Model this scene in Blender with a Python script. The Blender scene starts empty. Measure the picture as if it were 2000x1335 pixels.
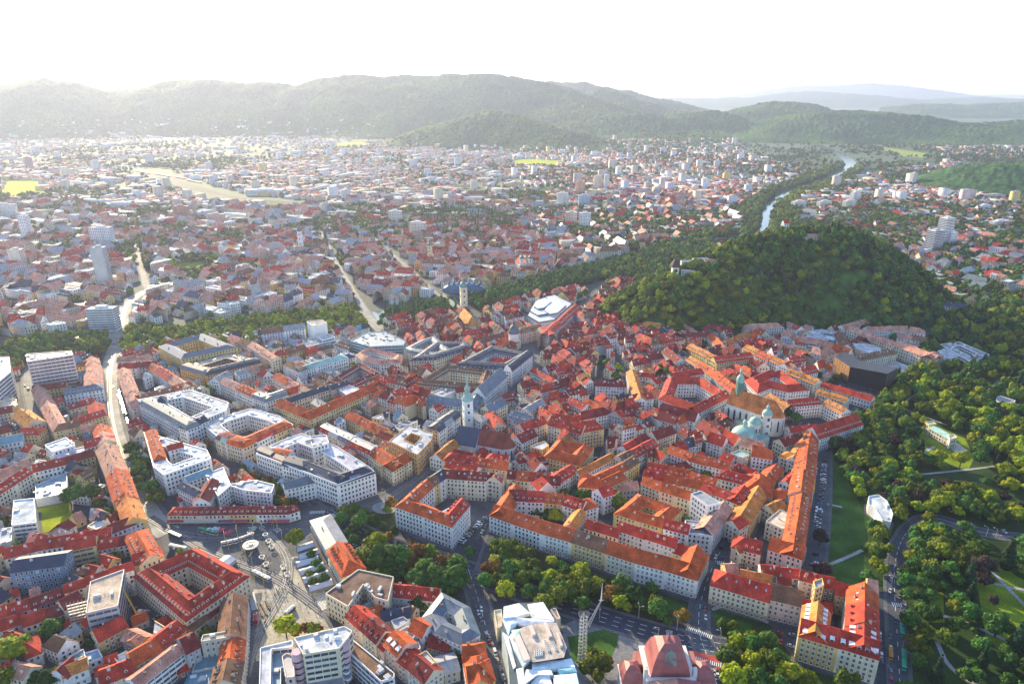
import bpy, math, random
import numpy as np
from mathutils import Vector, Matrix
random.seed(7); np.random.seed(7)
R = random.random
S = bpy.context.scene
COL = S.collection
# ---------------------------------------------------------------- camera
CAM_H = 300.0
F_PX = 1333.0
HOR = 178.0                                  # row of the horizon in the 2000 x 1335 photograph
TILT = math.atan((667.5 - HOR) / F_PX)
cam_d = bpy.data.cameras.new('camera'); cam = bpy.data.objects.new('camera', cam_d); COL.objects.link(cam)
cam.location = (0, 0, CAM_H); cam.rotation_euler = (math.pi / 2 - TILT, 0, 0)
cam_d.sensor_width = 36; cam_d.lens = 36 * F_PX / 2000; cam_d.clip_start = 1; cam_d.clip_end = 90000
S.camera = cam
# ---------------------------------------------------------------- light
HAZE, HAZE_G = 0.58e-4, .45
SUN_EL, SUN_AZ = 20.0, -31.0                 # azimuth measured from the view direction (+Y), negative to the left
se, sa = math.radians(SUN_EL), math.radians(SUN_AZ)
SUN = Vector((math.sin(sa) * math.cos(se), math.cos(sa) * math.cos(se), math.sin(se)))
w = bpy.data.worlds.new('World'); S.world = w; w.use_nodes = True
nt = w.node_tree; bg = nt.nodes['Background']
sky = nt.nodes.new('ShaderNodeTexSky'); sky.sky_type = 'NISHITA'; sky.sun_disc = False
sky.sun_elevation = se; sky.sun_rotation = sa; sky.altitude = 300
sky.air_density = 1.0; sky.dust_density = 0.5; sky.ozone_density = 2.0
nt.links.new(sky.outputs[0], bg.inputs[0]); bg.inputs[1].default_value = 0.15
sl = bpy.data.lights.new('sun', 'SUN'); so = bpy.data.objects.new('sun', sl); COL.objects.link(so)
sl.energy = 5.0; sl.angle = math.radians(0.6); sl.color = (1.0, 0.83, 0.52)
so.rotation_euler = (-SUN).to_track_quat('-Z', 'Y').to_euler()
S.view_settings.view_transform = 'Standard'; S.view_settings.look = 'None'
S.view_settings.gamma = 1; S.view_settings.use_curve_mapping = False
S.view_settings.exposure = 1.3
S.render.engine = 'CYCLES'
S.cycles.max_bounces = 5; S.cycles.diffuse_bounces = 2; S.cycles.glossy_bounces = 2
S.cycles.transmission_bounces = 2; S.cycles.volume_bounces = 1; S.cycles.transparent_max_bounces = 4
S.cycles.use_denoising = True
S.cycles.use_adaptive_sampling = True; S.cycles.adaptive_threshold = 0.02
S.cycles.caustics_reflective = False; S.cycles.caustics_refractive = False
CT, ST = math.cos(TILT), math.sin(TILT)
def P(x, y, z=0.0):
    """Place on the level z that the photograph shows at pixel (x, y)."""
    dx = (x - 1000) / F_PX; dy = (667.5 - y) / F_PX
    Y = CT + dy * ST; Z = -ST + dy * CT
    k = (z - CAM_H) / Z
    return (dx * k, Y * k)
def PD(x, y, D):
    """Point on the sight line through pixel (x, y) at forward distance D."""
    dx = (x - 1000) / F_PX; dy = (667.5 - y) / F_PX
    Y = CT + dy * ST; Z = -ST + dy * CT
    k = D / Y
    return (dx * k, D, CAM_H + Z * k)
def px_of(x, y, z=0.0):
    """Pixel of a world point (for ordering by size and for finding what stands left of what)."""
    dz = z - CAM_H
    d = y * CT - dz * ST; u = y * ST + dz * CT
    if d < 1: return (-9999, 9999, 1)
    return (1000 + F_PX * x / d, 667.5 - F_PX * u / d, d)
CROP = dict(A=(0,935,.2996),B=(500,935,.2996),C=(1000,935,.2996),D=(1500,935,.2996),
            E=(0,600,.26963),F=(400,600,.26963),G=(800,600,.26963),K=(1200,600,.26963),L=(1550,600,.26963),
            M=(0,370,.25),N=(500,370,.25),O=(1000,370,.25),Q=(1500,370,.25),
            J=(300,1000,.2247),T=(480,1180,.15),U=(950,1150,.1386),V=(1180,1180,.14),W=(1380,1080,.19105),
            X=(1740,760,.1498),Y=(0,120,.5),Z=(1000,120,.5),I=(0,0,1))
def cp(c, x, y):
    a = CROP[c]; return (a[0] + x * a[2], a[1] + y * a[2])
# ---------------------------------------------------------------- materials
MATS = {}
def new_mat(name):
    m = bpy.data.materials.new(name); m.use_nodes = True; MATS[name] = m
    return m, m.node_tree, m.node_tree.nodes['Principled BSDF']
def node(t, kind, **kw):
    n = t.nodes.new(kind)
    for k, v in kw.items():
        if k.startswith('i_'):
            n.inputs[int(k[2:])].default_value = v
        else: setattr(n, k, v)
    return n
def tint_mat(name, rough=.85, n1=(.3, .25), n2=(3., .15), spec=.25, metallic=0., base=None, bump=0., stretch=None, obj_var=0.):
    """Base colour = the tint stored on the faces, times two layers of noise (large stains, small grain)."""
    m, t, b = new_mat(name)
    L = t.links.new
    if base is None:
        at = node(t, 'ShaderNodeAttribute', attribute_name='tint'); col = at.outputs['Color']
    else:
        rgb = node(t, 'ShaderNodeRGB'); rgb.outputs[0].default_value = (*base, 1); col = rgb.outputs[0]
    tc = node(t, 'ShaderNodeNewGeometry')
    pos = tc.outputs['Position']
    if stretch:
        mp = node(t, 'ShaderNodeMapping'); mp.inputs['Scale'].default_value = stretch; L(pos, mp.inputs[0]); pos = mp.outputs[0]
    for sc, amp in (n1, n2):
        if amp <= 0: continue
        nz = node(t, 'ShaderNodeTexNoise'); nz.inputs['Scale'].default_value = sc; nz.inputs['Detail'].default_value = 3
        L(pos, nz.inputs['Vector'])
        mr = node(t, 'ShaderNodeMapRange'); mr.inputs[1].default_value = .3; mr.inputs[2].default_value = .7
        mr.inputs[3].default_value = 1 - amp; mr.inputs[4].default_value = 1 + amp
        L(nz.outputs[0], mr.inputs[0])
        mx = node(t, 'ShaderNodeVectorMath', operation='SCALE'); L(col, mx.inputs[0]); L(mr.outputs[0], mx.inputs[3]); col = mx.outputs[0]
        last = nz
    L(col, b.inputs['Base Color'])
    b.inputs['Roughness'].default_value = rough; b.inputs['Specular IOR Level'].default_value = spec
    b.inputs['Metallic'].default_value = metallic
    if bump:
        bp = node(t, 'ShaderNodeBump'); bp.inputs['Strength'].default_value = bump; bp.inputs['Distance'].default_value = .2
        L(last.outputs[0], bp.inputs['Height']); L(bp.outputs[0], b.inputs['Normal'])
    return m
M_WALL = tint_mat('plaster', .9, (.12, .16), (1.5, .10), stretch=(1, 1, .35))
M_TILE = tint_mat('roof_tile', .8, (.17, .36), (1.3, .34), spec=.2, bump=.6)
M_METAL = tint_mat('sheet_metal', .5, (.2, .22), (1.2, .12), spec=.4, metallic=.0)
M_FLAT = tint_mat('flat_roof', .95, (.13, .38), (.8, .2), spec=.1)
M_GLASS = tint_mat('window_glass', .12, (.25, .5), (2., 0), spec=.6)
M_PAINT = tint_mat('paint', .5, (.3, .05), (2., .03), spec=.4)
M_CAR = tint_mat('car_paint', .25, (.3, .04), (2., .0), spec=.6)
M_STREET = tint_mat('asphalt', .85, (.07, .28), (.6, .24), spec=.25)
M_GRASS = tint_mat('lawn', .95, (.06, .38), (.9, .35), spec=.05)
M_BARK = tint_mat('bark', .95, (1., .2), (6., .2), base=(.09, .06, .04))
WHITE = (.8, .8, .8)
def c3(r, g, b): return (r, g, b)
def jit(c, a=.1, h=.04):
    k = 1 + (R() * 2 - 1) * a
    return tuple(max(.004, min(.9, v * k * (1 + (R() * 2 - 1) * h))) for v in c)
# ---------------------------------------------------------------- mesh builder
class MB:
    """Collects faces (with a material and a tint each) and links them as ONE mesh object."""
    def __init__(s): s.v = []; s.f = []; s.m = []; s.c = []
    def face(s, pts, mat, tint=WHITE):
        n = len(s.v); s.v.extend(pts); s.f.append(tuple(range(n, n + len(pts)))); s.m.append(mat); s.c.append(tint)
    def mesh(s, name):
        me = bpy.data.meshes.new(name)
        me.from_pydata(s.v, [], s.f)
        mats = []; idx = []
        for m in s.m:
            if m not in mats: mats.append(m)
            idx.append(mats.index(m))
        for m in mats: me.materials.append(m)
        me.polygons.foreach_set('material_index', idx)
        a = me.attributes.new('tint', 'FLOAT_COLOR', 'FACE')
        flat = []
        for c in s.c: flat.extend((c[0], c[1], c[2], 1.0))
        a.data.foreach_set('color', flat)
        return me
    def build(s, name, parent=None, **kw):
        if not s.f: return None
        o = bpy.data.objects.new(name, s.mesh(name)); COL.objects.link(o)
        if parent: o.parent = parent
        tag(o, **kw); return o
    # --- shapes
    def box(s, c, sz, mat, tint=WHITE, ang=0., bottom=False, top=None):
        cx, cy, z0 = c; hx, hy, h = sz[0] / 2, sz[1] / 2, sz[2]
        ca, sa_ = math.cos(ang), math.sin(ang)
        def q(x, y, z): return (cx + x * ca - y * sa_, cy + x * sa_ + y * ca, z0 + z)
        s.hexa([q(-hx, -hy, 0), q(hx, -hy, 0), q(hx, hy, 0), q(-hx, hy, 0)], [q(-hx, -hy, h), q(hx, -hy, h), q(hx, hy, h), q(-hx, hy, h)], mat, tint, bottom, top)
    def hexa(s, lo, hi, mat, tint=WHITE, bottom=False, top=None):
        n = len(lo)
        for i in range(n):
            j = (i + 1) % n; s.face([lo[i], lo[j], hi[j], hi[i]], mat, tint)
        s.face(list(hi), top[0] if top else mat, top[1] if top else tint)
        if bottom: s.face(list(reversed(lo)), mat, tint)
    def prism(s, poly, z0, z1, mat, tint=WHITE, top=None):
        s.hexa([(x, y, z0) for x, y in poly], [(x, y, z1) for x, y in poly], mat, tint, False, top)
    def beam(s, a, b, r, mat, tint=WHITE, n=4):
        a = Vector(a); b = Vector(b); d = (b - a)
        if d.length < 1e-6: return
        d.normalize(); u = d.orthogonal().normalized(); v = d.cross(u)
        r2 = r if not isinstance(r, tuple) else r[1]; r1 = r if not isinstance(r, tuple) else r[0]
        lo = [tuple(a + (u * math.cos(k * 2 * math.pi / n) + v * math.sin(k * 2 * math.pi / n)) * r1) for k in range(n)]
        hi = [tuple(b + (u * math.cos(k * 2 * math.pi / n) + v * math.sin(k * 2 * math.pi / n)) * r2) for k in range(n)]
        s.hexa(lo, hi, mat, tint, True)
    def lathe(s, c, prof, mat, tint=WHITE, n=16, tints=None, phase=0.):
        """prof: (radius, z) from the bottom up."""
        cx, cy, cz = c
        ring = lambda r, z: [(cx + r * math.cos(phase + k * 2 * math.pi / n), cy + r * math.sin(phase + k * 2 * math.pi / n), cz + z) for k in range(n)]
        for i in range(len(prof) - 1):
            a, b = ring(*prof[i]), ring(*prof[i + 1]); tt = tints[i] if tints else tint
            for k in range(n):
                j = (k + 1) % n
                if prof[i + 1][0] < .01: s.face([a[k], a[j], b[k]], mat, tt)
                elif prof[i][0] < .01: s.face([a[k], b[j], b[k]], mat, tt)
                else: s.face([a[k], a[j], b[j], b[k]], mat, tt)
def tag(o, label=None, cat=None, group=None, kind=None):
    if label: o['label'] = label
    if cat: o['category'] = cat
    if group: o['group'] = group
    if kind: o['kind'] = kind
    return o
def empty(name, loc, label=None, cat=None, group=None):
    o = bpy.data.objects.new(name, None); COL.objects.link(o); o.location = loc; o.empty_display_size = .5
    return tag(o, label, cat, group)
def put(name, mesh, parent=None, loc=(0, 0, 0), rz=0., sc=None, **kw):
    o = bpy.data.objects.new(name, mesh); COL.objects.link(o); o.location = loc; o.rotation_euler = (0, 0, rz)
    if sc: o.scale = sc
    if parent: o.parent = parent
    return tag(o, **kw)
def child_of(o, root):
    """Parent an object built in world coordinates under a root that stands elsewhere."""
    o.parent = root; o.matrix_parent_inverse = Matrix.Translation(-root.location) if root.rotation_euler[2] == 0 else root.matrix_basis.inverted()
    return o
def quick_mesh(name, verts, faces, mats, tint=None, midx=None, kw=None):
    """Large meshes straight from numpy arrays; faces an (n, k) array."""
    me = bpy.data.meshes.new(name); n, k = faces.shape
    me.vertices.add(len(verts)); me.vertices.foreach_set('co', np.ascontiguousarray(verts, dtype=np.float32).ravel())
    me.loops.add(n * k); me.loops.foreach_set('vertex_index', np.ascontiguousarray(faces, dtype=np.int32).ravel())
    me.polygons.add(n); me.polygons.foreach_set('loop_start', np.arange(0, n * k, k, dtype=np.int32))
    for m in mats: me.materials.append(m)
    if midx is not None: me.polygons.foreach_set('material_index', np.ascontiguousarray(midx, dtype=np.int32))
    if tint is not None:
        a = me.attributes.new('tint', 'FLOAT_COLOR', 'FACE')
        full = np.ones((n, 4), dtype=np.float32); full[:, :3] = tint; a.data.foreach_set('color', full.ravel())
    me.update(calc_edges=True)
    o = bpy.data.objects.new(name, me); COL.objects.link(o); tag(o, **(kw or {}))
    return o
def norm2(x, y):
    l = math.hypot(x, y) or 1; return x / l, y / l
def inpoly(x, y, poly):
    c = False; n = len(poly); j = n - 1
    for i in range(n):
        xi, yi = poly[i]; xj, yj = poly[j]
        if (yi > y) != (yj > y) and x < (xj - xi) * (y - yi) / (yj - yi) + xi: c = not c
        j = i
    return c
def inpoly_np(X, Y, poly):
    c = np.zeros(X.shape, bool); n = len(poly); j = n - 1
    for i in range(n):
        xi, yi = poly[i]; xj, yj = poly[j]
        if yi != yj:
            c ^= ((yi > Y) != (yj > Y)) & (X < (xj - xi) * (Y - yi) / (yj - yi) + xi)
        j = i
    return c
# ---------------------------------------------------------------- value noise on arrays
_perm = np.random.RandomState(3).rand(256, 256)
def vnoise(x, y):
    xi = np.floor(x).astype(int); yi = np.floor(y).astype(int); fx = x - xi; fy = y - yi
    fx = fx * fx * (3 - 2 * fx); fy = fy * fy * (3 - 2 * fy)
    g = lambda a, b: _perm[a & 255, b & 255]
    return (g(xi, yi) * (1 - fx) + g(xi + 1, yi) * fx) * (1 - fy) + (g(xi, yi + 1) * (1 - fx) + g(xi + 1, yi + 1) * fx) * fy
def fbm(x, y, o=4):
    s = 0; a = .5
    for k in range(o): s = s + a * vnoise(x * 2 ** k + 17 * k, y * 2 ** k + 31 * k); a *= .5
    return s
# ---------------------------------------------------------------- ground
m, t, b = new_mat('town_ground'); L = t.links.new
g = node(t, 'ShaderNodeNewGeometry')
n1 = node(t, 'ShaderNodeTexNoise'); n1.inputs['Scale'].default_value = .006; n1.inputs['Detail'].default_value = 6; n1.inputs['Roughness'].default_value = .65
n2 = node(t, 'ShaderNodeTexNoise'); n2.inputs['Scale'].default_value = .25; n2.inputs['Detail'].default_value = 4
n3 = node(t, 'ShaderNodeTexVoronoi'); n3.inputs['Scale'].default_value = .03
for n in (n1, n2, n3): L(g.outputs['Position'], n.inputs['Vector'])
cr = node(t, 'ShaderNodeValToRGB'); cr.color_ramp.elements[0].position = .34; cr.color_ramp.elements[1].position = .5
cr.color_ramp.elements[0].color = (.06, .068, .065, 1); cr.color_ramp.elements[1].color = (.045, .095, .028, 1)
L(n1.outputs[0], cr.inputs[0])
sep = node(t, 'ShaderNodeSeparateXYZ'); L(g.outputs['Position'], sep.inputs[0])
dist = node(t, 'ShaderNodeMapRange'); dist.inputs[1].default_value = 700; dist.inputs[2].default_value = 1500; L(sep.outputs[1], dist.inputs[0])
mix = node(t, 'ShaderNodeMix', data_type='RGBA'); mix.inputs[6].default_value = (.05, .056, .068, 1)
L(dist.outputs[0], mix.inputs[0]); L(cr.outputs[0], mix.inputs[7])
mr = node(t, 'ShaderNodeMapRange'); mr.inputs[1].default_value = .3; mr.inputs[2].default_value = .7; mr.inputs[3].default_value = .75; mr.inputs[4].default_value = 1.25
L(n2.outputs[0], mr.inputs[0])
sc_ = node(t, 'ShaderNodeVectorMath', operation='SCALE'); L(mix.outputs[2], sc_.inputs[0]); L(mr.outputs[0], sc_.inputs[3])
L(sc_.outputs[0], b.inputs['Base Color']); b.inputs['Roughness'].default_value = .9
mb = MB(); G = 60000
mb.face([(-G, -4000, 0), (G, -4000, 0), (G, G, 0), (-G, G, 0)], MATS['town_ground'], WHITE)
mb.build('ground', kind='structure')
# ---------------------------------------------------------------- forest colour for the hills
m, t, b = new_mat('hill_forest'); L = t.links.new
g = node(t, 'ShaderNodeNewGeometry')
n1 = node(t, 'ShaderNodeTexNoise'); n1.inputs['Scale'].default_value = .004; n1.inputs['Detail'].default_value = 5
n2 = node(t, 'ShaderNodeTexVoronoi'); n2.inputs['Scale'].default_value = .07
for n in (n1, n2): L(g.outputs['Position'], n.inputs['Vector'])
cr = node(t, 'ShaderNodeValToRGB'); e = cr.color_ramp.elements
e[0].position = .38; e[1].position = .62; e[0].color = (.028, .085, .026, 1); e[1].color = (.075, .15, .03, 1)
L(n1.outputs[0], cr.inputs[0])
mr = node(t, 'ShaderNodeMapRange'); mr.inputs[3].default_value = 1.6; mr.inputs[4].default_value = .3; L(n2.outputs[0], mr.inputs[0])
sc_ = node(t, 'ShaderNodeVectorMath', operation='SCALE'); L(cr.outputs[0], sc_.inputs[0]); L(mr.outputs[0], sc_.inputs[3])
L(sc_.outputs[0], b.inputs['Base Color']); b.inputs['Roughness'].default_value = .95; b.inputs['Specular IOR Level'].default_value = .05
def hill(name, ridges, y0, y1, a0, a1, nc, nr, amp=11., wl=17., spread=1.):
    """ridges: list of (points [(px, py, D)], width_front, power). The skyline pixels give height and place of the ridge."""
    ang = np.radians(np.linspace(a0, a1, nc)); rad = np.geomspace(y0, y1, nr)
    A, Rr = np.meshgrid(ang, rad); X = np.tan(A) * Rr; Yy = Rr
    Zt = np.full(X.shape, -30.)
    for pts, wd, pw in ridges:
        W3 = [PD(*q) for q in pts]
        for i in range(len(W3) - 1):
            ax, ay, az = W3[i]; bx, by, bz = W3[i + 1]
            dx, dy = bx - ax, by - ay; l2 = dx * dx + dy * dy
            tt = np.clip(((X - ax) * dx + (Yy - ay) * dy) / l2, 0, 1)
            d = np.hypot(X - ax - tt * dx, Yy - ay - tt * dy); zr = az + tt * (bz - az)
            wdt = wd * (.85 + .5 * fbm(X * .0011, Yy * .0011, 3))
            u = np.clip(d / wdt, 0, 1.3)
            z = zr * (1 - u ** pw * 1.0)
            Zt = np.maximum(Zt, np.where(u < 1.25, z, -30))
    gul = (fbm(X * .004, Yy * .004, 4) - .5)
    mask = np.clip(Zt / 60, 0, 1)
    Zt = Zt + gul * np.clip(Zt, 0, 200) * .35 * mask
    Zt = np.where(Zt > -5, Zt + mask * amp * (vnoise(X / wl, Yy / wl) * 1.3 + vnoise(X / wl * 2.3 + 9, Yy / wl * 2.3) * .7 - 1), Zt)
    Zt = np.maximum(Zt, -8)
    v = np.stack([X, Yy, Zt], -1).reshape(-1, 3)
    idx = np.arange(nc * nr).reshape(nr, nc)
    f = np.stack([idx[:-1, :-1], idx[:-1, 1:], idx[1:, 1:], idx[1:, :-1]], -1).reshape(-1, 4)
    keep = (Zt.reshape(-1)[f] > -7.9).any(1); f = f[keep]
    used = np.unique(f); mp = np.zeros(len(v), int); mp[used] = np.arange(len(used))
    return quick_mesh(name, v[used], mp[f], [MATS['hill_forest']], kw=dict(kind='structure')), (X, Yy, Zt)
# ridge lines read off the skyline, each at its own distance
big = [([(-260,215,5600),(-120,185,5600),(0,165,5600),(85,153,5600),(130,168,5600),(190,192,5700)], 950, 1.3),
       ([(190,190,5900),(260,172,5900),(330,157,5900),(440,156,5900),(520,158,5900),(575,162,5900),(620,152,5900),(700,146,5900),(780,145,5900),(850,147,5900),(930,143,5900),(1000,148,5900),(1050,156,5900),(1110,178,5700),(1180,210,5400),(1250,242,5100),(1310,264,4850)], 1000, 1.25),
       ([(900,232,4300),(950,212,4300),(1000,222,4250),(1060,250,4150),(1100,274,4000)], 430, 1.4)]
_o, HILLZ = hill('hill', big, 3200, 8000, -46, 17, 900, 330)
hill('hill', [([(1080,157,7600),(1150,163,7600),(1230,178,7600),(1300,196,7600),(1350,210,7600)], 900, 1.2),
              ([(1180,172,6600),(1240,196,6400),(1300,215,6200),(1350,222,6000)], 700, 1.2),
              ([(1340,218,5200),(1395,213,5200),(1430,230,5100),(1462,250,5000)], 450, 1.3)], 4300, 9500, -2, 22, 450, 230)
hill('hill', [([(1450,232,6000),(1500,200,6000),(1545,200,6000),(1600,218,5900)], 850, 1.3),
              ([(1540,240,5000),(1600,216,5000),(1660,213,5000),(1700,213,5000),(1760,222,4900),(1830,232,4800),(1900,240,4800),(2000,236,4800),(2120,230,4800)], 750, 1.3)],
     3600, 8000, 15, 46, 450, 200)
hill('hill', [([(1740,214,9500),(1800,204,9500),(1850,203,9500),(1900,208,9500),(1960,200,9500),(2050,196,9500),(2200,196,9500)], 1100, 1.3)], 7000, 12000, 27, 46, 260, 60, 12, 40)
hill('mountain', [([(1060,196,16000),(1250,190,16000),(1400,192,16000),(1520,188,16000),(1590,178,16000),(1640,182,16000),(1720,196,16000),(1830,198,16000),(1900,190,16000),(1960,192,16000),(2100,194,16000)], 2500, 1.3)], 12000, 20000, -5, 46, 300, 40, 12, 90)
hill('mountain', [([(1480,192,24000),(1560,184,24000),(1600,166,24000),(1640,172,24000),(1700,162,24000),(1740,172,24000),(1800,192,24000)], 3500, 1.3),
                  ([(-100,170,22000),(100,160,22000),(200,158,22000),(330,146,22000),(400,150,22000),(560,156,22000),(700,160,22000)], 3500, 1.3)], 17000, 30000, -45, 40, 400, 40, 12, 120)
# the wooded rise at the right edge of the valley town
hill('hill', [([(1880,340,2350),(1905,320,2300),(1960,318,2250),(2040,316,2200),(2150,312,2200)], 190, 1.4)], 1750, 2900, 26, 45, 300, 120, 6, 14)
# ---------------------------------------------------------------- building kit
ROOF = dict(r=((.42,.045,.026),'red'), o=((.49,.092,.027),'orange red'), d=((.21,.032,.028),'dark red'), b=((.20,.10,.06),'brown'),
            g=((.13,.16,.20),'slate grey'), k=((.035,.045,.08),'near black'), p=((.50,.24,.17),'pale pink'), t=((.30,.48,.43),'green copper'),
            w=((.52,.53,.57),'white flat'), y=((.52,.20,.05),'ochre'), s=((.28,.30,.33),'grey flat'), e=((.55,.45,.34),'beige flat'), u=((.17,.28,.36),'blue grey'), m=((.30,.30,.33),'grey sheet'), n=((.17,.11,.085),'brown flat'))  # ochre tile carries the sunlight on left-facing slopes in its colour
WALLC = dict(r=((.45,.14,.10),'red'), w=((.76,.75,.74),'white'), c=((.70,.62,.46),'cream'), y=((.68,.50,.20),'yellow'), p=((.70,.52,.46),'pink'), g=((.42,.43,.45),'grey'),
             b=((.12,.22,.34),'blue'), o=((.62,.36,.12),'ochre'), e=((.60,.53,.43),'beige'), t=((.38,.56,.54),'pale teal'), k=((.06,.065,.08),'black'), n=((.30,.22,.16),'brown'), s=((.6,.62,.66),'pale grey'))
ROOFMAT = {k: M_TILE for k in ROOF}
for k in 'wsen': ROOFMAT[k] = M_FLAT
for k in 'gktum': ROOFMAT[k] = M_METAL
DARKPANE = (.035, .045, .06)
OCC0 = (-1400., 150.); OCS = 2.0; OCC = np.zeros((1400, 1500), np.uint8)     # [ix, iy] over the near town
_ox = OCC0[0] + (np.arange(OCC.shape[0]) + .5) * OCS; _oy = OCC0[1] + (np.arange(OCC.shape[1]) + .5) * OCS
def occupy(poly, val=1):
    xs = [p[0] for p in poly]; ys = [p[1] for p in poly]
    i0 = max(0, int((min(xs) - OCC0[0]) / OCS)); i1 = min(OCC.shape[0], int((max(xs) - OCC0[0]) / OCS) + 1)
    j0 = max(0, int((min(ys) - OCC0[1]) / OCS)); j1 = min(OCC.shape[1], int((max(ys) - OCC0[1]) / OCS) + 1)
    if i1 <= i0 or j1 <= j0: return
    X, Yy = np.meshgrid(_ox[i0:i1], _oy[j0:j1], indexing='ij')
    OCC[i0:i1, j0:j1][inpoly_np(X, Yy, poly)] = val
def occ(x, y):
    i = int((x - OCC0[0]) / OCS); j = int((y - OCC0[1]) / OCS)
    if i < 0 or j < 0 or i >= OCC.shape[0] or j >= OCC.shape[1]: return 0
    return OCC[i, j]
def strip_poly(pts, wd):
    """Outline of a band of width wd along a line of world points."""
    l, r = [], []
    for i, p in enumerate(pts):
        a = pts[max(0, i - 1)]; b_ = pts[min(len(pts) - 1, i + 1)]
        dx, dy = norm2(b_[0] - a[0], b_[1] - a[1])
        l.append((p[0] - dy * wd / 2, p[1] + dx * wd / 2)); r.append((p[0] + dy * wd / 2, p[1] - dx * wd / 2))
    return l + r[::-1]
def faces_cam(mx, my, nx, ny, slack=.12):
    dx, dy = norm2(-mx, -my); return nx * dx + ny * dy > -slack
def lerp(a, b, t): return tuple(a[i] + (b[i] - a[i]) * t for i in range(len(a)))
# shared meshes for windows, dormers and chimneys that are parts of their own
def _win_mesh(name, w_, h_, frame, pane, arch=False):
    mb = MB(); hw = w_ / 2
    mb.hexa([(-hw - .22, .0, -.25), (hw + .22, .0, -.25), (hw + .22, .0, h_ + .22), (-hw - .22, .0, h_ + .22)],
            [(-hw - .22, -.14, -.25), (hw + .22, -.14, -.25), (hw + .22, -.14, h_ + .22), (-hw - .22, -.14, h_ + .22)], M_PAINT, frame)
    for x0, x1 in ((-hw, -.05), (.05, hw)):
        for z0, z1 in ((0, h_ * .62), (h_ * .66, h_)):
            mb.face([(x0, -.15, z0), (x1, -.15, z0), (x1, -.15, z1), (x0, -.15, z1)], M_GLASS, pane)
    mb.box((0, -.17, -.36), (w_ + .7, .36, .12), M_PAINT, frame)
    mb.box((0, -.17, h_ + .2), (w_ + .8, .34, .14), M_PAINT, frame)
    return mb.mesh(name)
WIN_MESH = [_win_mesh('window', 1.15, 1.9, (.72, .70, .66), DARKPANE), _win_mesh('window', 1.15, 1.9, (.74, .73, .72), (.06, .09, .13)),
            _win_mesh('window', 1.15, 1.9, (.70, .68, .62), (.42, .42, .40)), _win_mesh('window', 1.15, 1.75, (.66, .60, .50), DARKPANE)]
def _dormer_mesh(roof, front=(.72, .70, .67)):
    mb = MB()   # origin at the foot of the dormer front, +y runs into the roof
    mb.hexa([(-.8, 0, 0), (.8, 0, 0), (.8, 2.4, 0), (-.8, 2.4, 0)], [(-.8, 0, 1.5), (.8, 0, 1.5), (.8, 2.4, 1.5), (-.8, 2.4, 1.5)], M_PAINT, front)
    mb.face([(-.8, -.01, 1.5), (.8, -.01, 1.5), (0, -.01, 2.15)], M_PAINT, front)
    mb.face([(-1.0, -.2, 1.4), (0, -.2, 2.25), (0, 3.2, 2.25), (-1.0, 2.6, 1.4)], M_TILE, roof)
    mb.face([(1.0, -.2, 1.4), (1.0, 2.6, 1.4), (0, 3.2, 2.25), (0, -.2, 2.25)], M_TILE, roof)
    mb.face([(-.48, -.03, .35), (.48, -.03, .35), (.48, -.03, 1.4), (-.48, -.03, 1.4)], M_GLASS, DARKPANE)
    return mb.mesh('dormer')
DORM_MESH = {k: _dormer_mesh(ROOF[k][0]) for k in ROOF}
def _shed_mesh(front):
    mb = MB()
    mb.face([(-1.1, 0, 0), (1.1, 0, 0), (1.1, 0, 1.4), (-1.1, 0, 1.4)], M_PAINT, front)
    mb.face([(-1.2, -.2, 1.42), (1.2, -.2, 1.42), (1.2, 2.6, 2.2), (-1.2, 2.6, 2.2)], M_METAL, front)
    mb.face([(-1.1, 0, 0), (-1.1, 0, 1.4), (-1.1, 2.5, 2.1)], M_PAINT, front); mb.face([(1.1, 0, 0), (1.1, 2.5, 2.1), (1.1, 0, 1.4)], M_PAINT, front)
    mb.face([(-.85, -.02, .25), (.85, -.02, .25), (.85, -.02, 1.25), (-.85, -.02, 1.25)], M_GLASS, DARKPANE)
    return mb.mesh('dormer')
SHED_MESH = _shed_mesh((.76, .76, .78))
def _sky_mesh():
    mb = MB(); mb.hexa([(-.6, 0, 0), (.6, 0, 0), (.6, 1.5, 0), (-.6, 1.5, 0)], [(-.6, 0, .15), (.6, 0, .15), (.6, 1.5, .15), (-.6, 1.5, .15)], M_PAINT, (.66, .67, .7))
    mb.face([(-.45, .15, .16), (.45, .15, .16), (.45, 1.35, .16), (-.45, 1.35, .16)], M_GLASS, (.30, .38, .48)); return mb.mesh('skylight')
SKY_MESH = _sky_mesh()
def _chim_mesh(c):
    mb = MB(); mb.box((0, 0, -1.6), (1.5, .75, 3.2), M_WALL, c); mb.box((0, 0, 1.6), (1.75, 1.0, .22), M_WALL, (.30, .27, .25))
    for x in (-.4, .4): mb.lathe((x, 0, 1.8), [(.18, 0), (.15, .5)], M_WALL, (.32, .16, .1), 6)
    return mb.mesh('chimney')
CHIM_MESH = [_chim_mesh(c) for c in ((.55, .50, .44), (.34, .15, .10), (.66, .64, .60))]

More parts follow.
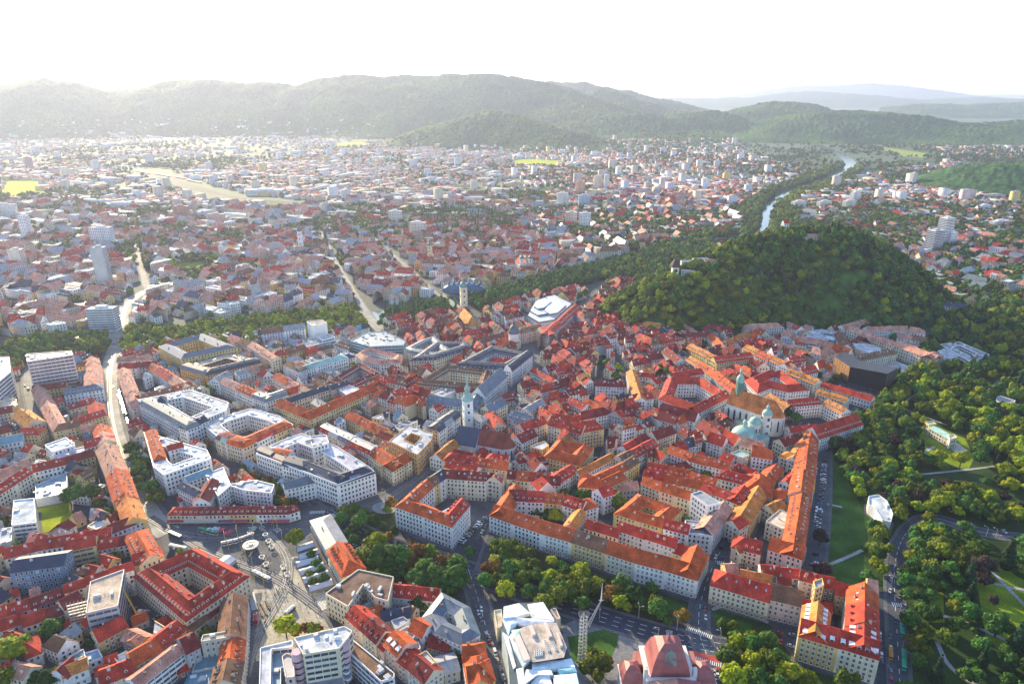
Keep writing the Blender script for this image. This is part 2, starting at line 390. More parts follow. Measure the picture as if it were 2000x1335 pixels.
class Builder:
    """Gathers one building: walls, roofs, windows ... each becomes a part of the thing."""
    def __init__(s): s.wall = MB(); s.win = MB(); s.roofs = []; s.chim = MB(); s.dorm = MB(); s.trim = MB(); s.units = []; s.pts = []; s.roofmb = MB(); s.flatparts = []
STAT = dict(win=0, obj=0)
def wall_windows(B, a, b, h, lod, wt, win='std', z0=0., base_col=None, skip_ground=False):
    """Rows of windows (frame, pane, sill) on the wall a->b, outward normal on its right hand."""
    L_ = math.hypot(b[0] - a[0], b[1] - a[1])
    if L_ < 3: return
    ux, uy = (b[0] - a[0]) / L_, (b[1] - a[1]) / L_; nx, ny = uy, -ux
    if not faces_cam((a[0] + b[0]) / 2, (a[1] + b[1]) / 2, nx, ny): return
    fl = max(1, int(round(h / 3.7))); fh = h / fl
    sp = 2.9 if lod <= 1 else 3.3
    if win == 'band':
        for k in range(fl):
            z = z0 + k * fh + fh * .34
            q = lambda t, zz, o: (a[0] + ux * t + nx * o, a[1] + uy * t + ny * o, zz)
            t0 = .8
            while t0 < L_ - 1.5:
                t1 = min(t0 + 3.6, L_ - .8)
                B.win.face([q(t0, z, .06), q(t1, z, .06), q(t1, z + fh * .46, .06), q(t0, z + fh * .46, .06)], M_GLASS, jit((.07, .10, .14), .3))
                t0 = t1 + .35
            B.trim.face([q(0, z - .25, .12), q(L_, z - .25, .12), q(L_, z - .05, .12), q(0, z - .05, .12)], M_PAINT, (.7, .7, .72))
        return
    n = max(1, int((L_ - 1.2) / sp)); off = (L_ - (n - 1) * sp) / 2
    rz = math.atan2(uy, ux)
    for k in range(fl):
        zb = z0 + k * fh + fh * .26; hh = min(2.05, fh * .56)
        if win == 'pal' and k == 0: zb -= .3
        for i in range(n):
            t = off + i * sp
            x, y = a[0] + ux * t, a[1] + uy * t
            if lod == 0 and B.units is not None and len(B.units) < 295:
                B.units.append((x + nx * .02, y + ny * .02, zb, rz, 3 if win == 'y' else (2 if R() < .16 else random.choice((0, 1)))))
                continue
            hw = .62 if k or win != 'shop' else 1.15
            q = lambda s_, zz, o: (x + ux * s_ + nx * o, y + uy * s_ + ny * o, zz)
            pane = (.40, .40, .40) if R() < .12 else jit(DARKPANE, .4)
            if lod <= 1:
                o = .12; e = .2
                lo = [q(-hw - e, zb - e, 0), q(hw + e, zb - e, 0), q(hw + e, zb + hh + e, 0), q(-hw - e, zb + hh + e, 0)]
                hi = [q(-hw - e, zb - e, o), q(hw + e, zb - e, o), q(hw + e, zb + hh + e, o), q(-hw - e, zb + hh + e, o)]
                B.win.hexa(lo, hi, M_PAINT, (.70, .68, .64))
                B.win.face([q(-hw, zb, o + .03), q(hw, zb, o + .03), q(hw, zb + hh, o + .03), q(-hw, zb + hh, o + .03)], M_GLASS, pane)
            else:
                B.win.face([q(-hw, zb, .06), q(hw, zb, .06), q(hw, zb + hh, .06), q(-hw, zb + hh, .06)], M_GLASS, pane)
    STAT['win'] += n * fl
def cornice(B, a, b, h, lod, col=(.70, .66, .58), every=False):
    L_ = math.hypot(b[0] - a[0], b[1] - a[1])
    if L_ < 1 or lod > 1: return
    ux, uy = (b[0] - a[0]) / L_, (b[1] - a[1]) / L_; nx, ny = uy, -ux
    if not faces_cam((a[0] + b[0]) / 2, (a[1] + b[1]) / 2, nx, ny): return
    zs = [(h - .75, .35, .5)]
    if h > 9: zs.append((4.1, .14, .22))
    if every and h > 12:
        fl = int(round(h / 3.7)); fh = h / fl
        zs += [(fh * k + .15, .10, .16) for k in range(2, fl)]
    for z, o, t in zs:
        p = [(a[0], a[1]), (b[0], b[1]), (b[0] + nx * o, b[1] + ny * o), (a[0] + nx * o, a[1] + ny * o)]
        B.trim.hexa([(*q, z) for q in p], [(*q, z + t) for q in p], M_PAINT, col, True)
def wing(B, a, b, c, d, h, rh, ends, wt, rk, lod, dorm='', chim=1., win='std', mans=False, sides='fblr', z0=0., shop=None, ridge_t=.5):
    """One roofed wing: eaves a->b in front, c (behind b) and d (behind a); ends g gable, h hip, m mitre."""
    rt, rm = jit(ROOF[rk][0], .14, .05), ROOFMAT[rk]
    wt = jit(wt, .05, .02)
    if not shop and h > 8 and lod <= 1 and R() < .5: k_ = random.choice((.55, .7, .8)); shop = tuple(v * k_ for v in wt)
    foot = [a, b, c, d]
    if B.pts is not None: B.pts.append((foot, h))
    # walls
    for i, sd in enumerate('frbl'):
        if sd not in sides: continue
        if sd == 'l' and ends[0] == 'm' or sd == 'r' and ends[1] == 'm': continue
        p, q = foot[i], foot[(i + 1) % 4]
        if shop and h > 8:
            B.wall.face([(*p, z0), (*q, z0), (*q, z0 + 3.9), (*p, z0 + 3.9)], M_WALL, shop)
            B.wall.face([(*p, z0 + 3.9), (*q, z0 + 3.9), (*q, z0 + h), (*p, z0 + h)], M_WALL, wt)
        else:
            B.wall.face([(*p, z0), (*q, z0), (*q, z0 + h), (*p, z0 + h)], M_WALL, wt)
        wall_windows(B, p, q, h, lod, wt, win, z0)
        if z0 == 0: cornice(B, p, q, h, lod, tuple(min(.8, v * 1.08) for v in wt), win == 'pal' or win == 'y')
    H = z0 + h
    RB = MB(); B.roofs.append(RB)
    if rh <= 0:   # flat roof with a parapet
        RB.face([(*p, H) for p in foot], rm, rt)
        for i in range(4):
            if i == 1 and ends[1] == 'm' or i == 3 and ends[0] == 'm': continue
            p, q = foot[i], foot[(i + 1) % 4]
            dx, dy = norm2(q[0] - p[0], q[1] - p[1]); ix, iy = -dy * .35, dx * .35
            lo = [(p[0], p[1], H - .01), (q[0], q[1], H - .01), (q[0] + ix, q[1] + iy, H - .01), (p[0] + ix, p[1] + iy, H - .01)]
            RB.hexa(lo, [(x, y, H + .7) for x, y, _ in lo], M_PAINT, tuple(min(.8, v * 1.05) for v in wt))
        if lod < 3:
            for _ in range(int(max(1, math.hypot(b[0] - a[0], b[1] - a[1]) * math.hypot(d[0] - a[0], d[1] - a[1]) / 110))):
                s_, t_ = .15 + R() * .7, .2 + R() * .6
                x, y = lerp(lerp(a, b, s_), lerp(d, c, s_), t_)
                B.chim.box((x, y, H + .01), (1 + R() * 2.5, 1 + R() * 1.6, .6 + R() * 1.4), M_PAINT, jit((.55, .56, .58), .3), math.atan2(b[1] - a[1], b[0] - a[0]))
        return
    L_ = math.hypot(b[0] - a[0], b[1] - a[1]); D_ = math.hypot(d[0] - a[0], d[1] - a[1])
    ov = .5
    m0, m1 = lerp(a, d, ridge_t), lerp(b, c, ridge_t)
    ml = math.hypot(m1[0] - m0[0], m1[1] - m0[1])
    e0 = (D_ * .48 if ends[0] == 'h' else 0) / max(ml, .1); e1 = (D_ * .48 if ends[1] == 'h' else 0) / max(ml, .1)
    if e0 + e1 > .96: k = .96 / (e0 + e1); e0 *= k; e1 *= k
    fx, fy = norm2(a[0] - d[0], a[1] - d[1]); gx, gy = norm2(b[0] - c[0], b[1] - c[1]); lx, ly = norm2(a[0] - b[0], a[1] - b[1])
    o0 = ov if ends[0] != 'm' else 0; o1 = ov if ends[1] != 'm' else 0
    ze = H - .12
    A = (a[0] + fx * ov + lx * o0, a[1] + fy * ov + ly * o0); Bb = (b[0] + gx * ov - lx * o1, b[1] + gy * ov - ly * o1)
    Cc = (c[0] - gx * ov - lx * o1, c[1] - gy * ov - ly * o1); Dd = (d[0] - fx * ov + lx * o0, d[1] - fy * ov + ly * o0)
    if ends[0] == 'm' : A = (a[0] + fx * ov, a[1] + fy * ov); Dd = (d[0] - fx * ov, d[1] - fy * ov)
    if mans:   # steep lower slope, shallow top
        k1, z1 = .17, rh * .72
        def low(p, q, t): return lerp(p, q, t)
        A1, B1, C1, D1 = lerp(A, Dd, k1), lerp(Bb, Cc, k1), lerp(Cc, Bb, k1), lerp(Dd, A, k1)
        if ends[0] == 'h': t_ = min(.4, D_ * k1 / max(L_, 1)); A1, D1 = lerp(A1, B1, t_), lerp(D1, C1, t_)
        if ends[1] == 'h': t_ = min(.4, D_ * k1 / max(L_, 1)); B1, C1 = lerp(B1, A1, t_), lerp(C1, D1, t_)
        zz = H + z1
        RB.face([(*A, ze), (*Bb, ze), (*B1, zz), (*A1, zz)], rm, rt); RB.face([(*Cc, ze), (*Dd, ze), (*D1, zz), (*C1, zz)], rm, rt)
        if ends[0] == 'h': RB.face([(*Dd, ze), (*A, ze), (*A1, zz), (*D1, zz)], rm, rt)
        if ends[1] == 'h': RB.face([(*Bb, ze), (*Cc, ze), (*C1, zz), (*B1, zz)], rm, rt)
        R0, R1 = lerp(m0, m1, e0), lerp(m1, m0, e1); zt = H + rh; top = jit(ROOF[mans][0], .1) if isinstance(mans, str) else tuple(v * .9 for v in rt)
        tm = ROOFMAT[mans] if isinstance(mans, str) else rm
        RB.face([(*A1, zz), (*B1, zz), (*R1, zt), (*R0, zt)], tm, top); RB.face([(*C1, zz), (*D1, zz), (*R0, zt), (*R1, zt)], tm, top)
        if ends[0] == 'h': RB.face([(*D1, zz), (*A1, zz), (*R0, zt)], tm, top)
        if ends[1] == 'h': RB.face([(*B1, zz), (*C1, zz), (*R1, zt)], tm, top)
        if ends[0] == 'g': B.wall.face([(*d, H), (*a, H), (*lerp(a, d, k1), zz - .1), (*m0, zt - .1), (*lerp(d, a, k1), zz - .1)], M_WALL, wt)
        if ends[1] == 'g': B.wall.face([(*b, H), (*c, H), (*lerp(c, b, k1), zz - .1), (*m1, zt - .1), (*lerp(b, c, k1), zz - .1)], M_WALL, wt)
        slope_x, slope_z = D_ * k1, z1
    else:
        R0, R1 = lerp(m0, m1, e0), lerp(m1, m0, e1)
        if ends[0] == 'g': R0 = (R0[0] + lx * ov * .7, R0[1] + ly * ov * .7)
        if ends[1] == 'g': R1 = (R1[0] - lx * ov * .7, R1[1] - ly * ov * .7)
        zt = H + rh
        RB.face([(*A, ze), (*Bb, ze), (*R1, zt), (*R0, zt)], rm, rt)
        RB.face([(*Cc, ze), (*Dd, ze), (*R0, zt), (*R1, zt)], rm, jit(rt, .05))
        if ends[0] == 'h': RB.face([(*Dd, ze), (*A, ze), (*R0, zt)], rm, rt)
        if ends[1] == 'h': RB.face([(*Bb, ze), (*Cc, ze), (*R1, zt)], rm, rt)
        if ends[0] == 'g': B.wall.face([(*d, H), (*a, H), (*m0, zt - .25)], M_WALL, wt)
        if ends[1] == 'g': B.wall.face([(*b, H), (*c, H), (*m1, zt - .25)], M_WALL, wt)
        slope_x, slope_z = D_ * ridge_t, rh
        if lod <= 1:   # ridge tiles and eaves gutter
            RB.beam((*R0, zt + .02), (*R1, zt + .02), .16, rm, tuple(min(.8, v * 1.3) for v in rt), 3)
    # chimneys near the ridge
    n = int(max(1, L_ / 9) * chim + R() * .7) if chim else 0
    rz = math.atan2(b[1] - a[1], b[0] - a[0])
    for i in range(n):
        t = (i + .3 + R() * .4) / n
        if t < e0 or t > 1 - e1: continue
        k = random.choice((-1, 1)) * (.06 + R() * .22)
        p = lerp(lerp(a, b, t), lerp(d, c, t), ridge_t + k)
        zc = H + rh * (1 - abs(k) / .5)
        if lod == 0: B.flatparts.append(('chimney', random.choice(CHIM_MESH), (p[0], p[1], zc), rz + (math.pi / 2 if R() < .5 else 0)))
        elif lod == 1: B.chim.box((p[0], p[1], zc - 1.2), (1.4, .8, 2.6), M_WALL, jit(random.choice(((.55, .50, .44), (.34, .15, .10), (.66, .64, .60))), .1), rz, top=(M_WALL, (.25, .2, .18)))
        else: B.chim.box((p[0], p[1], zc - 1.2), (1.3, .9, 2.4), M_WALL, jit((.5, .42, .36), .3), rz)
    # dormers and skylights on the slopes that face the camera; after a,b comes c,d
    for (p, q, r_, s_, sd) in ((a, b, c, d, 'f'), (c, d, a, b, 'b')):
        nx, ny = norm2(q[1] - p[1], -(q[0] - p[0]))
        if not faces_cam((p[0] + q[0]) / 2, (p[1] + q[1]) / 2, nx, ny, .5) or not dorm or lod > 2: continue
        n = int((L_ - 3) / (3.1 if 'D' in dorm or 'S' in dorm else 4.6))
        rz = math.atan2(q[1] - p[1], q[0] - p[0])
        for i in range(n):
            t = (i + .5) / n
            if sd == 'f' and (t < e0 * .8 or t > 1 - e1 * .8): continue
            if sd == 'b' and (t < e1 * .8 or t > 1 - e0 * .8): continue
            kk = .12 if not mans else .02
            if 'k' in dorm: kk = .18
            foot_ = lerp(lerp(p, q, t), lerp(s_, r_, t), kk)
            zf = H + slope_z * (kk * D_ / slope_x) - .05
            if 'k' in dorm:
                if R() < .3: continue
                sl = math.atan2(slope_z, slope_x)
                u = Vector((math.cos(rz), math.sin(rz), 0)); n_ = Vector((-math.sin(rz) * math.cos(sl), math.cos(rz) * math.cos(sl), math.sin(sl))); up = Vector((math.sin(rz) * math.sin(sl), -math.cos(rz) * math.sin(sl), math.cos(sl)))
                o_ = Vector((foot_[0], foot_[1], zf + .1)) + n_ * (slope_x * .25)
                w2 = .5
                lo = [o_ - u * w2, o_ + u * w2, o_ + u * w2 + n_ * 1.5, o_ - u * w2 + n_ * 1.5]
                B.dorm.hexa([tuple(v) for v in lo], [tuple(v + up * .16) for v in lo], M_PAINT, (.6, .62, .66), False, (M_GLASS, (.34, .42, .5)))
                continue
            me = SHED_MESH if 'S' in dorm or 's' in dorm else DORM_MESH[rk]
            if lod == 0: B.flatparts.append(('dormer', me, (foot_[0], foot_[1], zf), rz))
            else:
                ca, sa_ = math.cos(rz), math.sin(rz)
                g_ = lambda x, y, z: (foot_[0] + x * ca - y * sa_, foot_[1] + x * sa_ + y * ca, zf + z)
                B.dorm.hexa([g_(-.8, 0, 0), g_(.8, 0, 0), g_(.8, 2.2, 0), g_(-.8, 2.2, 0)], [g_(-.8, 0, 1.5), g_(.8, 0, 1.5), g_(.8, 2.2, 1.6), g_(-.8, 2.2, 1.6)], M_PAINT, (.70, .68, .66), False, (rm, rt))
                B.dorm.face([g_(-.45, -.03, .35), g_(.45, -.03, .35), g_(.45, -.03, 1.3), g_(-.45, -.03, 1.3)], M_GLASS, DARKPANE)
def flush(B, name, origin, kind_kw, group=None):
    """Turn a Builder into a thing: an Empty at the base with its parts."""
    ox, oy, oz = origin
    root = empty(name, origin)
    def shift(mb):
        mb.v = [(x - ox, y - oy, z - oz) for x, y, z in mb.v]; return mb
    shift(B.wall).build('wall', root)
    for rb in B.roofs:
        if rb.f: shift(rb).build('roof', root)
    if B.win.f: shift(B.win).build('windows', root, kind='stuff')
    if B.trim.f: shift(B.trim).build('cornice', root, kind='stuff')
    if B.chim.f: shift(B.chim).build('chimneys' if B.roofs and True else 'roof_units', root, kind='stuff')
    if B.dorm.f: shift(B.dorm).build('dormers', root, kind='stuff')
    for (x, y, z, rz, k) in B.units or (): put('window', WIN_MESH[k], root, (x - ox, y - oy, z - oz), rz)
    for (nm, me, p, rz) in B.flatparts: put(nm, me, root, (p[0] - ox, p[1] - oy, p[2] - oz), rz)
    STAT['obj'] += 4 + len(B.roofs) + len(B.units or ()) + len(B.flatparts)
    return root
MASS = Builder(); MASS.units = None; MASS.pts = None
REC = []          # every building: for labels and for the choice of the largest
def lod_of(x, y):
    d = math.sqrt(x * x + y * y + CAM_H ** 2)
    return 0 if d < 500 else 1 if d < 820 else 2 if d < 1300 else 3
PAVE = MB()
def pavement(poly, grow=2.6):
    cx = sum(p[0] for p in poly) / len(poly); cy = sum(p[1] for p in poly) / len(poly)
    z = .12 + (len(PAVE.f) % 97) * .0009
    n = len(poly); out = []
    for i, p in enumerate(poly):
        a, b_ = poly[i - 1], poly[(i + 1) % n]
        d1 = norm2(p[0] - a[0], p[1] - a[1]); d2 = norm2(b_[0] - p[0], b_[1] - p[1])
        nx, ny = norm2(d1[1] + d2[1], -d1[0] - d2[0]); out.append((p[0] + nx * grow * 1.25, p[1] + ny * grow * 1.25))
    PAVE.prism(out, .0, z, M_STREET, (.11, .11, .12))
def ccw(poly):
    a = sum(poly[i - 1][0] * poly[i][1] - poly[i][0] * poly[i - 1][1] for i in range(len(poly)))
    return poly if a > 0 else poly[::-1]
PHR = {}
def finish(B, name, cat, group, phrase, rk, wk, label=None, z0=0.):
    foots = B.pts; xs = [p[0] for f, h in foots for p in f]; ys = [p[1] for f, h in foots for p in f]
    cx, cy = sum(xs) / len(xs), sum(ys) / len(ys)
    if name == 'apartment_building':
        A_ = sum(abs(sum(f[i - 1][0] * f[i][1] - f[i][0] * f[i - 1][1] for i in range(len(f)))) / 2 for f, h in foots)
        if A_ < 330: name, cat, group = 'town_house', 'townhouse', 'townhouses of the courtyard blocks'
    root = flush(B, name, (cx, cy, z0), None)
    root['category'] = cat
    if group: root['group'] = group
    if label: root['label'] = label
    else: PHR.setdefault(phrase, []).append((px_of(cx, cy, foots[0][1]), root, rk, wk, cat))
    return root
ORD = 'first second third fourth fifth sixth seventh eighth ninth tenth eleventh twelfth thirteenth fourteenth fifteenth sixteenth seventeenth eighteenth nineteenth twentieth'.split()
def ordinal(i, n):
    """Words for the i-th of n counted from the left or the right end."""
    if n == 1: return ''
    if i == 0: return 'leftmost'
    if i == n - 1: return 'rightmost'
    if i <= n // 2 and i < 20: return ORD[i] + ' from left'
    j = n - 1 - i
    return (ORD[j] + ' from right') if j < 20 else f'number {i + 1} from the left'
CATS = dict(h=('town_house', 'house', 'houses of the old town blocks'), a=('apartment_building', 'apartment building', 'apartment buildings round the courtyards'),
            p=('palace', 'palace', 'large historic buildings'), o=('office_building', 'office building', 'modern flat-roofed buildings'),
            s=('shed', 'outbuilding', 'low courtyard buildings'), t=('tower_block', 'tower block', 'tower blocks'), v=('villa', 'house', 'detached houses'))
def spec(text):
    """Each line: kind crop points ; options. '#' opens a block phrase. kinds: b bar, r ring, f flat slab."""
    phrase = ''
    for ln in text.strip().splitlines():
        ln = ln.strip()
        if not ln: continue
        if ln[0] == '#': phrase = ln[1:].strip(); continue
        head, _, opt = ln.partition(';')
        tk = head.split(); kind, crop = tk[0], tk[1]
        O = dict(h='15', rh='', w='13', r='r', c='w', n='1', e='gg', dm='', win='std', m='', cat='a', ch='1', lab='', shop='', z='0', sw='', grp='')
        lab = ''
        if '|' in opt: opt, lab = opt.split('|'); lab = lab.strip()
        for kv in opt.split():
            k_, v_ = kv.split('='); O[k_] = v_
        h = float(O['h']); w_ = float(O['w']); z0 = float(O['z'])
        pts = [cp(crop, *map(float, q.split(','))) for q in tk[2:]]
        name, cat, grp = CATS[O['cat']]
        rh = float(O['rh']) if O['rh'] else (w_ * .36 if not O['m'] else 4.6)
        rks, wks, dms = O['r'], O['c'], O['dm'] or '-'
        mans = O['m'] and (O['m'] if O['m'] in ROOF else True)
        shop = WALLC[O['shop']][0] if O['shop'] else None
        if kind == 'b':
            a, b = P(*pts[0], z0 + h), P(*pts[1], z0 + h)
            dx, dy = norm2(b[0] - a[0], b[1] - a[1])
            ix, iy = -dy, dx                       # left of a->b = behind
            foot = [a, b, (b[0] + ix * w_, b[1] + iy * w_), (a[0] + ix * w_, a[1] + iy * w_)]
            occupy(foot); pavement(foot, 2.0)
            n = int(O['n'])
            for i in range(n):
                p, q = lerp(a, b, i / n), lerp(a, b, (i + 1) / n); s_, r_ = lerp(foot[3], foot[2], i / n), lerp(foot[3], foot[2], (i + 1) / n)
                e = (O['e'][0] if i == 0 else 'g') + (O['e'][1] if i == n - 1 else 'g')
                B = Builder(); rk, wk = rks[i % len(rks)], wks[i % len(wks)]
                hv = h + (0 if n == 1 else (R() - .5) * 1.2)
                wing(B, p, q, r_, s_, hv, 0 if rk in 'wsen' else rh * (1 if n == 1 else .92 + R() * .16), e, WALLC[wk][0], rk, lod_of(*p), dms[i % len(dms)].replace('-', ''), float(O['ch']), O['win'], mans, z0=z0, shop=shop)
                finish(B, name, cat, grp if not O['grp'] else O['grp'].replace('_', ' '), phrase, rk, wk, lab or None, z0)
        elif kind == 'r':
            poly = ccw([P(*q, z0 + h) for q in pts]); n = len(poly)
            occupy(poly); pavement(poly)
            inner = []
            for i in range(n):
                p0, p1, p2 = poly[i - 1], poly[i], poly[(i + 1) % n]
                d1 = norm2(p1[0] - p0[0], p1[1] - p0[1]); d2 = norm2(p2[0] - p1[0], p2[1] - p1[1])
                n1_, n2_ = (-d1[1], d1[0]), (-d2[1], d2[0]); k = 1 + n1_[0] * n2_[0] + n1_[1] * n2_[1]
                k = max(k, .35); inner.append((p1[0] + (n1_[0] + n2_[0]) * w_ / k, p1[1] + (n1_[1] + n2_[1]) * w_ / k))
            hn = [int(v) for v in O['n'].split(',')]; one = O['n'] == '0'
            B = Builder(); cnt = 0
            for i in range(n):
                j = (i + 1) % n; m_ = 1 if one else hn[i % len(hn)]
                if not one and m_ == 0: continue
                for k in range(m_):
                    p, q = lerp(poly[i], poly[j], k / m_), lerp(poly[i], poly[j], (k + 1) / m_)
                    s_, r_ = lerp(inner[i], inner[j], k / m_), lerp(inner[i], inner[j], (k + 1) / m_)
                    prev_gap = (not one) and hn[(i - 1) % n % len(hn)] == 0; next_gap = (not one) and hn[j % len(hn)] == 0
                    e = ('m' if k == 0 and not prev_gap else 'g') + ('m' if k == m_ - 1 and not next_gap else 'g')
                    rk, wk = rks[cnt % len(rks)], wks[cnt % len(wks)]; dm = dms[cnt % len(dms)].replace('-', ''); cnt += 1
                    if not one: B = Builder()
                    hv = h if one or (k == 0 or k == m_ - 1) else h + (R() - .5) * 1.6
                    wing(B, p, q, r_, s_, hv, 0 if rk in 'wsen' else rh, e, WALLC[wk][0], rk, lod_of(*p), dm, float(O['ch']), O['win'], mans, shop=shop)
                    if not one: finish(B, name, cat, grp, phrase, rk, wk, lab or None)
            if one: finish(B, name, cat, grp, phrase, rks[0], wks[0], lab or None)
        elif kind == 'f':
            poly = ccw([P(*q, z0 + h) for q in pts]); occupy(poly)
            if z0 == 0: pavement(poly, 1.6)
            B = Builder(); rk, wk = rks[0], wks[0]; wt = jit(WALLC[wk][0], .04); rt = jit(ROOF[rk][0], .08); n = len(poly)
            cx, cy = sum(p[0] for p in poly) / n, sum(p[1] for p in poly) / n; lod = lod_of(cx, cy)
            B.pts.append((poly, h)); RB = MB(); B.roofs.append(RB); H = z0 + h
            RB.face([(*p, H) for p in poly], ROOFMAT[rk], rt)
            for i in range(n):
                p, q = poly[i], poly[(i + 1) % n]
                B.wall.face([(*p, z0), (*q, z0), (*q, H), (*p, H)], M_WALL, wt)
                if O['win'] != 'none': wall_windows(B, p, q, h, max(1, lod) if h < 60 else 2, wt, O['win'], z0)
                dx, dy = norm2(q[0] - p[0], q[1] - p[1]); ix, iy = -dy * .4, dx * .4
                lo = [(p[0], p[1], H - .01), (q[0], q[1], H - .01), (q[0] + ix, q[1] + iy, H - .01), (p[0] + ix, p[1] + iy, H - .01)]
                RB.hexa(lo, [(x, y, H + .8) for x, y, _ in lo], M_PAINT, tuple(min(.8, v * 1.05) for v in wt))
            if float(O['ch']) and lod < 3:
                area = abs(sum(poly[i - 1][0] * poly[i][1] - poly[i][0] * poly[i - 1][1] for i in range(n))) / 2
                for _ in range(int(area / 60 * float(O['ch']))):
                    x, y = (random.uniform(min(p[0] for p in poly), max(p[0] for p in poly)), random.uniform(min(p[1] for p in poly), max(p[1] for p in poly)))
                    x, y = cx + (x - cx) * .8, cy + (y - cy) * .8
                    if inpoly(x, y, poly):
                        B.chim.box((x, y, H + .01), (1 + R() * 3, 1 + R() * 2, .6 + R() * 1.5), M_PAINT, jit((.5, .52, .56), .3), math.atan2(poly[1][1] - poly[0][1], poly[1][0] - poly[0][0]))
            finish(B, name, cat, grp, phrase, rk, wk, lab or None, z0)
def label_all():
    """Each label: colours, then its place in the row (rows only where a quarter holds many)."""
    for phrase, rows in PHR.items():
        nr = max(1, (len(rows) + 9) // 12); rows.sort(key=lambda r: -r[0][1]); N_ = len(rows)
        for ri in range(nr):
            seg = sorted(rows[ri * N_ // nr:(ri + 1) * N_ // nr], key=lambda r: r[0][0]); n = len(seg)
            for i, (px, root, rk, wk, cat) in enumerate(seg):
                rt = '' if nr == 1 else ('front row, ' if ri == 0 else f'{ORD[ri]} row, ')
                o_ = ordinal(i, n); rf = ROOF[rk][1].replace(' ', '-').replace('-flat', '')
                root['label'] = f"{WALLC[wk][1]} {cat.split()[0]}, {rf}-roofed, {o_ + ', ' if o_ else ''}{rt}{phrase if phrase.startswith('the ') else 'the ' + phrase}"
# ---------------------------------------------------------------- streets, squares, lawns, water (each sheet a few mm above the last)
_layer = [0.02]
def ip(*q): return [P(*cp('I', x, y)) for x, y in q]
def sheet(name, poly, mat, tint, z=None, o=2, label=None):
    _layer[0] += .004
    z = _layer[0] if z is None else z
    mb = MB(); mb.face([(x, y, z) for x, y in ccw(poly)], mat, tint); ob = mb.build(name, kind='structure')
    if o: occupy(poly, o)
    return z
def road(pts, wd, tint=(.06, .063, .075), name='road', walk=2.2, dash=False, tram=False, o=2):
    W_ = [P(*cp('I', *q)) for q in pts]
    # smooth
    for _ in range(2):
        n_ = [W_[0]]
        for i in range(len(W_) - 1): n_ += [lerp(W_[i], W_[i + 1], .25), lerp(W_[i], W_[i + 1], .75)]
        W_ = n_ + [W_[-1]]
    _layer[0] += .004; z = _layer[0]
    mb = MB()
    def band(off, w2, zz, mat, tn, h_=0.):
        l, r = [], []
        for i, p in enumerate(W_):
            a = W_[max(0, i - 1)]; b_ = W_[min(len(W_) - 1, i + 1)]; dx, dy = norm2(b_[0] - a[0], b_[1] - a[1])
            l.append((p[0] - dy * (off + w2), p[1] + dx * (off + w2))); r.append((p[0] - dy * (off - w2), p[1] + dx * (off - w2)))
        for i in range(len(W_) - 1):
            f_ = [(*r[i], zz), (*r[i + 1], zz), (*l[i + 1], zz), (*l[i], zz)]
            mb.face(f_, mat, tn)
            if h_:
                mb.face([(*r[i], zz - h_), (*r[i + 1], zz - h_), (*r[i + 1], zz), (*r[i], zz)], mat, tn); mb.face([(*l[i + 1], zz - h_), (*l[i], zz - h_), (*l[i], zz), (*l[i + 1], zz)], mat, tn)
    band(0, wd / 2, z, M_STREET, tint)
    if walk:
        for s_ in (-1, 1): band(s_ * (wd / 2 + walk / 2 - .2), walk / 2, z + .12, M_STREET, (.12, .12, .13), .12)
    if tram:
        for s_ in (-2.4, -1.0, 1.0, 2.4): band(s_, .12, z + .012, M_METAL, (.35, .35, .36))
    ob = mb.build(name, kind='structure')
    if dash:
        mk = MB(); acc = 0
        for i in range(len(W_) - 1):
            p, q = W_[i], W_[i + 1]; L_ = math.hypot(q[0] - p[0], q[1] - p[1]); n = max(1, int(L_ / 9))
            dx, dy = norm2(q[0] - p[0], q[1] - p[1])
            for k in range(n):
                m_ = lerp(p, q, (k + .5) / n)
                for off in ((0,) if wd < 12 else (-wd / 4, 0, wd / 4)):
                    x, y = m_[0] - dy * off, m_[1] + dx * off
                    mk.face([(x - dx * 2 + dy * .14, y - dy * 2 - dx * .14, z + .02), (x + dx * 2 + dy * .14, y + dy * 2 - dx * .14, z + .02), (x + dx * 2 - dy * .14, y + dy * 2 + dx * .14, z + .02), (x - dx * 2 - dy * .14, y - dy * 2 + dx * .14, z + .02)], M_PAINT, (.7, .7, .7))
        mk.build('lane_markings', kind='structure')
    if o: occupy(strip_poly(W_, wd + 2), o)
    return W_
def zebra(c, a, b_, wd=3.6):
    """A pedestrian crossing from a to b (photo pixels)."""
    a, b_ = P(*cp(c, *a)), P(*cp(c, *b_)); L_ = math.hypot(b_[0] - a[0], b_[1] - a[1]); dx, dy = norm2(b_[0] - a[0], b_[1] - a[1]); mb = MB(); n = int(L_ / 1.1)
    for k in range(n):
        x, y = lerp(a, b_, (k + .5) / n)
        q = lambda s_, t: (x + dx * s_ - dy * t, y + dy * s_ + dx * t, .345)
        mb.face([q(-.28, -wd / 2), q(.28, -wd / 2), q(.28, wd / 2), q(-.28, wd / 2)], M_PAINT, (.72, .72, .72))
    mb.build('crosswalk', kind='structure')
GR = (.05, .11, .022); GRL = (.17, .23, .018); PAVT = (.27, .255, .235); PATH = (.34, .33, .33)
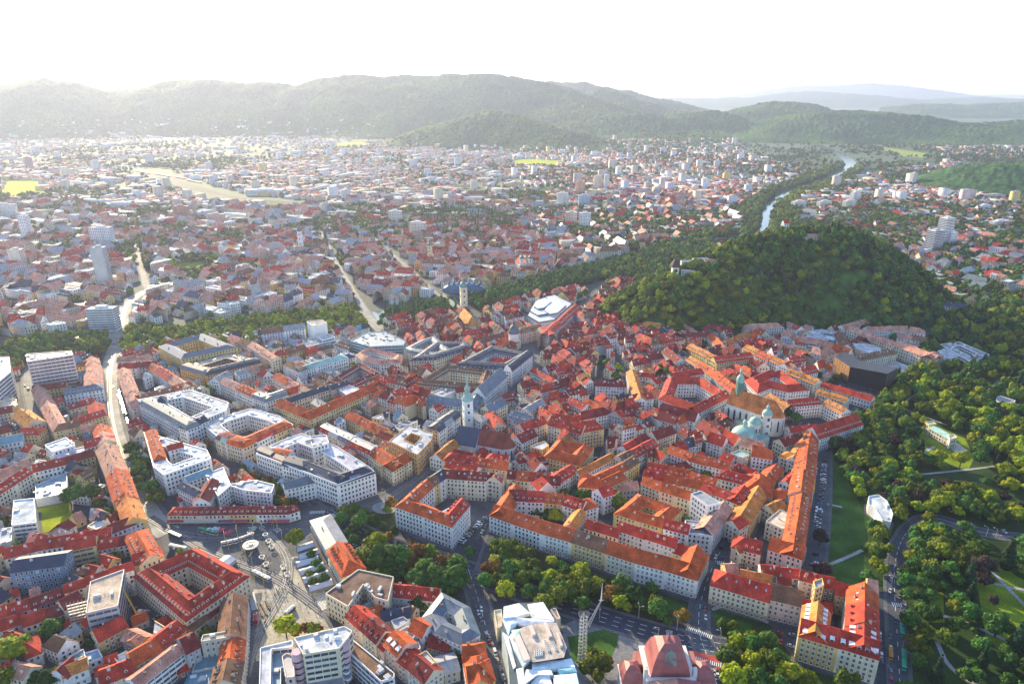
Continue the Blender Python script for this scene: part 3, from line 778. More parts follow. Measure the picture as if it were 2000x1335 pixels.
# the tram square
sheet('tram_square', ip((296,1000),(600,985),(660,985),(735,990),(760,1020),(640,1010),(600,1050),(640,1130),(650,1240),(640,1345),(480,1345),(492,1150),(400,1080),(322,1075)), M_STREET, (.10, .103, .115))
sheet('paving', ip((560,1088),(585,1085),(640,1160),(648,1240),(600,1290),(500,1290),(495,1150),(530,1150)), M_STREET, (.40, .36, .29))  # pale patch paints the sunlit strip of the square into the ground
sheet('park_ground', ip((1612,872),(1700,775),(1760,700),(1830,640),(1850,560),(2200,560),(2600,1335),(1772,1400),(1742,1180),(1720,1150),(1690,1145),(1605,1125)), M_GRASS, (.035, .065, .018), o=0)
sheet('park_ground', ip((655,985),(770,990),(775,1065),(915,1090),(920,1140),(880,1170),(760,1140),(690,1100),(650,1020)), M_GRASS, (.04, .06, .025))
sheet('park_ground', ip((945,1050),(1010,1062),(1345,1175),(1345,1215),(1290,1215),(1120,1170),(1060,1180),(935,1140)), M_GRASS, (.045, .06, .025), o=0)
sheet('park_ground', ip((1385,1180),(1500,1215),(1560,1300),(1700,1345),(1400,1345),(1420,1260)), M_GRASS, (.04, .07, .02), o=0)
sheet('plaza', ip((1090,1225),(1130,1205),(1200,1200),(1290,1245),(1300,1345),(1180,1345),(1100,1345)), M_STREET, (.18, .18, .19))
sheet('plaza', ip((1000,600),(1083,640),(1095,668),(1060,690),(1030,700),(1010,690),(1040,650)), M_STREET, (.13, .13, .14))
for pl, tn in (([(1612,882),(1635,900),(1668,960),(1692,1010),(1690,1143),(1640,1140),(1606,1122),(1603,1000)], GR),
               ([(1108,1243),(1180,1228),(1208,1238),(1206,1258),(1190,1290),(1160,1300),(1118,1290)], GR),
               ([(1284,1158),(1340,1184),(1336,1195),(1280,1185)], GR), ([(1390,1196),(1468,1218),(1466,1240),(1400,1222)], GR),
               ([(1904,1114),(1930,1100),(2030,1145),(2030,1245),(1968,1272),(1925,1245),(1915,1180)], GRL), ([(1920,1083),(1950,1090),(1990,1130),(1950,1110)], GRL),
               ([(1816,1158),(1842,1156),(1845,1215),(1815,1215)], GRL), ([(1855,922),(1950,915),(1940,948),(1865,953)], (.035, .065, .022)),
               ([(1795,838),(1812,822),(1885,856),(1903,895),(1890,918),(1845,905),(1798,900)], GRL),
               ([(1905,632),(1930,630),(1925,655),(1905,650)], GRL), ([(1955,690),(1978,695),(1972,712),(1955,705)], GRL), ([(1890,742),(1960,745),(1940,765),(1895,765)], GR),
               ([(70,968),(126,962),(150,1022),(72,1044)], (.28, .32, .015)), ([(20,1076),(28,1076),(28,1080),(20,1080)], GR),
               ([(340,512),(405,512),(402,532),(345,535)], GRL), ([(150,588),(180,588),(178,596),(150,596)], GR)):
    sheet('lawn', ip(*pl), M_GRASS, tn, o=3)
# streets; sun and shade are put into the tints
road([(262,470),(276,520),(288,566)], 9, (.27, .25, .23))
road([(288,566),(262,580),(244,598),(236,640),(220,690),(211,740),(213,800),(222,850),(240,900),(266,960),(292,1010),(330,1040)], 17, (.36, .34, .31), tram=True, walk=3)
road([(618,440),(640,480),(672,540),(735,640),(790,700)], 9, (.26, .25, .23), tram=True)
road([(660,400),(700,440),(760,490),(850,572),(905,612),(985,650),(1010,665)], 8, (.20, .195, .19), tram=True)
road([(1190,548),(1140,596),(1090,655),(1055,690),(1000,750),(940,820),(884,885),(800,945),(735,985),(660,1000)], 14, (.11, .11, .12), tram=True)
road([(655,985),(600,960),(560,930)], 10)
road([(640,1000),(700,1040),(780,1068),(915,1112),(1000,1150),(1130,1190),(1230,1222),(1330,1250),(1420,1268)], 15, (.05, .055, .08), dash=True)
road([(915,1112),(935,1170),(950,1230),(990,1345)], 11, (.085, .09, .105), dash=True)
road([(938,1130),(960,1060),(985,985)], 8)
road([(1400,1345),(1385,1290),(1362,1230),(1368,1170),(1395,1095),(1430,1040),(1480,960),(1530,870),(1552,820)], 10, (.085, .09, .105), dash=True)
road([(1606,860),(1604,960),(1598,1030),(1588,1115)], 13, (.09, .095, .11))
road([(2010,1052),(1960,1046),(1900,1036),(1850,1016),(1815,1010),(1785,1022),(1762,1050),(1748,1090),(1746,1150),(1752,1230),(1758,1345)], 9, (.075, .08, .10), dash=True)
road([(1545,1130),(1480,1115),(1380,1085)], 7)
road([(1480,1345),(1490,1300),(1480,1240)], 1, o=0) if False else None
road([(62,700),(52,755),(80,840),(104,880)], 10, (.22, .21, .20))
road([(292,1010),(340,1040),(420,1050),(520,1040),(640,1010)], 7, (.075,.08,.095), 'tramway', 0, tram=True)
road([(520,1040),(560,1080),(565,1130),(540,1180),(500,1240),(470,1345)], 7, (.2,.19,.17), 'tramway', 0, tram=True)
road([(340,1040),(420,1085),(500,1110),(560,1140),(640,1200)], 7, (.09,.09,.10), 'tramway', 0, tram=True)
road([(455,1345),(470,1250),(488,1160)], 11, (.10, .10, .12), tram=True)
road([(650,1345),(700,1345)], 2) if False else None
road([(760,1345),(720,1290),(660,1215),(640,1180)], 8)
road([(1178,700),(1165,760),(1160,800)], 5); road([(1180,840),(1162,900),(1125,975)], 7); road([(1200,690),(1232,760),(1236,800)], 5)
road([(1262,860),(1330,850),(1400,815),(1428,770)], 6); road([(1530,870),(1500,880),(1400,905),(1290,975),(1205,1000)], 6)
road([(720,1000),(760,1010),(900,905)], 7) if False else None
road([(560,930),(440,870),(360,840),(250,900)], 8); road([(620,985),(540,920),(500,890)], 7)
road([(640,870),(560,800),(450,740),(310,690)], 8, o=0)
road([(1860,300),(1990,330)], 8, o=0, walk=0) if False else None
for pts in ([(1615,1104),(1650,1090),(1684,1074)], [(1615,984),(1645,990)], [(1812,1196),(1870,1208),(1932,1235),(1968,1251)], [(1830,1253),(1850,1300),(1900,1335),(1960,1360)], [(1934,1111),(1965,1145),(2005,1185)],
            [(1904,1128),(1974,1148),(2010,1152)], [(1802,926),(1863,920),(1924,913),(1975,905)], [(1796,888),(1825,872)], [(1880,770),(1925,768),(1950,745)], [(1760,790),(1800,760),(1830,745)], [(1700,880),(1740,930),(1780,960)],
            [(1740,780),(1765,800),(1850,830)], [(1390,1190),(1420,1180),(1500,1215)]):
    road(pts, 2.6, PATH, 'path', 0, o=0)
# markings on the crossing by the opera
for c, a, b_ in (('V',(1140,330),(1510,460)),('V',(910,360),(905,480)),('V',(1240,735),(1640,850)),('V',(1600,600),(1680,690)),('D',(805,815),(875,825)),('B',(350,220),(450,215)),('C',(1335,545),(1385,550)),('J',(850,700),(880,850)),('B',(400,790),(450,850)),('B',(490,230),(560,270))):
    zebra(c, a, b_)
pl = [P(*cp('V', *q)) for q in ((1190,640),(1640,745),(1610,820),(1240,715))]
mb = MB(); mb.face([(x, y, .35) for x, y in ccw(pl)], M_STREET, (.42, .07, .06)); mb.build('cycle_crossing', kind='structure')
# the river
m, t, b = new_mat('river_water'); b.inputs['Base Color'].default_value = (.10, .13, .10, 1); b.inputs['Roughness'].default_value = .12; b.inputs['Specular IOR Level'].default_value = .7
nz = node(t, 'ShaderNodeTexNoise'); nz.inputs['Scale'].default_value = .3; bp = node(t, 'ShaderNodeBump'); bp.inputs['Strength'].default_value = .15
t.links.new(nz.outputs[0], bp.inputs['Height']); t.links.new(bp.outputs[0], b.inputs['Normal'])
RIV = [(-260,735),(-60,700),(90,672),(220,660),(400,648),(560,636),(700,622),(800,612),(880,600),(960,585),(1060,566),(1160,540),(1260,512),(1340,490),(1420,478),(1480,466),(1512,440),(1508,415),(1502,396),(1530,380),(1590,362),(1640,346),(1664,328),(1662,316),(1640,300),(1610,288),(1570,275),(1500,262)]
W_ = [P(*q) for q in RIV]
for _ in range(2):
    n_ = [W_[0]]
    for i in range(len(W_) - 1): n_ += [lerp(W_[i], W_[i + 1], .25), lerp(W_[i], W_[i + 1], .75)]
    W_ = n_ + [W_[-1]]
RIVW = W_
sp_ = strip_poly(W_, 50); n = len(sp_) // 2
mb = MB()
for i in range(n - 1): mb.face([(*sp_[-1 - i], .012), (*sp_[-2 - i], .012), (*sp_[i + 1], .012), (*sp_[i], .012)], MATS['river_water'], WHITE)
mb.build('river', kind='structure'); occupy(strip_poly(W_, 90), 5)
for pts in ([(233,640),(226,668)], [(722,612),(742,640)], [(868,585),(902,610)]): occupy(strip_poly(ip(*pts), 20), 2)
# far fields and sports grounds
for pl, tn in (([(0,352),(78,352),(90,382),(0,384)], (.42, .44, .02)), ([(1000,314),(1030,310),(1095,314),(1088,324),(1010,326)], (.40, .42, .03)), ([(1700,284),(1740,290),(1812,300),(1808,308),(1760,305)], (.26, .32, .05)), ([(1560,262),(1640,268),(1700,276),(1690,282),(1600,272)], (.2, .27, .05)),
               ([(655,280),(720,276),(722,284),(660,290)], (.36, .40, .04)), ([(930,320),(990,318),(1000,326),(935,328)], (.14, .16, .03)), ([(1890,390),(1925,392),(1930,402),(1895,402)], GRL), ([(490,398),(560,396),(600,402),(540,408)], (.12, .14, .05)), ([(60,250),(110,262),(90,270)], GRL),
               ([(1470,258),(1500,260),(1500,266),(1475,264)], (.12, .17, .05)), ([(210,402),(300,392),(304,402),(215,415)], (.16, .15, .05)), ([(1760,310),(1830,316),(1860,322),(1800,322)], (.05,.09,.03))):
    sheet('field', ip(*pl), M_GRASS, tn, o=3)
# railway yard
for off in range(7):
    road([(255 + off * 8, 330), (330 + off * 9, 360 + off), (440 + off * 8, 385 + off), (640, 400 + off * 2)], 4, (.05, .048, .05), 'railway_track', 0, o=2)
spec('''
# the quarter beside the courtyard palace
r A 865,632 1285,448 1628,634 1212,930 ; h=15 w=14.5 rh=6 r=r c=c n=0 dm=D win=y cat=p | cream palace with a red roof around a paved square courtyard beside the tram square
b A 225,472 722,382 ; h=12 w=13 r=r c=w n=2 e=gg dm=k,k
b A 722,360 952,268 ; h=12 w=12 r=d c=w e=gh
b A 28,522 222,474 ; h=11 w=12 r=r c=c dm=k
b A 62,612 412,562 ; h=19 w=16 rh=3.5 r=k c=b e=gg ch=.3 win=std | blue apartment building with a near black roof and white balcony strips
b A 418,476 622,432 ; h=15 w=12 r=r c=y n=1 win=band | yellow apartment building with rows of balconies beside the blue one
b A 628,470 905,415 ; h=9 w=12 r=rd c=ew n=2
b A 1068,505 960,322 ; h=12 w=15 r=o c=c e=gh dm=D | corner house with a sunlit orange roof slope and dormers on the tram square bend
b A 875,565 1062,508 ; h=12 w=13 r=r c=y e=gh dm=D | yellow house with red roof and small dormers next to the courtyard palace
b A 955,262 858,0 ; h=13 w=15 r=yo c=yc n=2 e=gg dm=-,k | 
f A 90,142 225,128 238,285 76,305 ; h=13 r=w c=w win=band ch=.4 | plain white flat-roofed block left of the green lawns
f A -30,330 78,318 78,405 -30,445 ; h=8 r=w c=w win=none | low white flat-roofed hall behind the blue apartment building
f A 232,45 438,-40 440,95 232,135 ; h=7 r=u c=s win=none | dark blue-grey flat roof above the green lawns
f A 590,672 812,592 770,830 560,880 ; h=20 r=e c=g ch=.4 win=band | beige-roofed building under construction wrapped in scaffolding
b A 562,685 870,590 ; h=13 w=9 r=r c=w n=2
b A 48,886 205,846 ; h=11 w=11 r=r c=s dm=D
b A 208,846 415,768 ; h=11 w=11 r=d c=b n=1 dm=D
b A -20,915 46,890 ; h=12 w=12 r=r c=w
b A -20,1000 145,942 ; h=8 w=11 r=r c=t
b A 150,972 440,872 ; h=8 w=12 r=rd c=w n=2
b A 425,855 545,790 ; h=12 w=12 r=d c=c
b A 648,1064 835,962 ; h=10 w=13 r=r c=y e=gg ch=.3 | bright yellow house with a plain red gable roof behind the crane truck
b A 870,955 968,915 ; h=5 w=9 r=o c=c ch=0
b A 1060,970 1140,925 ; h=6 w=9 r=r c=c e=hh ch=0
b A 790,1048 905,1100 ; h=8 w=10 r=p c=n
b A 905,1100 1005,1020 ; h=8 w=11 r=p c=n e=gh
b A 886,1216 1056,1116 ; h=13 w=13 r=o c=y ch=.4 dm=k
b A 1058,1105 1214,985 ; h=13 w=13 r=r c=y dm=D
b A 905,1360 1205,1128 ; h=13 w=11 r=p c=w rh=3 n=1 win=band | white apartment row with a pale pink sheet roof and balconies
b A 1215,1142 1305,1095 ; h=14 w=15 r=d c=g
b A 1240,1010 1468,822 ; h=9 w=10 r=bd c=ce n=2
b A 1602,1032 1615,768 ; h=13 w=15 r=b c=c | long brown-roofed house along the tram street with a sunlit ochre rear slope
b A 1588,1192 1602,1040 ; h=12 w=13 r=o c=c dm=D
b A 1562,1340 1588,1200 ; h=12 w=15 r=b c=c dm=D
b A 1310,1062 1530,1028 ; h=16 w=5 r=e c=e ch=0 win=none
f A 1290,1165 1430,1135 1440,1220 1250,1262 ; h=5 r=u c=g win=none
f A 1240,1262 1440,1222 1430,1330 1190,1360 ; h=4 r=u c=b win=none
b A 1160,1268 1258,1225 ; h=4 w=8 r=r c=r ch=0
b A 172,1172 272,1132 ; h=8 w=17 r=r c=w e=gh ch=.3
b A 410,1300 575,1235 ; h=9 w=10 r=y c=w e=gg
b A 440,1300 540,1210 ; h=9 w=12 r=d c=w
b A 650,1345 885,1262 ; h=11 w=13 r=r c=c n=2 dm=D
b A 620,1290 700,1270 ; h=6 w=8 r=r c=e ch=0
b A 690,1225 770,1195 ; h=6 w=9 r=r c=c dm=D
f A 440,1165 545,1110 560,1150 455,1205 ; h=6 r=u c=w win=none
f A 545,1140 640,1110 672,1165 575,1205 ; h=7 r=u c=w
f A 740,1165 830,1120 840,1175 770,1200 ; h=7 r=w c=w win=none
b A 80,780 130,760 ; h=6 w=9 r=r c=w ch=0
b A 420,745 560,700 ; h=13 w=9 r=r c=c
b A 200,770 260,750 ; h=12 w=8 r=p c=c
b A 500,285 560,258 ; h=5 w=12 r=p c=y | small sunlit yellow house with a tiled roof beside the green lawns
# the rows left of the long street
b E -20,1250 232,1145 ; h=12 w=12 r=p c=w n=2 e=gg
b E -20,1365 240,1200 ; h=14 w=12 r=rr c=cc n=2 dm=S
b E 242,1195 470,1140 ; h=12 w=12 r=r c=w n=1 e=gg dm=k
b E 470,1140 690,1075 ; h=11 w=12 r=d c=y n=1 dm=-
f E 380,1065 610,1010 620,1075 405,1115 ; h=12 r=w c=p win=band | pink block with a white flat roof and glass stair box
b E 615,1020 838,968 ; h=12 w=13 r=r c=w e=gh dm=k
f E 325,1000 480,945 545,1000 380,1050 ; h=16 r=w c=w win=std
b E 930,1180 845,1000 ; h=13 w=16 r=po c=c n=1 dm=k ch=1.5
b E 990,1360 930,1180 ; h=13 w=16 r=o c=yc n=1 dm=k ch=1.5
b E 385,905 580,862 ; h=13 w=12 r=b c=y e=hg
b E 555,850 770,780 ; h=13 w=12 r=r c=y n=1 dm=k
b E 295,730 385,900 ; h=13 w=12 r=p c=c e=gh dm=k | 
b E 590,905 700,880 ; h=12 w=12 r=p c=b
b E 838,975 795,860 ; h=12 w=14 r=po c=c n=2 dm=k
b E 465,640 750,592 ; h=14 w=13 r=g c=w e=gh dm=S
b E 750,595 740,450 ; h=13 w=17 r=p c=c e=hg dm=S
b E 470,520 640,488 ; h=12 w=11 r=g c=w n=1
b E 740,445 715,375 ; h=12 w=14 r=p c=c n=2
b E 530,440 660,415 ; h=11 w=11 r=b c=y
b E 300,725 465,680 ; h=9 w=11 r=r c=e dm=k
b E 505,745 690,690 ; h=9 w=11 r=dr c=e n=2 dm=k,-
b E 225,600 300,725 ; h=12 w=12 r=p c=w e=gg dm=k
b E 230,610 475,580 ; h=11 w=12 r=d c=y n=2
b E 775,790 755,700 ; h=11 w=14 r=r c=c
b E -20,925 80,900 ; h=14 w=14 r=d c=e
b E 80,790 185,870 ; h=13 w=16 r=y c=c e=gg ch=1.5
b E 135,930 280,925 ; h=13 w=13 r=r c=y e=gh dm=D
b E -20,1000 165,965 ; h=12 w=12 r=u c=w dm=-
b E -20,780 90,760 ; h=14 w=13 r=d c=e
f E -20,690 120,665 118,720 -20,745 ; h=14 r=e c=y win=std
f E 195,340 515,318 532,345 195,395 ; h=38 r=m c=p win=band | pink and white tower block with rows of balconies beside the river trees
f E -30,360 68,362 78,470 -30,560 ; h=30 r=m c=w win=band | white slab office block on the left edge beside the river trees
f E -30,600 60,590 100,660 -30,690 ; h=12 r=e c=w win=none
# the block of white palaces
b E 1005,680 925,702 ; h=14 w=14 r=p c=p
b E 845,470 925,705 ; h=14 w=13 r=p c=p n=4 dm=k,k,k,k ch=1.3
b E 1005,682 1400,575 ; h=13 w=12 r=bbo c=wcw n=3 dm=k
b E 1400,572 1120,395 ; h=13 w=13 r=pro c=cww n=3 dm=k
b E 850,440 1130,435 ; h=13 w=12 r=rd c=wp n=2
b E 845,395 1080,380 ; h=12 w=11 r=p c=w n=2
r E 1000,672 1380,600 1655,690 1640,745 1470,815 1350,885 ; h=19 w=14 rh=0 n=0 r=w m= c=w win=pal cat=p | white palace with dark mansard corners and a pale roof over a stepped courtyard
b E 1010,700 1350,890 ; h=19.2 w=13 rh=5 r=g m=g c=s e=hh n=1 win=pal dm=s cat=p | long white palace front with a slate mansard roof and stucco pediments facing the square street
b E 1352,890 1512,820 ; h=19.3 w=12 r=k c=w e=hg win=pal rh=4
b E 1130,700 1200,690 ; h=22 w=14 r=k c=w e=hh rh=5
r E 1042,905 1240,960 1500,1035 1530,1095 1185,1215 1115,1155 ; h=19 w=11 rh=0 r=w c=w n=0 win=pal cat=p | pale stucco apartment palace with a white terraced roof above the dark street trees
b E 1042,905 1110,1120 ; h=19.3 w=10 r=o c=c e=hh dm=k rh=3.6
b E 1220,1040 1330,1010 ; h=21 w=9 r=r c=w rh=3
''')
spec('''
# the block behind the shop row
b B 190,70 465,5 ; h=14 w=11 r=g c=w
f F 0,1215 135,1160 190,1290 95,1370 ; h=14 r=w c=w
b A 1365,150 1440,20 ; h=14 w=12 r=d c=w e=gg
b A 1225,20 1385,-40 ; h=14 w=9 r=u c=w e=gg
b A 1365,95 1225,25 ; h=14 w=9 r=k c=w e=gg
f A 1480,40 1669,10 1790,40 1770,95 1590,75 ; h=13 r=w c=w win=std
b A 1170,150 1250,125 ; h=5 w=10 r=r c=w e=hh ch=0
# the low row on the tram square
b A 1090,235 1290,235 ; h=7.5 w=10 r=r c=c e=hg dm=DS grp=low_red-roofed_shop_row
b A 1290,235 1480,232 ; h=7.5 w=10 r=d c=c e=gg dm=D grp=low_red-roofed_shop_row
b A 1480,232 1669,228 ; h=7.5 w=10 r=d c=y e=gg dm=D grp=low_red-roofed_shop_row
b B 0,230 210,228 ; h=7.5 w=10 r=d c=w e=gg dm=D grp=low_red-roofed_shop_row
b B 212,228 285,205 ; h=7.5 w=10 r=d c=w e=gh dm=D grp=low_red-roofed_shop_row
# the wedge beside the tram square
b B 352,270 455,455 ; h=10 w=15 r=m c=w e=hg rh=2.5 ch=.4 | long white building with a grey sheet roof and rounded end beside the tram square
b B 462,478 560,640 ; h=11 w=16 r=o c=y e=gh dm=D | orange-roofed house with rows of dormers between the tram square and the park
f B 452,750 668,592 898,640 862,800 775,775 700,690 600,835 ; h=16 r=n c=c ch=1 win=std | angular flat-roofed shopping house with a brown roof dotted by square roof lights
b B 866,762 1182,800 ; h=9 w=12 r=r c=w n=3 dm=D
r B 1085,900 1210,738 1392,835 1460,1010 1345,1085 1165,1000 ; h=13 w=10 rh=2.6 r=g c=w n=0 ch=.4 | white courtyard building with a grey sheet roof at the park corner
b B 580,895 780,1075 ; h=13 w=13 r=rd c=pc n=2 dm=DDk
b B 785,1080 830,1125 ; h=11 w=13 r=r c=p dm=D
b B 828,1075 915,1160 ; h=14 w=14 r=o c=p dm=S e=gg
b B 915,1185 985,1240 ; h=11 w=13 r=r c=p dm=D
b B 985,1235 1095,1335 ; h=13 w=13 r=d c=c dm=k
f B 1020,1175 1110,1120 1175,1195 1090,1250 ; h=15 r=w c=y ch=.5
b B 1090,1345 1180,1260 ; h=9 w=10 r=r c=w
b B 1150,1290 1330,1240 ; h=8 w=13 r=m c=e rh=2
b B 990,985 1080,1035 ; h=12 w=12 r=o c=w e=gg ch=.4
f B 900,1010 985,960 1055,1010 985,1075 ; h=11 r=m c=w
b B 740,905 830,880 ; h=9 w=9 r=o c=w
b B 820,930 1005,900 ; h=9 w=10 r=k c=w n=2
f B 880,925 960,900 1000,930 910,985 ; h=11 r=m c=g
b B 1110,1090 1250,1130 ; h=7 w=10 r=d c=g
f B 950,1080 1060,1060 1075,1110 980,1130 ; h=9 r=m c=w win=none
f B 680,830 800,785 830,820 735,870 ; h=7 r=t c=w win=none
b B 1390,1345 1560,1310 ; h=12 w=15 r=o c=y e=gh ch=1
b B 1350,1200 1500,1190 ; h=12 w=14 r=o c=y e=gh ch=1.5
b B 1545,1340 1500,1130 ; h=12 w=13 r=o c=y e=gh
b B 1380,1105 1460,1085 ; h=9 w=10 r=u c=b rh=2
f B 620,1085 890,1275 870,1300 905,1270 ; h=10 r=m c=w
# the pale palaces right of the street
r F 370,1060 560,965 700,915 960,1010 1150,1130 1230,1190 965,1285 ; h=20 w=13 rh=0 r=w c=w n=0 ch=.5 | white perimeter block with a stepped white roof and courtyard lift towers
b F 365,1065 560,1145 ; h=18 w=12 r=kor c=owo n=2 m=k e=gg dm=S win=pal
b F 560,1145 715,1190 ; h=19 w=13 r=k c=w m=k e=gh dm=s win=pal rh=5
b F 715,1185 965,1290 ; h=19.5 w=14 r=k c=w e=gm win=pal rh=4.5 cat=p | bright white palace corner with black roof, left front along the dark tree street
b F 965,1290 1238,1198 ; h=19.5 w=14 r=k c=w e=mh win=pal rh=4.5 cat=p | bright white palace corner with black roof, right front facing the tram tracks
f F 760,935 880,925 900,985 780,1020 ; h=25 r=w c=w win=std
b F 480,1080 600,1100 ; h=19 w=11 r=o c=w dm=S m=o
r F 0,860 120,800 330,735 540,790 640,850 390,980 150,985 ; h=16 w=11 rh=0 r=w c=w n=0 ch=.5 | white block with flat roofs and a yellowish corner terrace
b F 155,985 270,1020 ; h=16 w=13 r=o c=c m=o e=hm win=pal rh=5
b F 270,1020 640,865 ; h=16 w=13 r=oro c=ccy n=3 m=o e=mh win=pal rh=5 dm=-,S,-
b F 75,945 155,985 ; h=16 w=13 r=bt c=ce n=2 m=d e=hg win=pal rh=5
b F 105,545 345,655 ; h=15 w=12 r=po c=w n=2 dm=k,k
b F 345,655 440,690 ; h=15 w=12 r=g c=w m=g e=gm
b F 440,690 600,635 ; h=15 w=12 r=g c=w m=g e=mg
b F 600,637 755,588 ; h=14 w=12 r=r c=y e=gh
b F 755,590 560,490 ; h=14 w=12 r=po c=cw n=2
b F 240,500 480,440 ; h=14 w=11 r=mpb c=wcw n=3
b F 105,540 200,490 ; h=15 w=12 r=m c=w
b F 505,715 760,815 ; h=16 w=14 r=o c=y e=gm win=y ch=.5 rh=5.5 cat=p dm=- | long cream palace front with gabled orange roof, the half left of its corner towers
b F 760,815 1185,630 ; h=16 w=13 r=o c=y e=mg win=y rh=5.5 cat=p ch=1 dm=- | long cream palace front with gabled orange roof, the half right of its corner towers
b F 590,700 920,590 ; h=16 w=11 r=k c=c e=gg rh=3.5
b F 920,600 1050,555 ; h=16 w=11 r=k c=c rh=3.5
b F 770,690 850,740 ; h=15 w=10 r=g c=e rh=3
f F 975,600 1060,570 1120,595 1030,640 ; h=15 r=w c=w
b F 825,890 1190,1070 ; h=14 w=12 r=rmgor c=seses n=5 m=m dm=s,s win=pal
b F 1185,1065 1360,1190 ; h=14 w=14 r=o c=c dm=k e=gm win=pal
b F 1360,1190 1500,1105 ; h=14 w=14 r=o c=c dm=- e=mg win=pal
b F 1010,800 1290,930 ; h=12 w=12 r=oo c=yy n=3 dm=k
b F 1245,935 1345,970 ; h=12 w=10 r=d c=y
r F 1335,970 1475,855 1655,915 1640,965 1540,1070 ; h=19 w=10 rh=0 r=w c=o n=0 ch=0 win=pal cat=p | rounded corner house with a white sheet roof and a dark glazed light well
r F 885,545 1130,400 1290,490 1060,590 ; h=12 w=11 rh=4 r=d c=g n=0 dm=D cat=p | old college around a narrow courtyard with dark brown roofs and dormers
b F 765,545 900,600 ; h=11 w=10 r=b c=w
r F 1090,345 1180,290 1435,345 1435,400 1270,415 1140,385 ; h=14 w=10 rh=3 r=p c=w n=0 ch=.4 | white angular house with pale red roofs below the glass office building
f F 1055,245 1170,185 1300,175 1455,245 1440,275 1200,285 ; h=18 r=m c=t win=band ch=.8 | modern office building with green glass bands and a round roof terrace
b F 565,415 690,470 ; h=17 w=12 r=b c=w e=hm win=pal
b F 690,468 1040,360 ; h=17 w=14 r=ttt c=www n=3 e=mh win=pal rh=3 ch=.2 cat=p
b F 415,195 730,155 ; h=17 w=14 r=bm c=sw n=2 dm=-
f F 738,105 850,92 885,115 780,140 ; h=27 r=e c=w win=none | plain white tower-like block between the river trees and the white office house
b F 160,225 310,280 ; h=13 w=12 r=pb c=pp n=2 ch=1.3
b F 310,280 480,390 ; h=14 w=12 r=pp c=sc n=2 dm=-,k
b F 480,355 600,345 ; h=14 w=13 r=r c=y e=hg rh=4
b F 600,342 742,300 ; h=14 w=13 r=b c=y
b F 700,300 910,245 ; h=13 w=13 r=s c=w win=band
f F 810,210 900,195 945,215 850,240 ; h=16 r=w c=w win=band
r F 1440,310 1560,250 1669,215 1800,330 1669,370 1480,330 ; h=15 w=12 rh=4 r=g c=c n=0 m=g dm=s cat=p | grey-roofed government house left of the dark-roofed city hall block
r E 1145,285 1470,190 1720,290 1310,375 ; h=19 w=14 rh=3.5 r=g c=y n=0 win=y dm=- cat=p ch=.4 | large yellow palace with slate grey roofs around a pale courtyard by the river trees
r F -180,440 180,330 410,395 10,480 ; h=14 w=13 rh=3.5 r=e c=n n=0 win=pal cat=p ch=.3 | ochre museum palace with a flat roof and low slate domes
b F -180,440 10,495 ; h=14.3 w=12 r=g c=o m=k e=hm rh=5 win=pal
b F 10,495 410,400 ; h=14.3 w=12 r=k c=o m=k e=mh rh=5 win=pal n=1
# the corner block above the chestnut park
r B 905,180 1080,20 1200,-60 1620,-30 1600,25 1395,170 1275,315 1090,245 ; h=18 w=12 rh=4.5 r=oropddkbo c=wwcwccwyw n=1,1,0,2,2,2,1,1,1 dm=k,k win=pal m=
b B 935,175 1120,245 ; h=18.2 w=11 r=o c=w dm=S rh=3
f B 1190,230 1260,190 1300,220 1230,260 ; h=12 r=w c=w win=none
''')
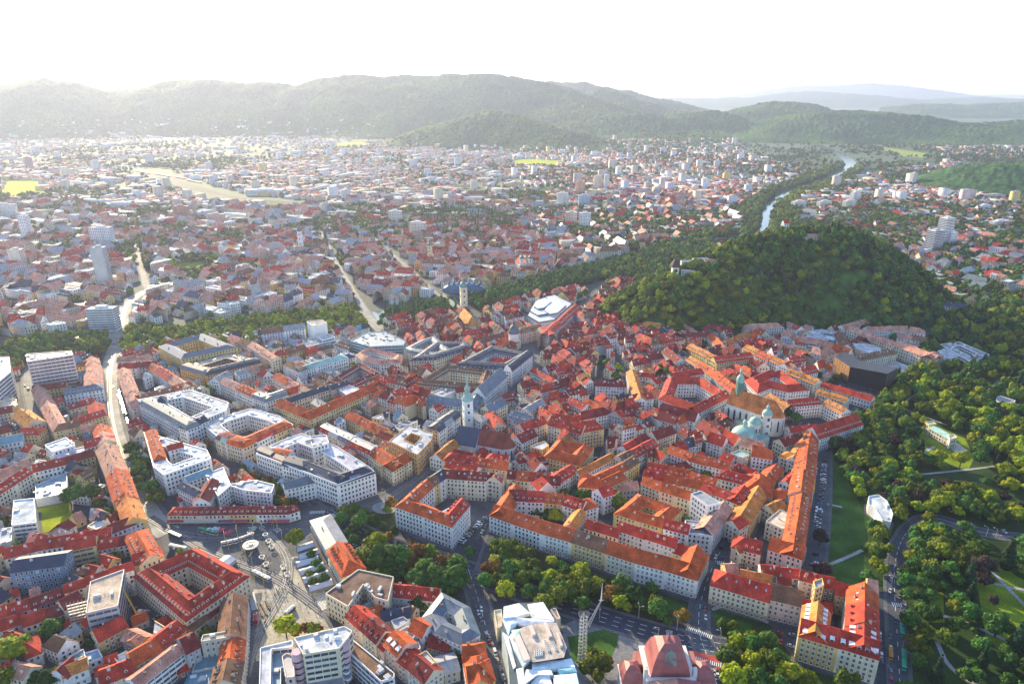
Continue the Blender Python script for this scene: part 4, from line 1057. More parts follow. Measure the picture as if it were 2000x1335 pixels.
spec('''
# the palace row facing the autumn avenue
b C 0,291 200,358 ; h=14 w=14 r=o c=w e=gg win=pal ch=.2 rh=6 dm=k
b C 200,358 388,412 ; h=14 w=14 r=o c=w e=gg win=pal ch=.2 rh=6 dm=k
b C 388,414 607,482 ; h=14 w=14 r=b c=y e=gg win=y ch=.2 rh=6 dm=k
b C 607,484 800,545 ; h=14 w=14 r=o c=c e=gg win=pal ch=.2 rh=6
b C 800,546 1000,598 ; h=14.5 w=14 r=o c=w e=gg win=pal ch=.2 rh=6
b C 1000,598 1210,662 ; h=14 w=14 r=o c=w e=gm win=pal ch=.2 rh=6
b C 1210,662 1272,495 ; h=14 w=14 r=o c=w e=mg win=pal ch=.2 rh=6
b B 1520,238 1669,290 ; h=14 w=14 r=o c=w e=mg win=pal ch=.2 rh=6
b B 1640,60 1520,238 ; h=14 w=14 r=o c=w e=gm win=pal ch=.5 rh=6
# the yards behind the palace row
b C 470,318 690,385 ; h=12 w=11 r=r c=w
b C 683,330 1062,455 ; h=15 w=11 r=rr c=ss n=2 ch=1.6
b C 1050,480 1160,520 ; h=12 w=12 r=r c=y e=gg
b C 1190,470 1140,560 ; h=12 w=10 r=y c=y e=gg
b C 985,320 1145,362 ; h=17 w=12 r=r c=w dm=D
b C 415,335 490,230 ; h=13 w=10 r=y c=w e=gg
b C -20,140 208,148 ; h=16 w=14 r=dr c=ww n=2 dm=D
b C 208,155 330,165 ; h=14 w=13 r=o c=y dm=D
b C 325,168 450,210 ; h=14 w=14 r=r c=w dm=D
b C 450,212 565,180 ; h=13 w=13 r=o c=w e=gh dm=k
r C 662,225 820,95 1110,200 975,320 ; h=13 w=12 r=o c=y n=0 rh=4 win=y dm=- ch=.6 cat=p | yellow convent-like block with a small bright courtyard below the white modern flats
b C 690,80 830,70 ; h=8 w=12 r=p c=g
b C 960,80 1165,145 ; h=15 w=12 r=oo c=pc n=2 ch=1.3
f C 1165,100 1230,80 1360,160 1275,180 ; h=24 r=m c=w ch=.5 | white modern apartment block rising above red roofs with square windows
b C 1130,350 1310,375 ; h=15 w=15 r=s c=s e=gm win=std ch=1.5
b C 1310,375 1440,200 ; h=15 w=14 r=p c=s e=mg dm=k
b C 1225,65 1430,150 ; h=14 w=12 r=rr c=cw n=2
b C 1430,150 1500,175 ; h=14 w=13 r=r c=c e=gm
b C 1500,175 1565,90 ; h=14 w=13 r=r c=c e=mg dm=D
b C 840,30 970,80 ; h=13 w=11 r=o c=e
b C 850,-15 1230,70 ; h=13 w=11 r=rooo c=cc n=3 ch=1.3
# the wedge at the lane fork
b C 432,50 605,68 ; h=13 w=13 r=o c=y e=hm win=y
b C 605,68 750,0 ; h=13 w=13 r=o c=y e=mg win=y
b G 1225,1255 1350,1290 ; h=13 w=12 r=o c=y e=gm
b G 1350,1290 1580,1180 ; h=13 w=12 r=o c=w e=mg dm=-
b G 1580,1180 1669,1120 ; h=13 w=12 r=b c=y e=gg
b G 1240,1225 1500,1090 ; h=12 w=9 r=y c=w e=gg ch=.3
# the lawn-side rows
b C 1430,445 1620,492 ; h=13 w=15 r=r c=p e=hg dm=S
b D 0,455 225,528 ; h=15 w=15 r=oo c=pp n=2 e=gm dm=-,k win=pal
b D 228,528 282,130 ; h=15 w=14 r=oo c=pp n=3 e=mg dm=-,S,k
b D 282,130 300,-40 ; h=15 w=16 r=o c=p e=gh dm=kk
b D 60,130 150,110 ; h=11 w=12 r=o c=c e=hh
b D 40,230 130,190 ; h=12 w=12 r=y c=c
b D 100,330 190,250 ; h=14 w=13 r=e c=c ch=.5
b D 30,120 40,0 ; h=13 w=22 r=o c=o e=hh
b C 1625,205 1669,90 ; h=11 w=9 r=r c=w
b C 1540,405 1430,440 ; h=12 w=8 r=o c=c
b C 1555,300 1669,100 ; h=13 w=15 r=y c=y n=2 e=gg ch=.4
b C 1480,330 1545,290 ; h=14 w=12 r=r c=c
# the blocks by the park road
b W 36,325 640,505 ; h=14 w=17 rh=6.5 r=r c=c e=hg win=y dm=k ch=.3
b W 632,465 975,548 ; h=14.5 w=15 rh=6.5 r=b c=p e=gh win=pal dm=k ch=.3
b W 215,230 340,225 ; h=13 w=12 r=p c=y e=gg
b W 340,270 660,340 ; h=12 w=11 r=yyy c=yy n=2 ch=.7
b W 560,215 960,255 ; h=12 w=10 r=rr c=ww n=2 dm=k
b W 730,315 870,330 ; h=11 w=8 r=d c=c
b W 950,270 1170,330 ; h=17 w=11 r=r c=e dm=D ch=1.3
f W 1090,290 1180,260 1200,330 1110,370 ; h=21 r=m c=y win=std ch=.6
b W 1180,345 1320,370 ; h=15 w=12 r=r c=n e=gg ch=1.5
b W 1320,420 1510,470 ; h=14 w=13 r=r c=o rh=5 ch=0 e=gh
b W 990,560 1290,605 ; h=7 w=9 r=r c=o ch=0
b W 942,845 1765,1092 ; h=17 w=15 r=rr c=yc n=2 e=mm rh=6.5 win=y dm=sS,sS ch=.2
b W 983,535 940,843 ; h=17 w=15 r=y c=y e=gm rh=6.5 dm=S win=y ch=.2
b W 1768,1090 1755,430 ; h=17 w=17 r=rro c=cyy n=3 e=mm rh=7 dm=S,k,k win=y ch=1
b W 1640,395 1755,425 ; h=17 w=14 r=p c=y e=gh rh=5
# the civic quarter around the cathedral
b G 120,690 490,735 ; h=14 w=13 r=g c=t e=gm dm=k ch=.3 rh=5
b G 490,735 545,640 ; h=15 w=13 r=g c=c e=mg rh=5 ch=.3
b G 545,645 708,500 ; h=18 w=15 r=g c=w e=gg rh=9 ch=0 win=pal cat=p | old arsenal and state hall with steep slate roof above the main street
f G 150,625 280,570 345,600 240,650 ; h=13 r=m c=w win=none
b G 340,620 520,590 ; h=13 w=10 r=d c=w
b G 285,585 505,630 ; h=12 w=9 r=d c=w
r G 0,390 180,260 430,260 440,300 190,380 ; h=16 w=13 rh=4 r=k c=c n=0 m=k win=pal cat=p dm=s | pale palace with near black mansard roof left of the domed city hall
r G 325,430 590,290 890,350 720,455 ; h=18 w=13 rh=5 r=k c=w n=0 m=k win=pal cat=p dm=s | domed city hall with dark roofs and pale stone fronts on the main square
b G 740,465 890,350 ; h=18 w=10 r=k c=w n=2 m=k win=pal rh=5.5 e=gg
b G 590,400 760,400 ; h=14 w=10 r=r c=w
b G 750,350 830,390 ; h=14 w=10 r=r c=w
b G 450,275 670,225 ; h=14 w=13 r=b c=w e=hg
b G 800,190 965,150 ; h=15 w=13 r=b c=pc n=2 m=b dm=D e=hg
r G 40,560 260,430 600,470 560,600 350,590 ; h=14 w=11 rh=5 r=b c=c n=0 dm=D cat=p ch=1 | arcaded renaissance palace with brown roofs and a small green cupola
b G 95,865 215,900 ; h=14 w=12 r=m c=w e=gm
b G 210,905 370,785 ; h=16 w=13 r=kmk c=www n=3 m=k e=mg win=pal rh=5
b G 380,770 520,830 ; h=14 w=10 r=m c=w
b G 540,1105 590,990 ; h=10 w=8 r=r c=w ch=0
# the old lanes behind the parish church
b G 705,800 860,850 ; h=16 w=14 r=g c=g n=1 dm=S e=gg rh=6
b G 705,890 840,1000 ; h=3 w=3 r=r c=w ch=0
b G 590,760 710,700 ; h=15 w=14 r=g c=c e=gg dm=k
b G 540,780 610,870 ; h=13 w=12 r=r c=c
b G 870,760 985,690 ; h=14 w=10 r=m c=w
b G 1000,850 1240,920 ; h=17 w=14 r=rr c=ce n=2 e=gg dm=k,D rh=7
b G 1230,910 1410,880 ; h=17 w=14 r=rb c=yt n=1 dm=D e=gh rh=7
b G 835,900 1000,835 ; h=15 w=14 r=rr c=pp n=2 dm=k
b G 1045,830 1230,860 ; h=20 w=12 r=r c=c dm=D e=gh rh=6
b G 815,985 930,930 ; h=14 w=14 r=d c=w dm=k
b G 1245,700 1380,760 ; h=13 w=13 r=o c=c e=gg
b G 1140,690 1250,740 ; h=13 w=12 r=r c=w dm=k
f G 870,1010 975,970 1010,1000 960,1035 ; h=13 r=w c=y win=std ch=0
r G 965,1085 1065,965 1335,1015 1240,1150 ; h=14 w=13 rh=5.5 r=o c=y n=0 ch=.2 cat=p win=y | yellow school with orange hipped roofs around a square yellow courtyard
b G 848,1075 920,1095 ; h=9 w=10 r=r c=y e=hh ch=0
b G 545,1110 710,1125 ; h=12 w=12 r=r c=w dm=D e=hg
b G 240,1110 370,1000 ; h=12 w=13 r=y c=w e=gg
b G 300,1080 440,1110 ; h=12 w=12 r=d c=y e=gg
b G 240,1110 705,1180 ; h=14 w=13 r=rroo c=yccc n=4 e=hg dm=-,D
b G 250,1160 470,1215 ; h=14 w=12 r=rr c=ww n=2 dm=k,S e=gg
b G 705,1240 770,1245 ; h=13 w=12 r=d c=c
b G 770,1250 960,1270 ; h=13 w=13 r=or c=cw n=2 dm=D,D
b G 940,1280 1090,1290 ; h=13 w=12 r=rd c=c n=2 dm=D
b G 1090,1280 1220,1185 ; h=13 w=13 r=rr c=w n=2 dm=D,k e=gg
b G 1130,840 1240,860 ; h=18 w=8 r=o c=c
f G 1345,565 1450,540 1575,560 1570,575 ; h=2 r=w c=w ch=0
b G 1348,570 1570,580 ; h=15 w=13 r=d c=s dm=k ch=.6 rh=4
# the gabled rows along the main street
b G 870,460 1030,545 ; h=12 w=9 r=r c=w
b G 925,165 1000,220 ; h=16 w=13 r=k c=p m=r e=gm dm=D
b G 1000,220 1100,130 ; h=16 w=13 r=rr c=pp n=2 m=r e=mg dm=D
b G 1100,130 1240,0 ; h=15 w=13 r=rrrr c=wpsw n=4 e=gg dm=D
# the cathedral quarter
r K 318,665 375,520 630,520 842,645 600,770 ; h=15 w=13 rh=5.5 r=r c=w n=0 dm=k win=std cat=p | large white college with red roofs and a long arcaded courtyard left of the cathedral
b K 600,772 842,648 ; h=15.2 w=13 r=r c=w e=mg dm=k rh=5.5
b K 575,730 475,700 ; h=9 w=9 r=o c=c
r K 940,530 1080,470 1220,470 1415,600 1255,615 1130,585 1035,625 ; h=14 w=14 rh=5 r=r c=w n=0 ch=.3 cat=p | sprawling white castle with red hipped roofs behind the green cathedral tower
b K 1235,725 1500,700 ; h=14 w=13 r=r c=w e=mm dm=D
b K 1085,655 1230,745 ; h=14 w=13 r=y c=w e=gm dm=D
b K 1500,700 1640,770 ; h=14 w=13 r=y c=w e=mg dm=D
b K 740,405 1010,372 ; h=16 w=15 r=r c=y e=gg dm=D win=y ch=.3 cat=p | broad yellow palace with a red roof facing the castle square
b K 520,290 740,405 ; h=15 w=13 r=yyy c=yy n=3 dm=D
b K 515,380 660,470 ; h=14 w=13 r=yo c=wc n=2 dm=D
b K 660,470 840,610 ; h=14 w=14 r=oo c=gg n=2 dm=-,D
b K 420,520 650,480 ; h=15 w=12 r=r c=w e=gg
b K 85,470 145,680 ; h=14 w=12 r=yyy c=ww n=3 ch=.4
b K 150,680 285,660 ; h=13 w=13 r=r c=w
b K 215,480 290,470 ; h=13 w=10 r=y c=w
b K 160,500 290,510 ; h=12 w=9 r=r c=w
b K 830,270 1000,200 ; h=13 w=12 r=y c=w
b K 925,300 1105,385 ; h=14 w=14 r=yo c=ww n=2 dm=D
b K 1105,380 1270,450 ; h=14 w=13 r=y c=w dm=D
b K 1270,450 1360,410 ; h=14 w=14 r=r c=w e=gh dm=D
b K 1380,490 1475,470 ; h=13 w=13 r=r c=w dm=D e=gg
b K 1240,480 1450,560 ; h=13 w=13 r=yy c=cc n=2 dm=D
b K 1455,620 1669,690 ; h=13 w=11 r=yy c=c n=2 dm=D
b K 960,160 1232,148 ; h=14 w=14 r=p c=w e=hh dm=- cat=p | white school house with a pale red hipped roof under the wooded hill
b K 1310,270 1480,275 ; h=13 w=13 r=o c=w e=gg
b K 1210,190 1320,240 ; h=13 w=12 r=p c=w n=2
b K 1390,220 1550,240 ; h=11 w=10 r=w c=w win=band
b K 1100,240 1390,350 ; h=10 w=12 r=ppb c=www n=3 dm=D
b K 695,150 840,165 ; h=12 w=12 r=d c=g e=gg
b K 785,95 900,110 ; h=15 w=12 r=p c=c
b K 530,215 720,215 ; h=11 w=12 r=d c=w e=hg
b K 455,125 560,190 ; h=11 w=11 r=p c=w
b K 190,130 330,150 ; h=12 w=13 r=y c=y e=hg
b K 175,225 520,225 ; h=11 w=12 r=dr c=yy n=3
b K 255,385 360,370 ; h=12 w=13 r=d c=w
b K 335,320 440,400 ; h=12 w=14 r=d c=w
b K 670,210 750,300 ; h=12 w=14 r=o c=c
b K 750,310 840,290 ; h=12 w=12 r=d c=e
# the bishop's quarter below the mausoleum
b K 300,805 440,850 ; h=13 w=15 r=d c=w e=gg
b K 320,760 580,830 ; h=14 w=15 r=dd c=ww n=2 e=gg dm=- rh=7
b K 470,850 600,800 ; h=13 w=12 r=o c=w
b K 310,960 450,910 ; h=13 w=14 r=d c=c
b K 665,970 780,1010 ; h=13 w=13 r=r c=w e=gg rh=7
b K 590,870 700,960 ; h=13 w=14 r=d c=w e=gg rh=8 ch=.4
b K 640,880 860,1000 ; h=13 w=14 r=dr c=ww n=2 rh=7
b K 380,1050 540,1110 ; h=14 w=12 r=oo c=ww n=1 dm=k
b K 540,1110 820,1185 ; h=14 w=13 r=ooo c=www n=2 dm=k
b K 995,1080 1145,1105 ; h=17 w=16 r=o c=w e=gh ch=.2 rh=7
b K 905,1000 1060,1040 ; h=17 w=14 r=p c=c
f K 840,1060 900,1035 975,1065 930,1095 ; h=16 r=t c=e
b K 760,1100 840,1130 ; h=12 w=12 r=r c=w
r K 715,1230 880,1140 1095,1225 1035,1310 ; h=12 w=12 rh=6 r=r c=w n=0 dm=D cat=p | low round-cornered house with bright red roofs beside the narrow lane
b K 235,1180 540,1240 ; h=13 w=13 r=ro c=c n=2 dm=D
b K 400,1180 640,1150 ; h=9 w=9 r=d c=c
b K 540,1250 720,1310 ; h=13 w=13 r=oo c=c n=2 dm=D
b K 75,1130 320,1000 ; h=13 w=13 r=brr c=eww n=3 dm=D
b K 100,1050 260,960 ; h=11 w=12 r=rd c=w n=2
b K 1190,1080 1320,1130 ; h=11 w=13 r=yr c=ww n=1 e=hg
b K 1235,1010 1390,960 ; h=12 w=13 r=dr c=cw n=1 e=gg
b K 1440,900 1475,940 ; h=12 w=10 r=r c=w
b K 1330,1120 1440,920 ; h=12 w=9 r=y c=w n=2 e=gg
b K 1475,1000 1475,925 ; h=12 w=14 r=o c=c dm=k
b K 1445,1335 1475,1005 ; h=14 w=16 r=yooo c=cccc n=4 dm=k,-,k ch=1
b K 1100,1345 1230,1180 ; h=12 w=13 r=yo c=yy n=2 e=gg dm=k
b K 1280,1300 1360,1225 ; h=12 w=10 r=r c=w
b L -20,905 180,890 ; h=10 w=10 r=r c=w
b L 185,955 505,850 ; h=13 w=17 rh=8.5 r=r c=w e=gg dm=DD ch=.3 cat=p | white castle wing with steep dark red roof and dormers next to the park trees
# the museum quarter below the hill
b L 10,240 190,270 ; h=16 w=13 r=p c=w win=band
b L -20,230 10,200 ; h=12 w=12 r=p c=w
r L 80,180 200,160 390,200 290,240 ; h=11 w=9 rh=0 r=w c=w n=0 win=band
b L 155,270 385,350 ; h=9 w=13 r=po c=ww n=2 e=gg rh=7
b L 430,300 380,200 ; h=13 w=14 r=b c=w
b L 440,395 750,335 ; h=13 w=13 r=b c=c dm=k e=gg
f L 430,265 520,262 620,290 650,330 550,335 450,300 ; h=12 r=w c=e win=none ch=0
b L 720,275 1015,385 ; h=15 w=14 r=p c=e e=gm win=pal dm=k cat=p | long cream wing with a pale orange roof behind the dark angular hall
b L 1015,385 1085,350 ; h=15 w=14 r=p c=e e=mh
b L 385,165 720,280 ; h=14 w=12 r=pp c=cc n=2 ch=1
b L 370,160 560,110 ; h=13 w=12 r=p c=w
b L 540,180 840,175 ; h=12 w=14 r=pp c=ww n=2
b L 840,180 955,195 ; h=12 w=15 r=p c=w e=gh
b L 700,120 800,110 ; h=12 w=14 r=p c=c
b L 750,220 960,250 ; h=12 w=13 r=pb c=ww n=2
f L 780,260 900,220 960,240 900,290 ; h=8 r=p c=w win=none ch=0
b L 30,120 140,130 ; h=10 w=14 r=p c=y e=hh
b L 140,60 260,95 ; h=12 w=13 r=b c=c
b L 165,105 370,110 ; h=11 w=12 r=pp c=ww n=2 dm=-
b L 360,65 570,50 ; h=13 w=20 r=p c=y e=hh ch=.2 cat=p | broad yellow barrack-like house with a huge pale hipped roof at the foot of the hill
b L 60,25 360,20 ; h=12 w=13 r=pb c=yc n=2 e=hg
f L 1040,320 1130,290 1210,350 1090,380 ; h=9 r=w c=w win=none
r L 1060,270 1200,250 1420,345 1290,400 ; h=10 w=10 rh=0 r=s c=w n=0 win=band ch=.2 | modern white pavilion ring with a grey roof among the park trees
b L 75,475 180,460 ; h=13 w=13 r=r c=w e=gg dm=D
b L -20,400 90,390 ; h=13 w=13 r=r c=w n=1 dm=D
b L 150,560 560,680 ; h=9 w=11 r=rrr c=wew n=3
''')
# ---------------------------------------------------------------- the wooded castle hill
HR = [(1232,624,3),(1262,596,20),(1310,550,56),(1400,506,80),(1480,474,96),(1560,458,106),(1640,456,108),(1688,478,92),(1735,528,58),(1780,580,22),(1800,606,5)]
HW = [(*P(x, y, z), z) for x, y, z in HR]
def hill_z(X, Y):
    Z = np.zeros(np.shape(X)); first = True
    for i in range(len(HW) - 1):
        ax, ay, az = HW[i]; bx, by, bz = HW[i + 1]; dx, dy = bx - ax, by - ay; l2 = dx * dx + dy * dy
        t = np.clip(((X - ax) * dx + (Y - ay) * dy) / l2, 0, 1); d = np.hypot(X - ax - t * dx, Y - ay - t * dy); zr = az + t * (bz - az)
        w_ = np.where(Y < ay + t * dy, 12 + zr * 1.12, 20 + zr * 1.4)
        u = np.clip(d / w_, 0, 1); Z = np.maximum(Z, zr * (1 - u ** 1.5))
    return Z
gx = np.arange(60, 720, 6.); gy = np.arange(740, 1240, 6.); GX, GY = np.meshgrid(gx, gy)
GZ = hill_z(GX, GY); GZ = GZ + np.clip(GZ, 0, 20) / 20 * (fbm(GX * .02, GY * .02, 3) - .5) * 5 - 2.5
idx = np.arange(GX.size).reshape(GX.shape)
f = np.stack([idx[:-1, :-1], idx[:-1, 1:], idx[1:, 1:], idx[1:, :-1]], -1).reshape(-1, 4); f = f[(GZ.reshape(-1)[f] > 0).any(1)]
quick_mesh('castle_hill', np.stack([GX, GY, GZ], -1).reshape(-1, 3), f, [MATS['hill_forest']], kw=dict(kind='structure'))
HZm = hill_z(np.repeat(_ox[:, None], len(_oy), 1), np.repeat(_oy[None], len(_ox), 0)); OCC[(HZm > 4) & (OCC == 0)] = 6
def gz(x, y): return float(hill_z(np.array([x]), np.array([y]))[0])
# ---------------------------------------------------------------- landmarks
COPPER = (.27, .45, .40); STONE = (.60, .57, .50)
def at(c, x, y, z=0.): return P(*cp(c, x, y), z)
def part(root, name, fn, **kw):
    """Build one part in coordinates local to the thing's base."""
    mb = MB(); fn(mb); return mb.build(name, root, **kw)
def lancet(mb, x, y, nx, ny, z0, w_, h_, o=.1, tint=(.05, .06, .09)):
    ux, uy = -ny, nx
    q = lambda s_, z: (x + ux * s_ + nx * o, y + uy * s_ + ny * o, z)
    mb.face([q(-w_ / 2, z0), q(w_ / 2, z0), q(w_ / 2, z0 + h_ * .8), q(0, z0 + h_), q(-w_ / 2, z0 + h_ * .8)], M_GLASS, tint)
def onion(mb, c, r, h, tint, n=16, lantern=True):
    pr = [(r * 1.05, 0), (r * 1.12, h * .08), (r * 1.1, h * .2), (r * .9, h * .34), (r * .55, h * .45), (r * .32, h * .52)]
    if lantern: pr += [(r * .32, h * .64), (r * .46, h * .68), (r * .42, h * .76), (r * .12, h * .84), (.08, h)]
    else: pr += [(.05, h * .7)]
    pr[-1] = (.0, pr[-1][1]); mb.lathe(c, pr, M_METAL, tint, n)
def church(name, label, A, B_, wd, h, rh, roofc, wallc, tower=None, apse=True, cat='church', butt=True, roofm=None):
    """Nave along A->B (world), the apse at B."""
    dx, dy = norm2(B_[0] - A[0], B_[1] - A[1]); L_ = math.hypot(B_[0] - A[0], B_[1] - A[1]); nx, ny = -dy, dx
    root = empty(name, (A[0], A[1], 0), label, cat)
    g = lambda u, v, z: (dx * u + nx * v, dy * u + ny * v, z)
    occupy([(A[0] + g(u, v, 0)[0], A[1] + g(u, v, 0)[1]) for u, v in ((-2, -wd / 2 - 2), (L_ + wd / 2, -wd / 2 - 2), (L_ + wd / 2, wd / 2 + 2), (-2, wd / 2 + 2))])
    hw = wd / 2
    ap = [(L_, -hw), (L_ + hw * .55, -hw * .72), (L_ + hw * .95, -hw * .28), (L_ + hw * .95, hw * .28), (L_ + hw * .55, hw * .72), (L_, hw)] if apse else [(L_, -hw), (L_, hw)]
    out = [(0, -hw)] + ap + [(0, hw)]
    def walls(mb):
        n = len(out)
        for i in range(n):
            p, q = out[i], out[(i + 1) % n]; mb.face([g(*p, 0), g(*q, 0), g(*q, h), g(*p, h)], M_WALL, wallc)
        mb.face([g(0, hw, h), g(0, -hw, h), g(0, 0, h + rh)], M_WALL, wallc)
    part(root, 'wall', walls)
    def roof(mb):
        o = .6; rm = roofm or M_TILE
        mb.face([g(-o, -hw - o, h - .2), g(L_, -hw - o, h - .2), g(L_, 0, h + rh), g(-o, 0, h + rh)], rm, roofc)
        mb.face([g(L_, hw + o, h - .2), g(-o, hw + o, h - .2), g(-o, 0, h + rh), g(L_, 0, h + rh)], rm, roofc)
        a2 = [(L_, -hw - o)] + [(u + o * .6, v * 1.08) for u, v in ap[1:-1]] + [(L_, hw + o)]
        for i in range(len(a2) - 1): mb.face([g(*a2[i], h - .2), g(*a2[i + 1], h - .2), g(L_, 0, h + rh)], rm, jit(roofc, .12))
    part(root, 'roof', roof)
    def wins(mb):
        n = int(L_ / 6)
        for s_ in (-1, 1):
            for i in range(n):
                p = g((i + .5) * L_ / n, s_ * hw, 0); lancet(mb, p[0], p[1], nx * s_, ny * s_, h * .22, 1.8, h * .62)
        if apse:
            for i in range(len(ap) - 1):
                p, q = g(*ap[i], 0), g(*ap[i + 1], 0); m_ = lerp(p, q, .5); n_ = norm2(q[1] - p[1], -(q[0] - p[0])); lancet(mb, m_[0], m_[1], n_[0], n_[1], h * .25, 1.5, h * .6)
    part(root, 'windows', wins, kind='stuff')
    if butt:
        n = int(L_ / 6)
        for s_ in (-1, 1):
            for i in range(n + 1):
                def bt(mb, i=i, s_=s_):
                    p = g(i * L_ / n, s_ * (hw + .9), 0); mb.box((p[0], p[1], 0), (1.2, 1.9, h * .78), M_WALL, wallc, math.atan2(dy, dx))
                part(root, 'buttress', bt)
    return root, g, L_
def tower(root, c, w_, h, wallc, kind='onion', capc=COPPER, ang=0., cap_h=None, sides=4, parts=True):
    """Belfry with a cap; parts go under root."""
    x, y = c; cap_h = cap_h or w_ * 2.2
    def shaft(mb):
        if sides == 4:
            mb.box((x, y, 0), (w_, w_, h), M_WALL, wallc, ang)
            for z in (h * .55, h * .78, h - .5): mb.box((x, y, z), (w_ + .7, w_ + .7, .5), M_WALL, tuple(min(.8, v * 1.1) for v in wallc), ang)
        else:
            mb.lathe((x, y, 0), [(w_ / 2, 0), (w_ / 2, h * .6), (w_ / 2 + .4, h * .61), (w_ / 2 + .4, h * .63), (w_ / 2, h * .64), (w_ / 2, h - .6), (w_ / 2 + .5, h - .5), (w_ / 2 + .5, h)], M_WALL, wallc, 24)
    part(root, 'shaft', shaft)
    def holes(mb):
        for k in range(4):
            a = ang + k * math.pi / 2; n_ = (math.sin(a), -math.cos(a)); 
            for z, hh in ((h * .82, h * .11), (h * .62, h * .08), (h * .4, h * .06)): lancet(mb, x + n_[0] * w_ / 2, y + n_[1] * w_ / 2, n_[0], n_[1], z, w_ * .24, hh, .35 if sides > 4 else .08)
    part(root, 'belfry_openings', holes, kind='stuff')
    def cap(mb):
        if kind == 'onion': onion(mb, (x, y, h), w_ * .52, cap_h, capc, 12)
        elif kind == 'dome': mb.lathe((x, y, h), [(w_ * .56, 0)] + [(w_ * .52 * math.cos(t * math.pi / 12), w_ * .5 * math.sin(t * math.pi / 12)) for t in range(0, 6)] + [(w_ * .14, w_ * .52), (w_ * .14, w_ * .72), (w_ * .2, w_ * .76), (0, w_ * 1.1)], M_METAL, capc, 16)
        elif kind == 'spire':
            mb.lathe((x, y, h), [(w_ * .72, 0), (w_ * .5, cap_h * .12), (w_ * .3, cap_h * .2), (w_ * .34, cap_h * .24), (w_ * .3, cap_h * .36), (w_ * .38, cap_h * .4), (w_ * .14, cap_h * .55), (w_ * .16, cap_h * .68), (0, cap_h)], M_METAL, capc, 8, phase=math.pi / 8)
        elif kind == 'pyr': mb.lathe((x, y, h), [(w_ * .78, 0), (0, cap_h)], M_TILE, capc, 4, phase=ang + math.pi / 4)
        mb.beam((x, y, h + (cap_h if kind != 'dome' else w_ * 1.1) - .3), (x, y, h + (cap_h if kind != 'dome' else w_ * 1.1) + 2.2), .1, M_METAL, (.6, .5, .2))
    part(root, 'tower_cap', cap)
# cathedral
A, B_ = at('K', 850, 690, 16), at('K', 1150, 790, 16)
r_, g, L_ = church('cathedral', 'tall cathedral with steep orange roof, lancet windows and a dark green roof turret', A, B_, 21, 19, 13, (.46, .15, .05), (.72, .71, .66))
part(r_, 'ridge_turret', lambda mb: (mb.box((*g(6, 0, 0)[:2], 26), (6, 6, 14), M_METAL, (.10, .20, .17)), onion(mb, (*g(6, 0, 0)[:2], 40), 3.4, 15, COPPER, 12)))
part(r_, 'sacristy', lambda mb: mb.box((*g(L_ * .5, -13, 0)[:2], 0), (16, 7, 8), M_WALL, (.70, .69, .64), math.atan2(g(1, 0, 0)[1], g(1, 0, 0)[0]), top=(M_METAL, (.2, .32, .28))))
# mausoleum of copper domes
c = at('K', 935, 930, 12); root = empty('mausoleum', (*c, 0), 'stone mausoleum crowned by two pale green copper domes beside a round belfry', 'mausoleum')
occupy([(c[0] - 14, c[1] - 14), (c[0] + 34, c[1] - 14), (c[0] + 34, c[1] + 20), (c[0] - 14, c[1] + 20)])
e0 = (0, 0); c2 = at('K', 1090, 900, 12); d2 = (c2[0] - c[0], c2[1] - c[1])
dm = [(math.cos(t * math.pi / 16) , math.sin(t * math.pi / 16)) for t in range(9)]
part(root, 'rotunda', lambda mb: mb.lathe((0, 0, 0), [(11.2, 0), (11.2, 11), (11.9, 11.3), (11.9, 12.2), (11, 12.4)], M_WALL, STONE, 32))
part(root, 'dome', lambda mb: (mb.lathe((0, 0, 12.4), [(11 * a, 9 * b_) for a, b_ in dm[:-1]] + [(1.6, 9)], M_METAL, COPPER, 32), mb.lathe((0, 0, 21), [(1.6, 0), (1.6, 4), (2.1, 4.2), (1.7, 5.5), (0, 8)], M_METAL, COPPER, 12)))
part(root, 'nave', lambda mb: mb.hexa([(x, y, 0) for x, y in ((2, -10), (d2[0], d2[1] - 12), (d2[0] + 6, d2[1] + 6), (6, 10))], [(x, y, 11.5) for x, y in ((2, -10), (d2[0], d2[1] - 12), (d2[0] + 6, d2[1] + 6), (6, 10))], M_WALL, STONE, top=(M_METAL, COPPER)))
m1 = (d2[0] * .55, d2[1] * .55 + 4)
part(root, 'drum', lambda mb: mb.lathe((*m1, 11), [(5.6, 0), (5.6, 8.6), (6.2, 8.9), (6.2, 9.6), (5.4, 9.8)], M_WALL, (.66, .63, .56), 24))
part(root, 'upper_dome', lambda mb: (mb.lathe((*m1, 20.8), [(5.4 * a, 6 * b_) for a, b_ in dm[:-1]] + [(.5, 6)], M_METAL, COPPER, 24), mb.beam((*m1, 26), (*m1, 30), .12, M_METAL, (.6, .45, .1))))
def mw(mb):
    for k in range(24):
        a = k * math.pi / 12; lancet(mb, math.cos(a) * 11.2, math.sin(a) * 11.2, math.cos(a), math.sin(a), 4, 1.3, 4.5)
    for k in range(12):
        a = k * math.pi / 6; lancet(mb, m1[0] + math.cos(a) * 5.6, m1[1] + math.sin(a) * 5.6, math.cos(a), math.sin(a), 13, 1.2, 4.5)
part(root, 'windows', mw, kind='stuff')
tower(root, d2, 8.6, 30, (.68, .65, .58), 'dome', COPPER, sides=24)
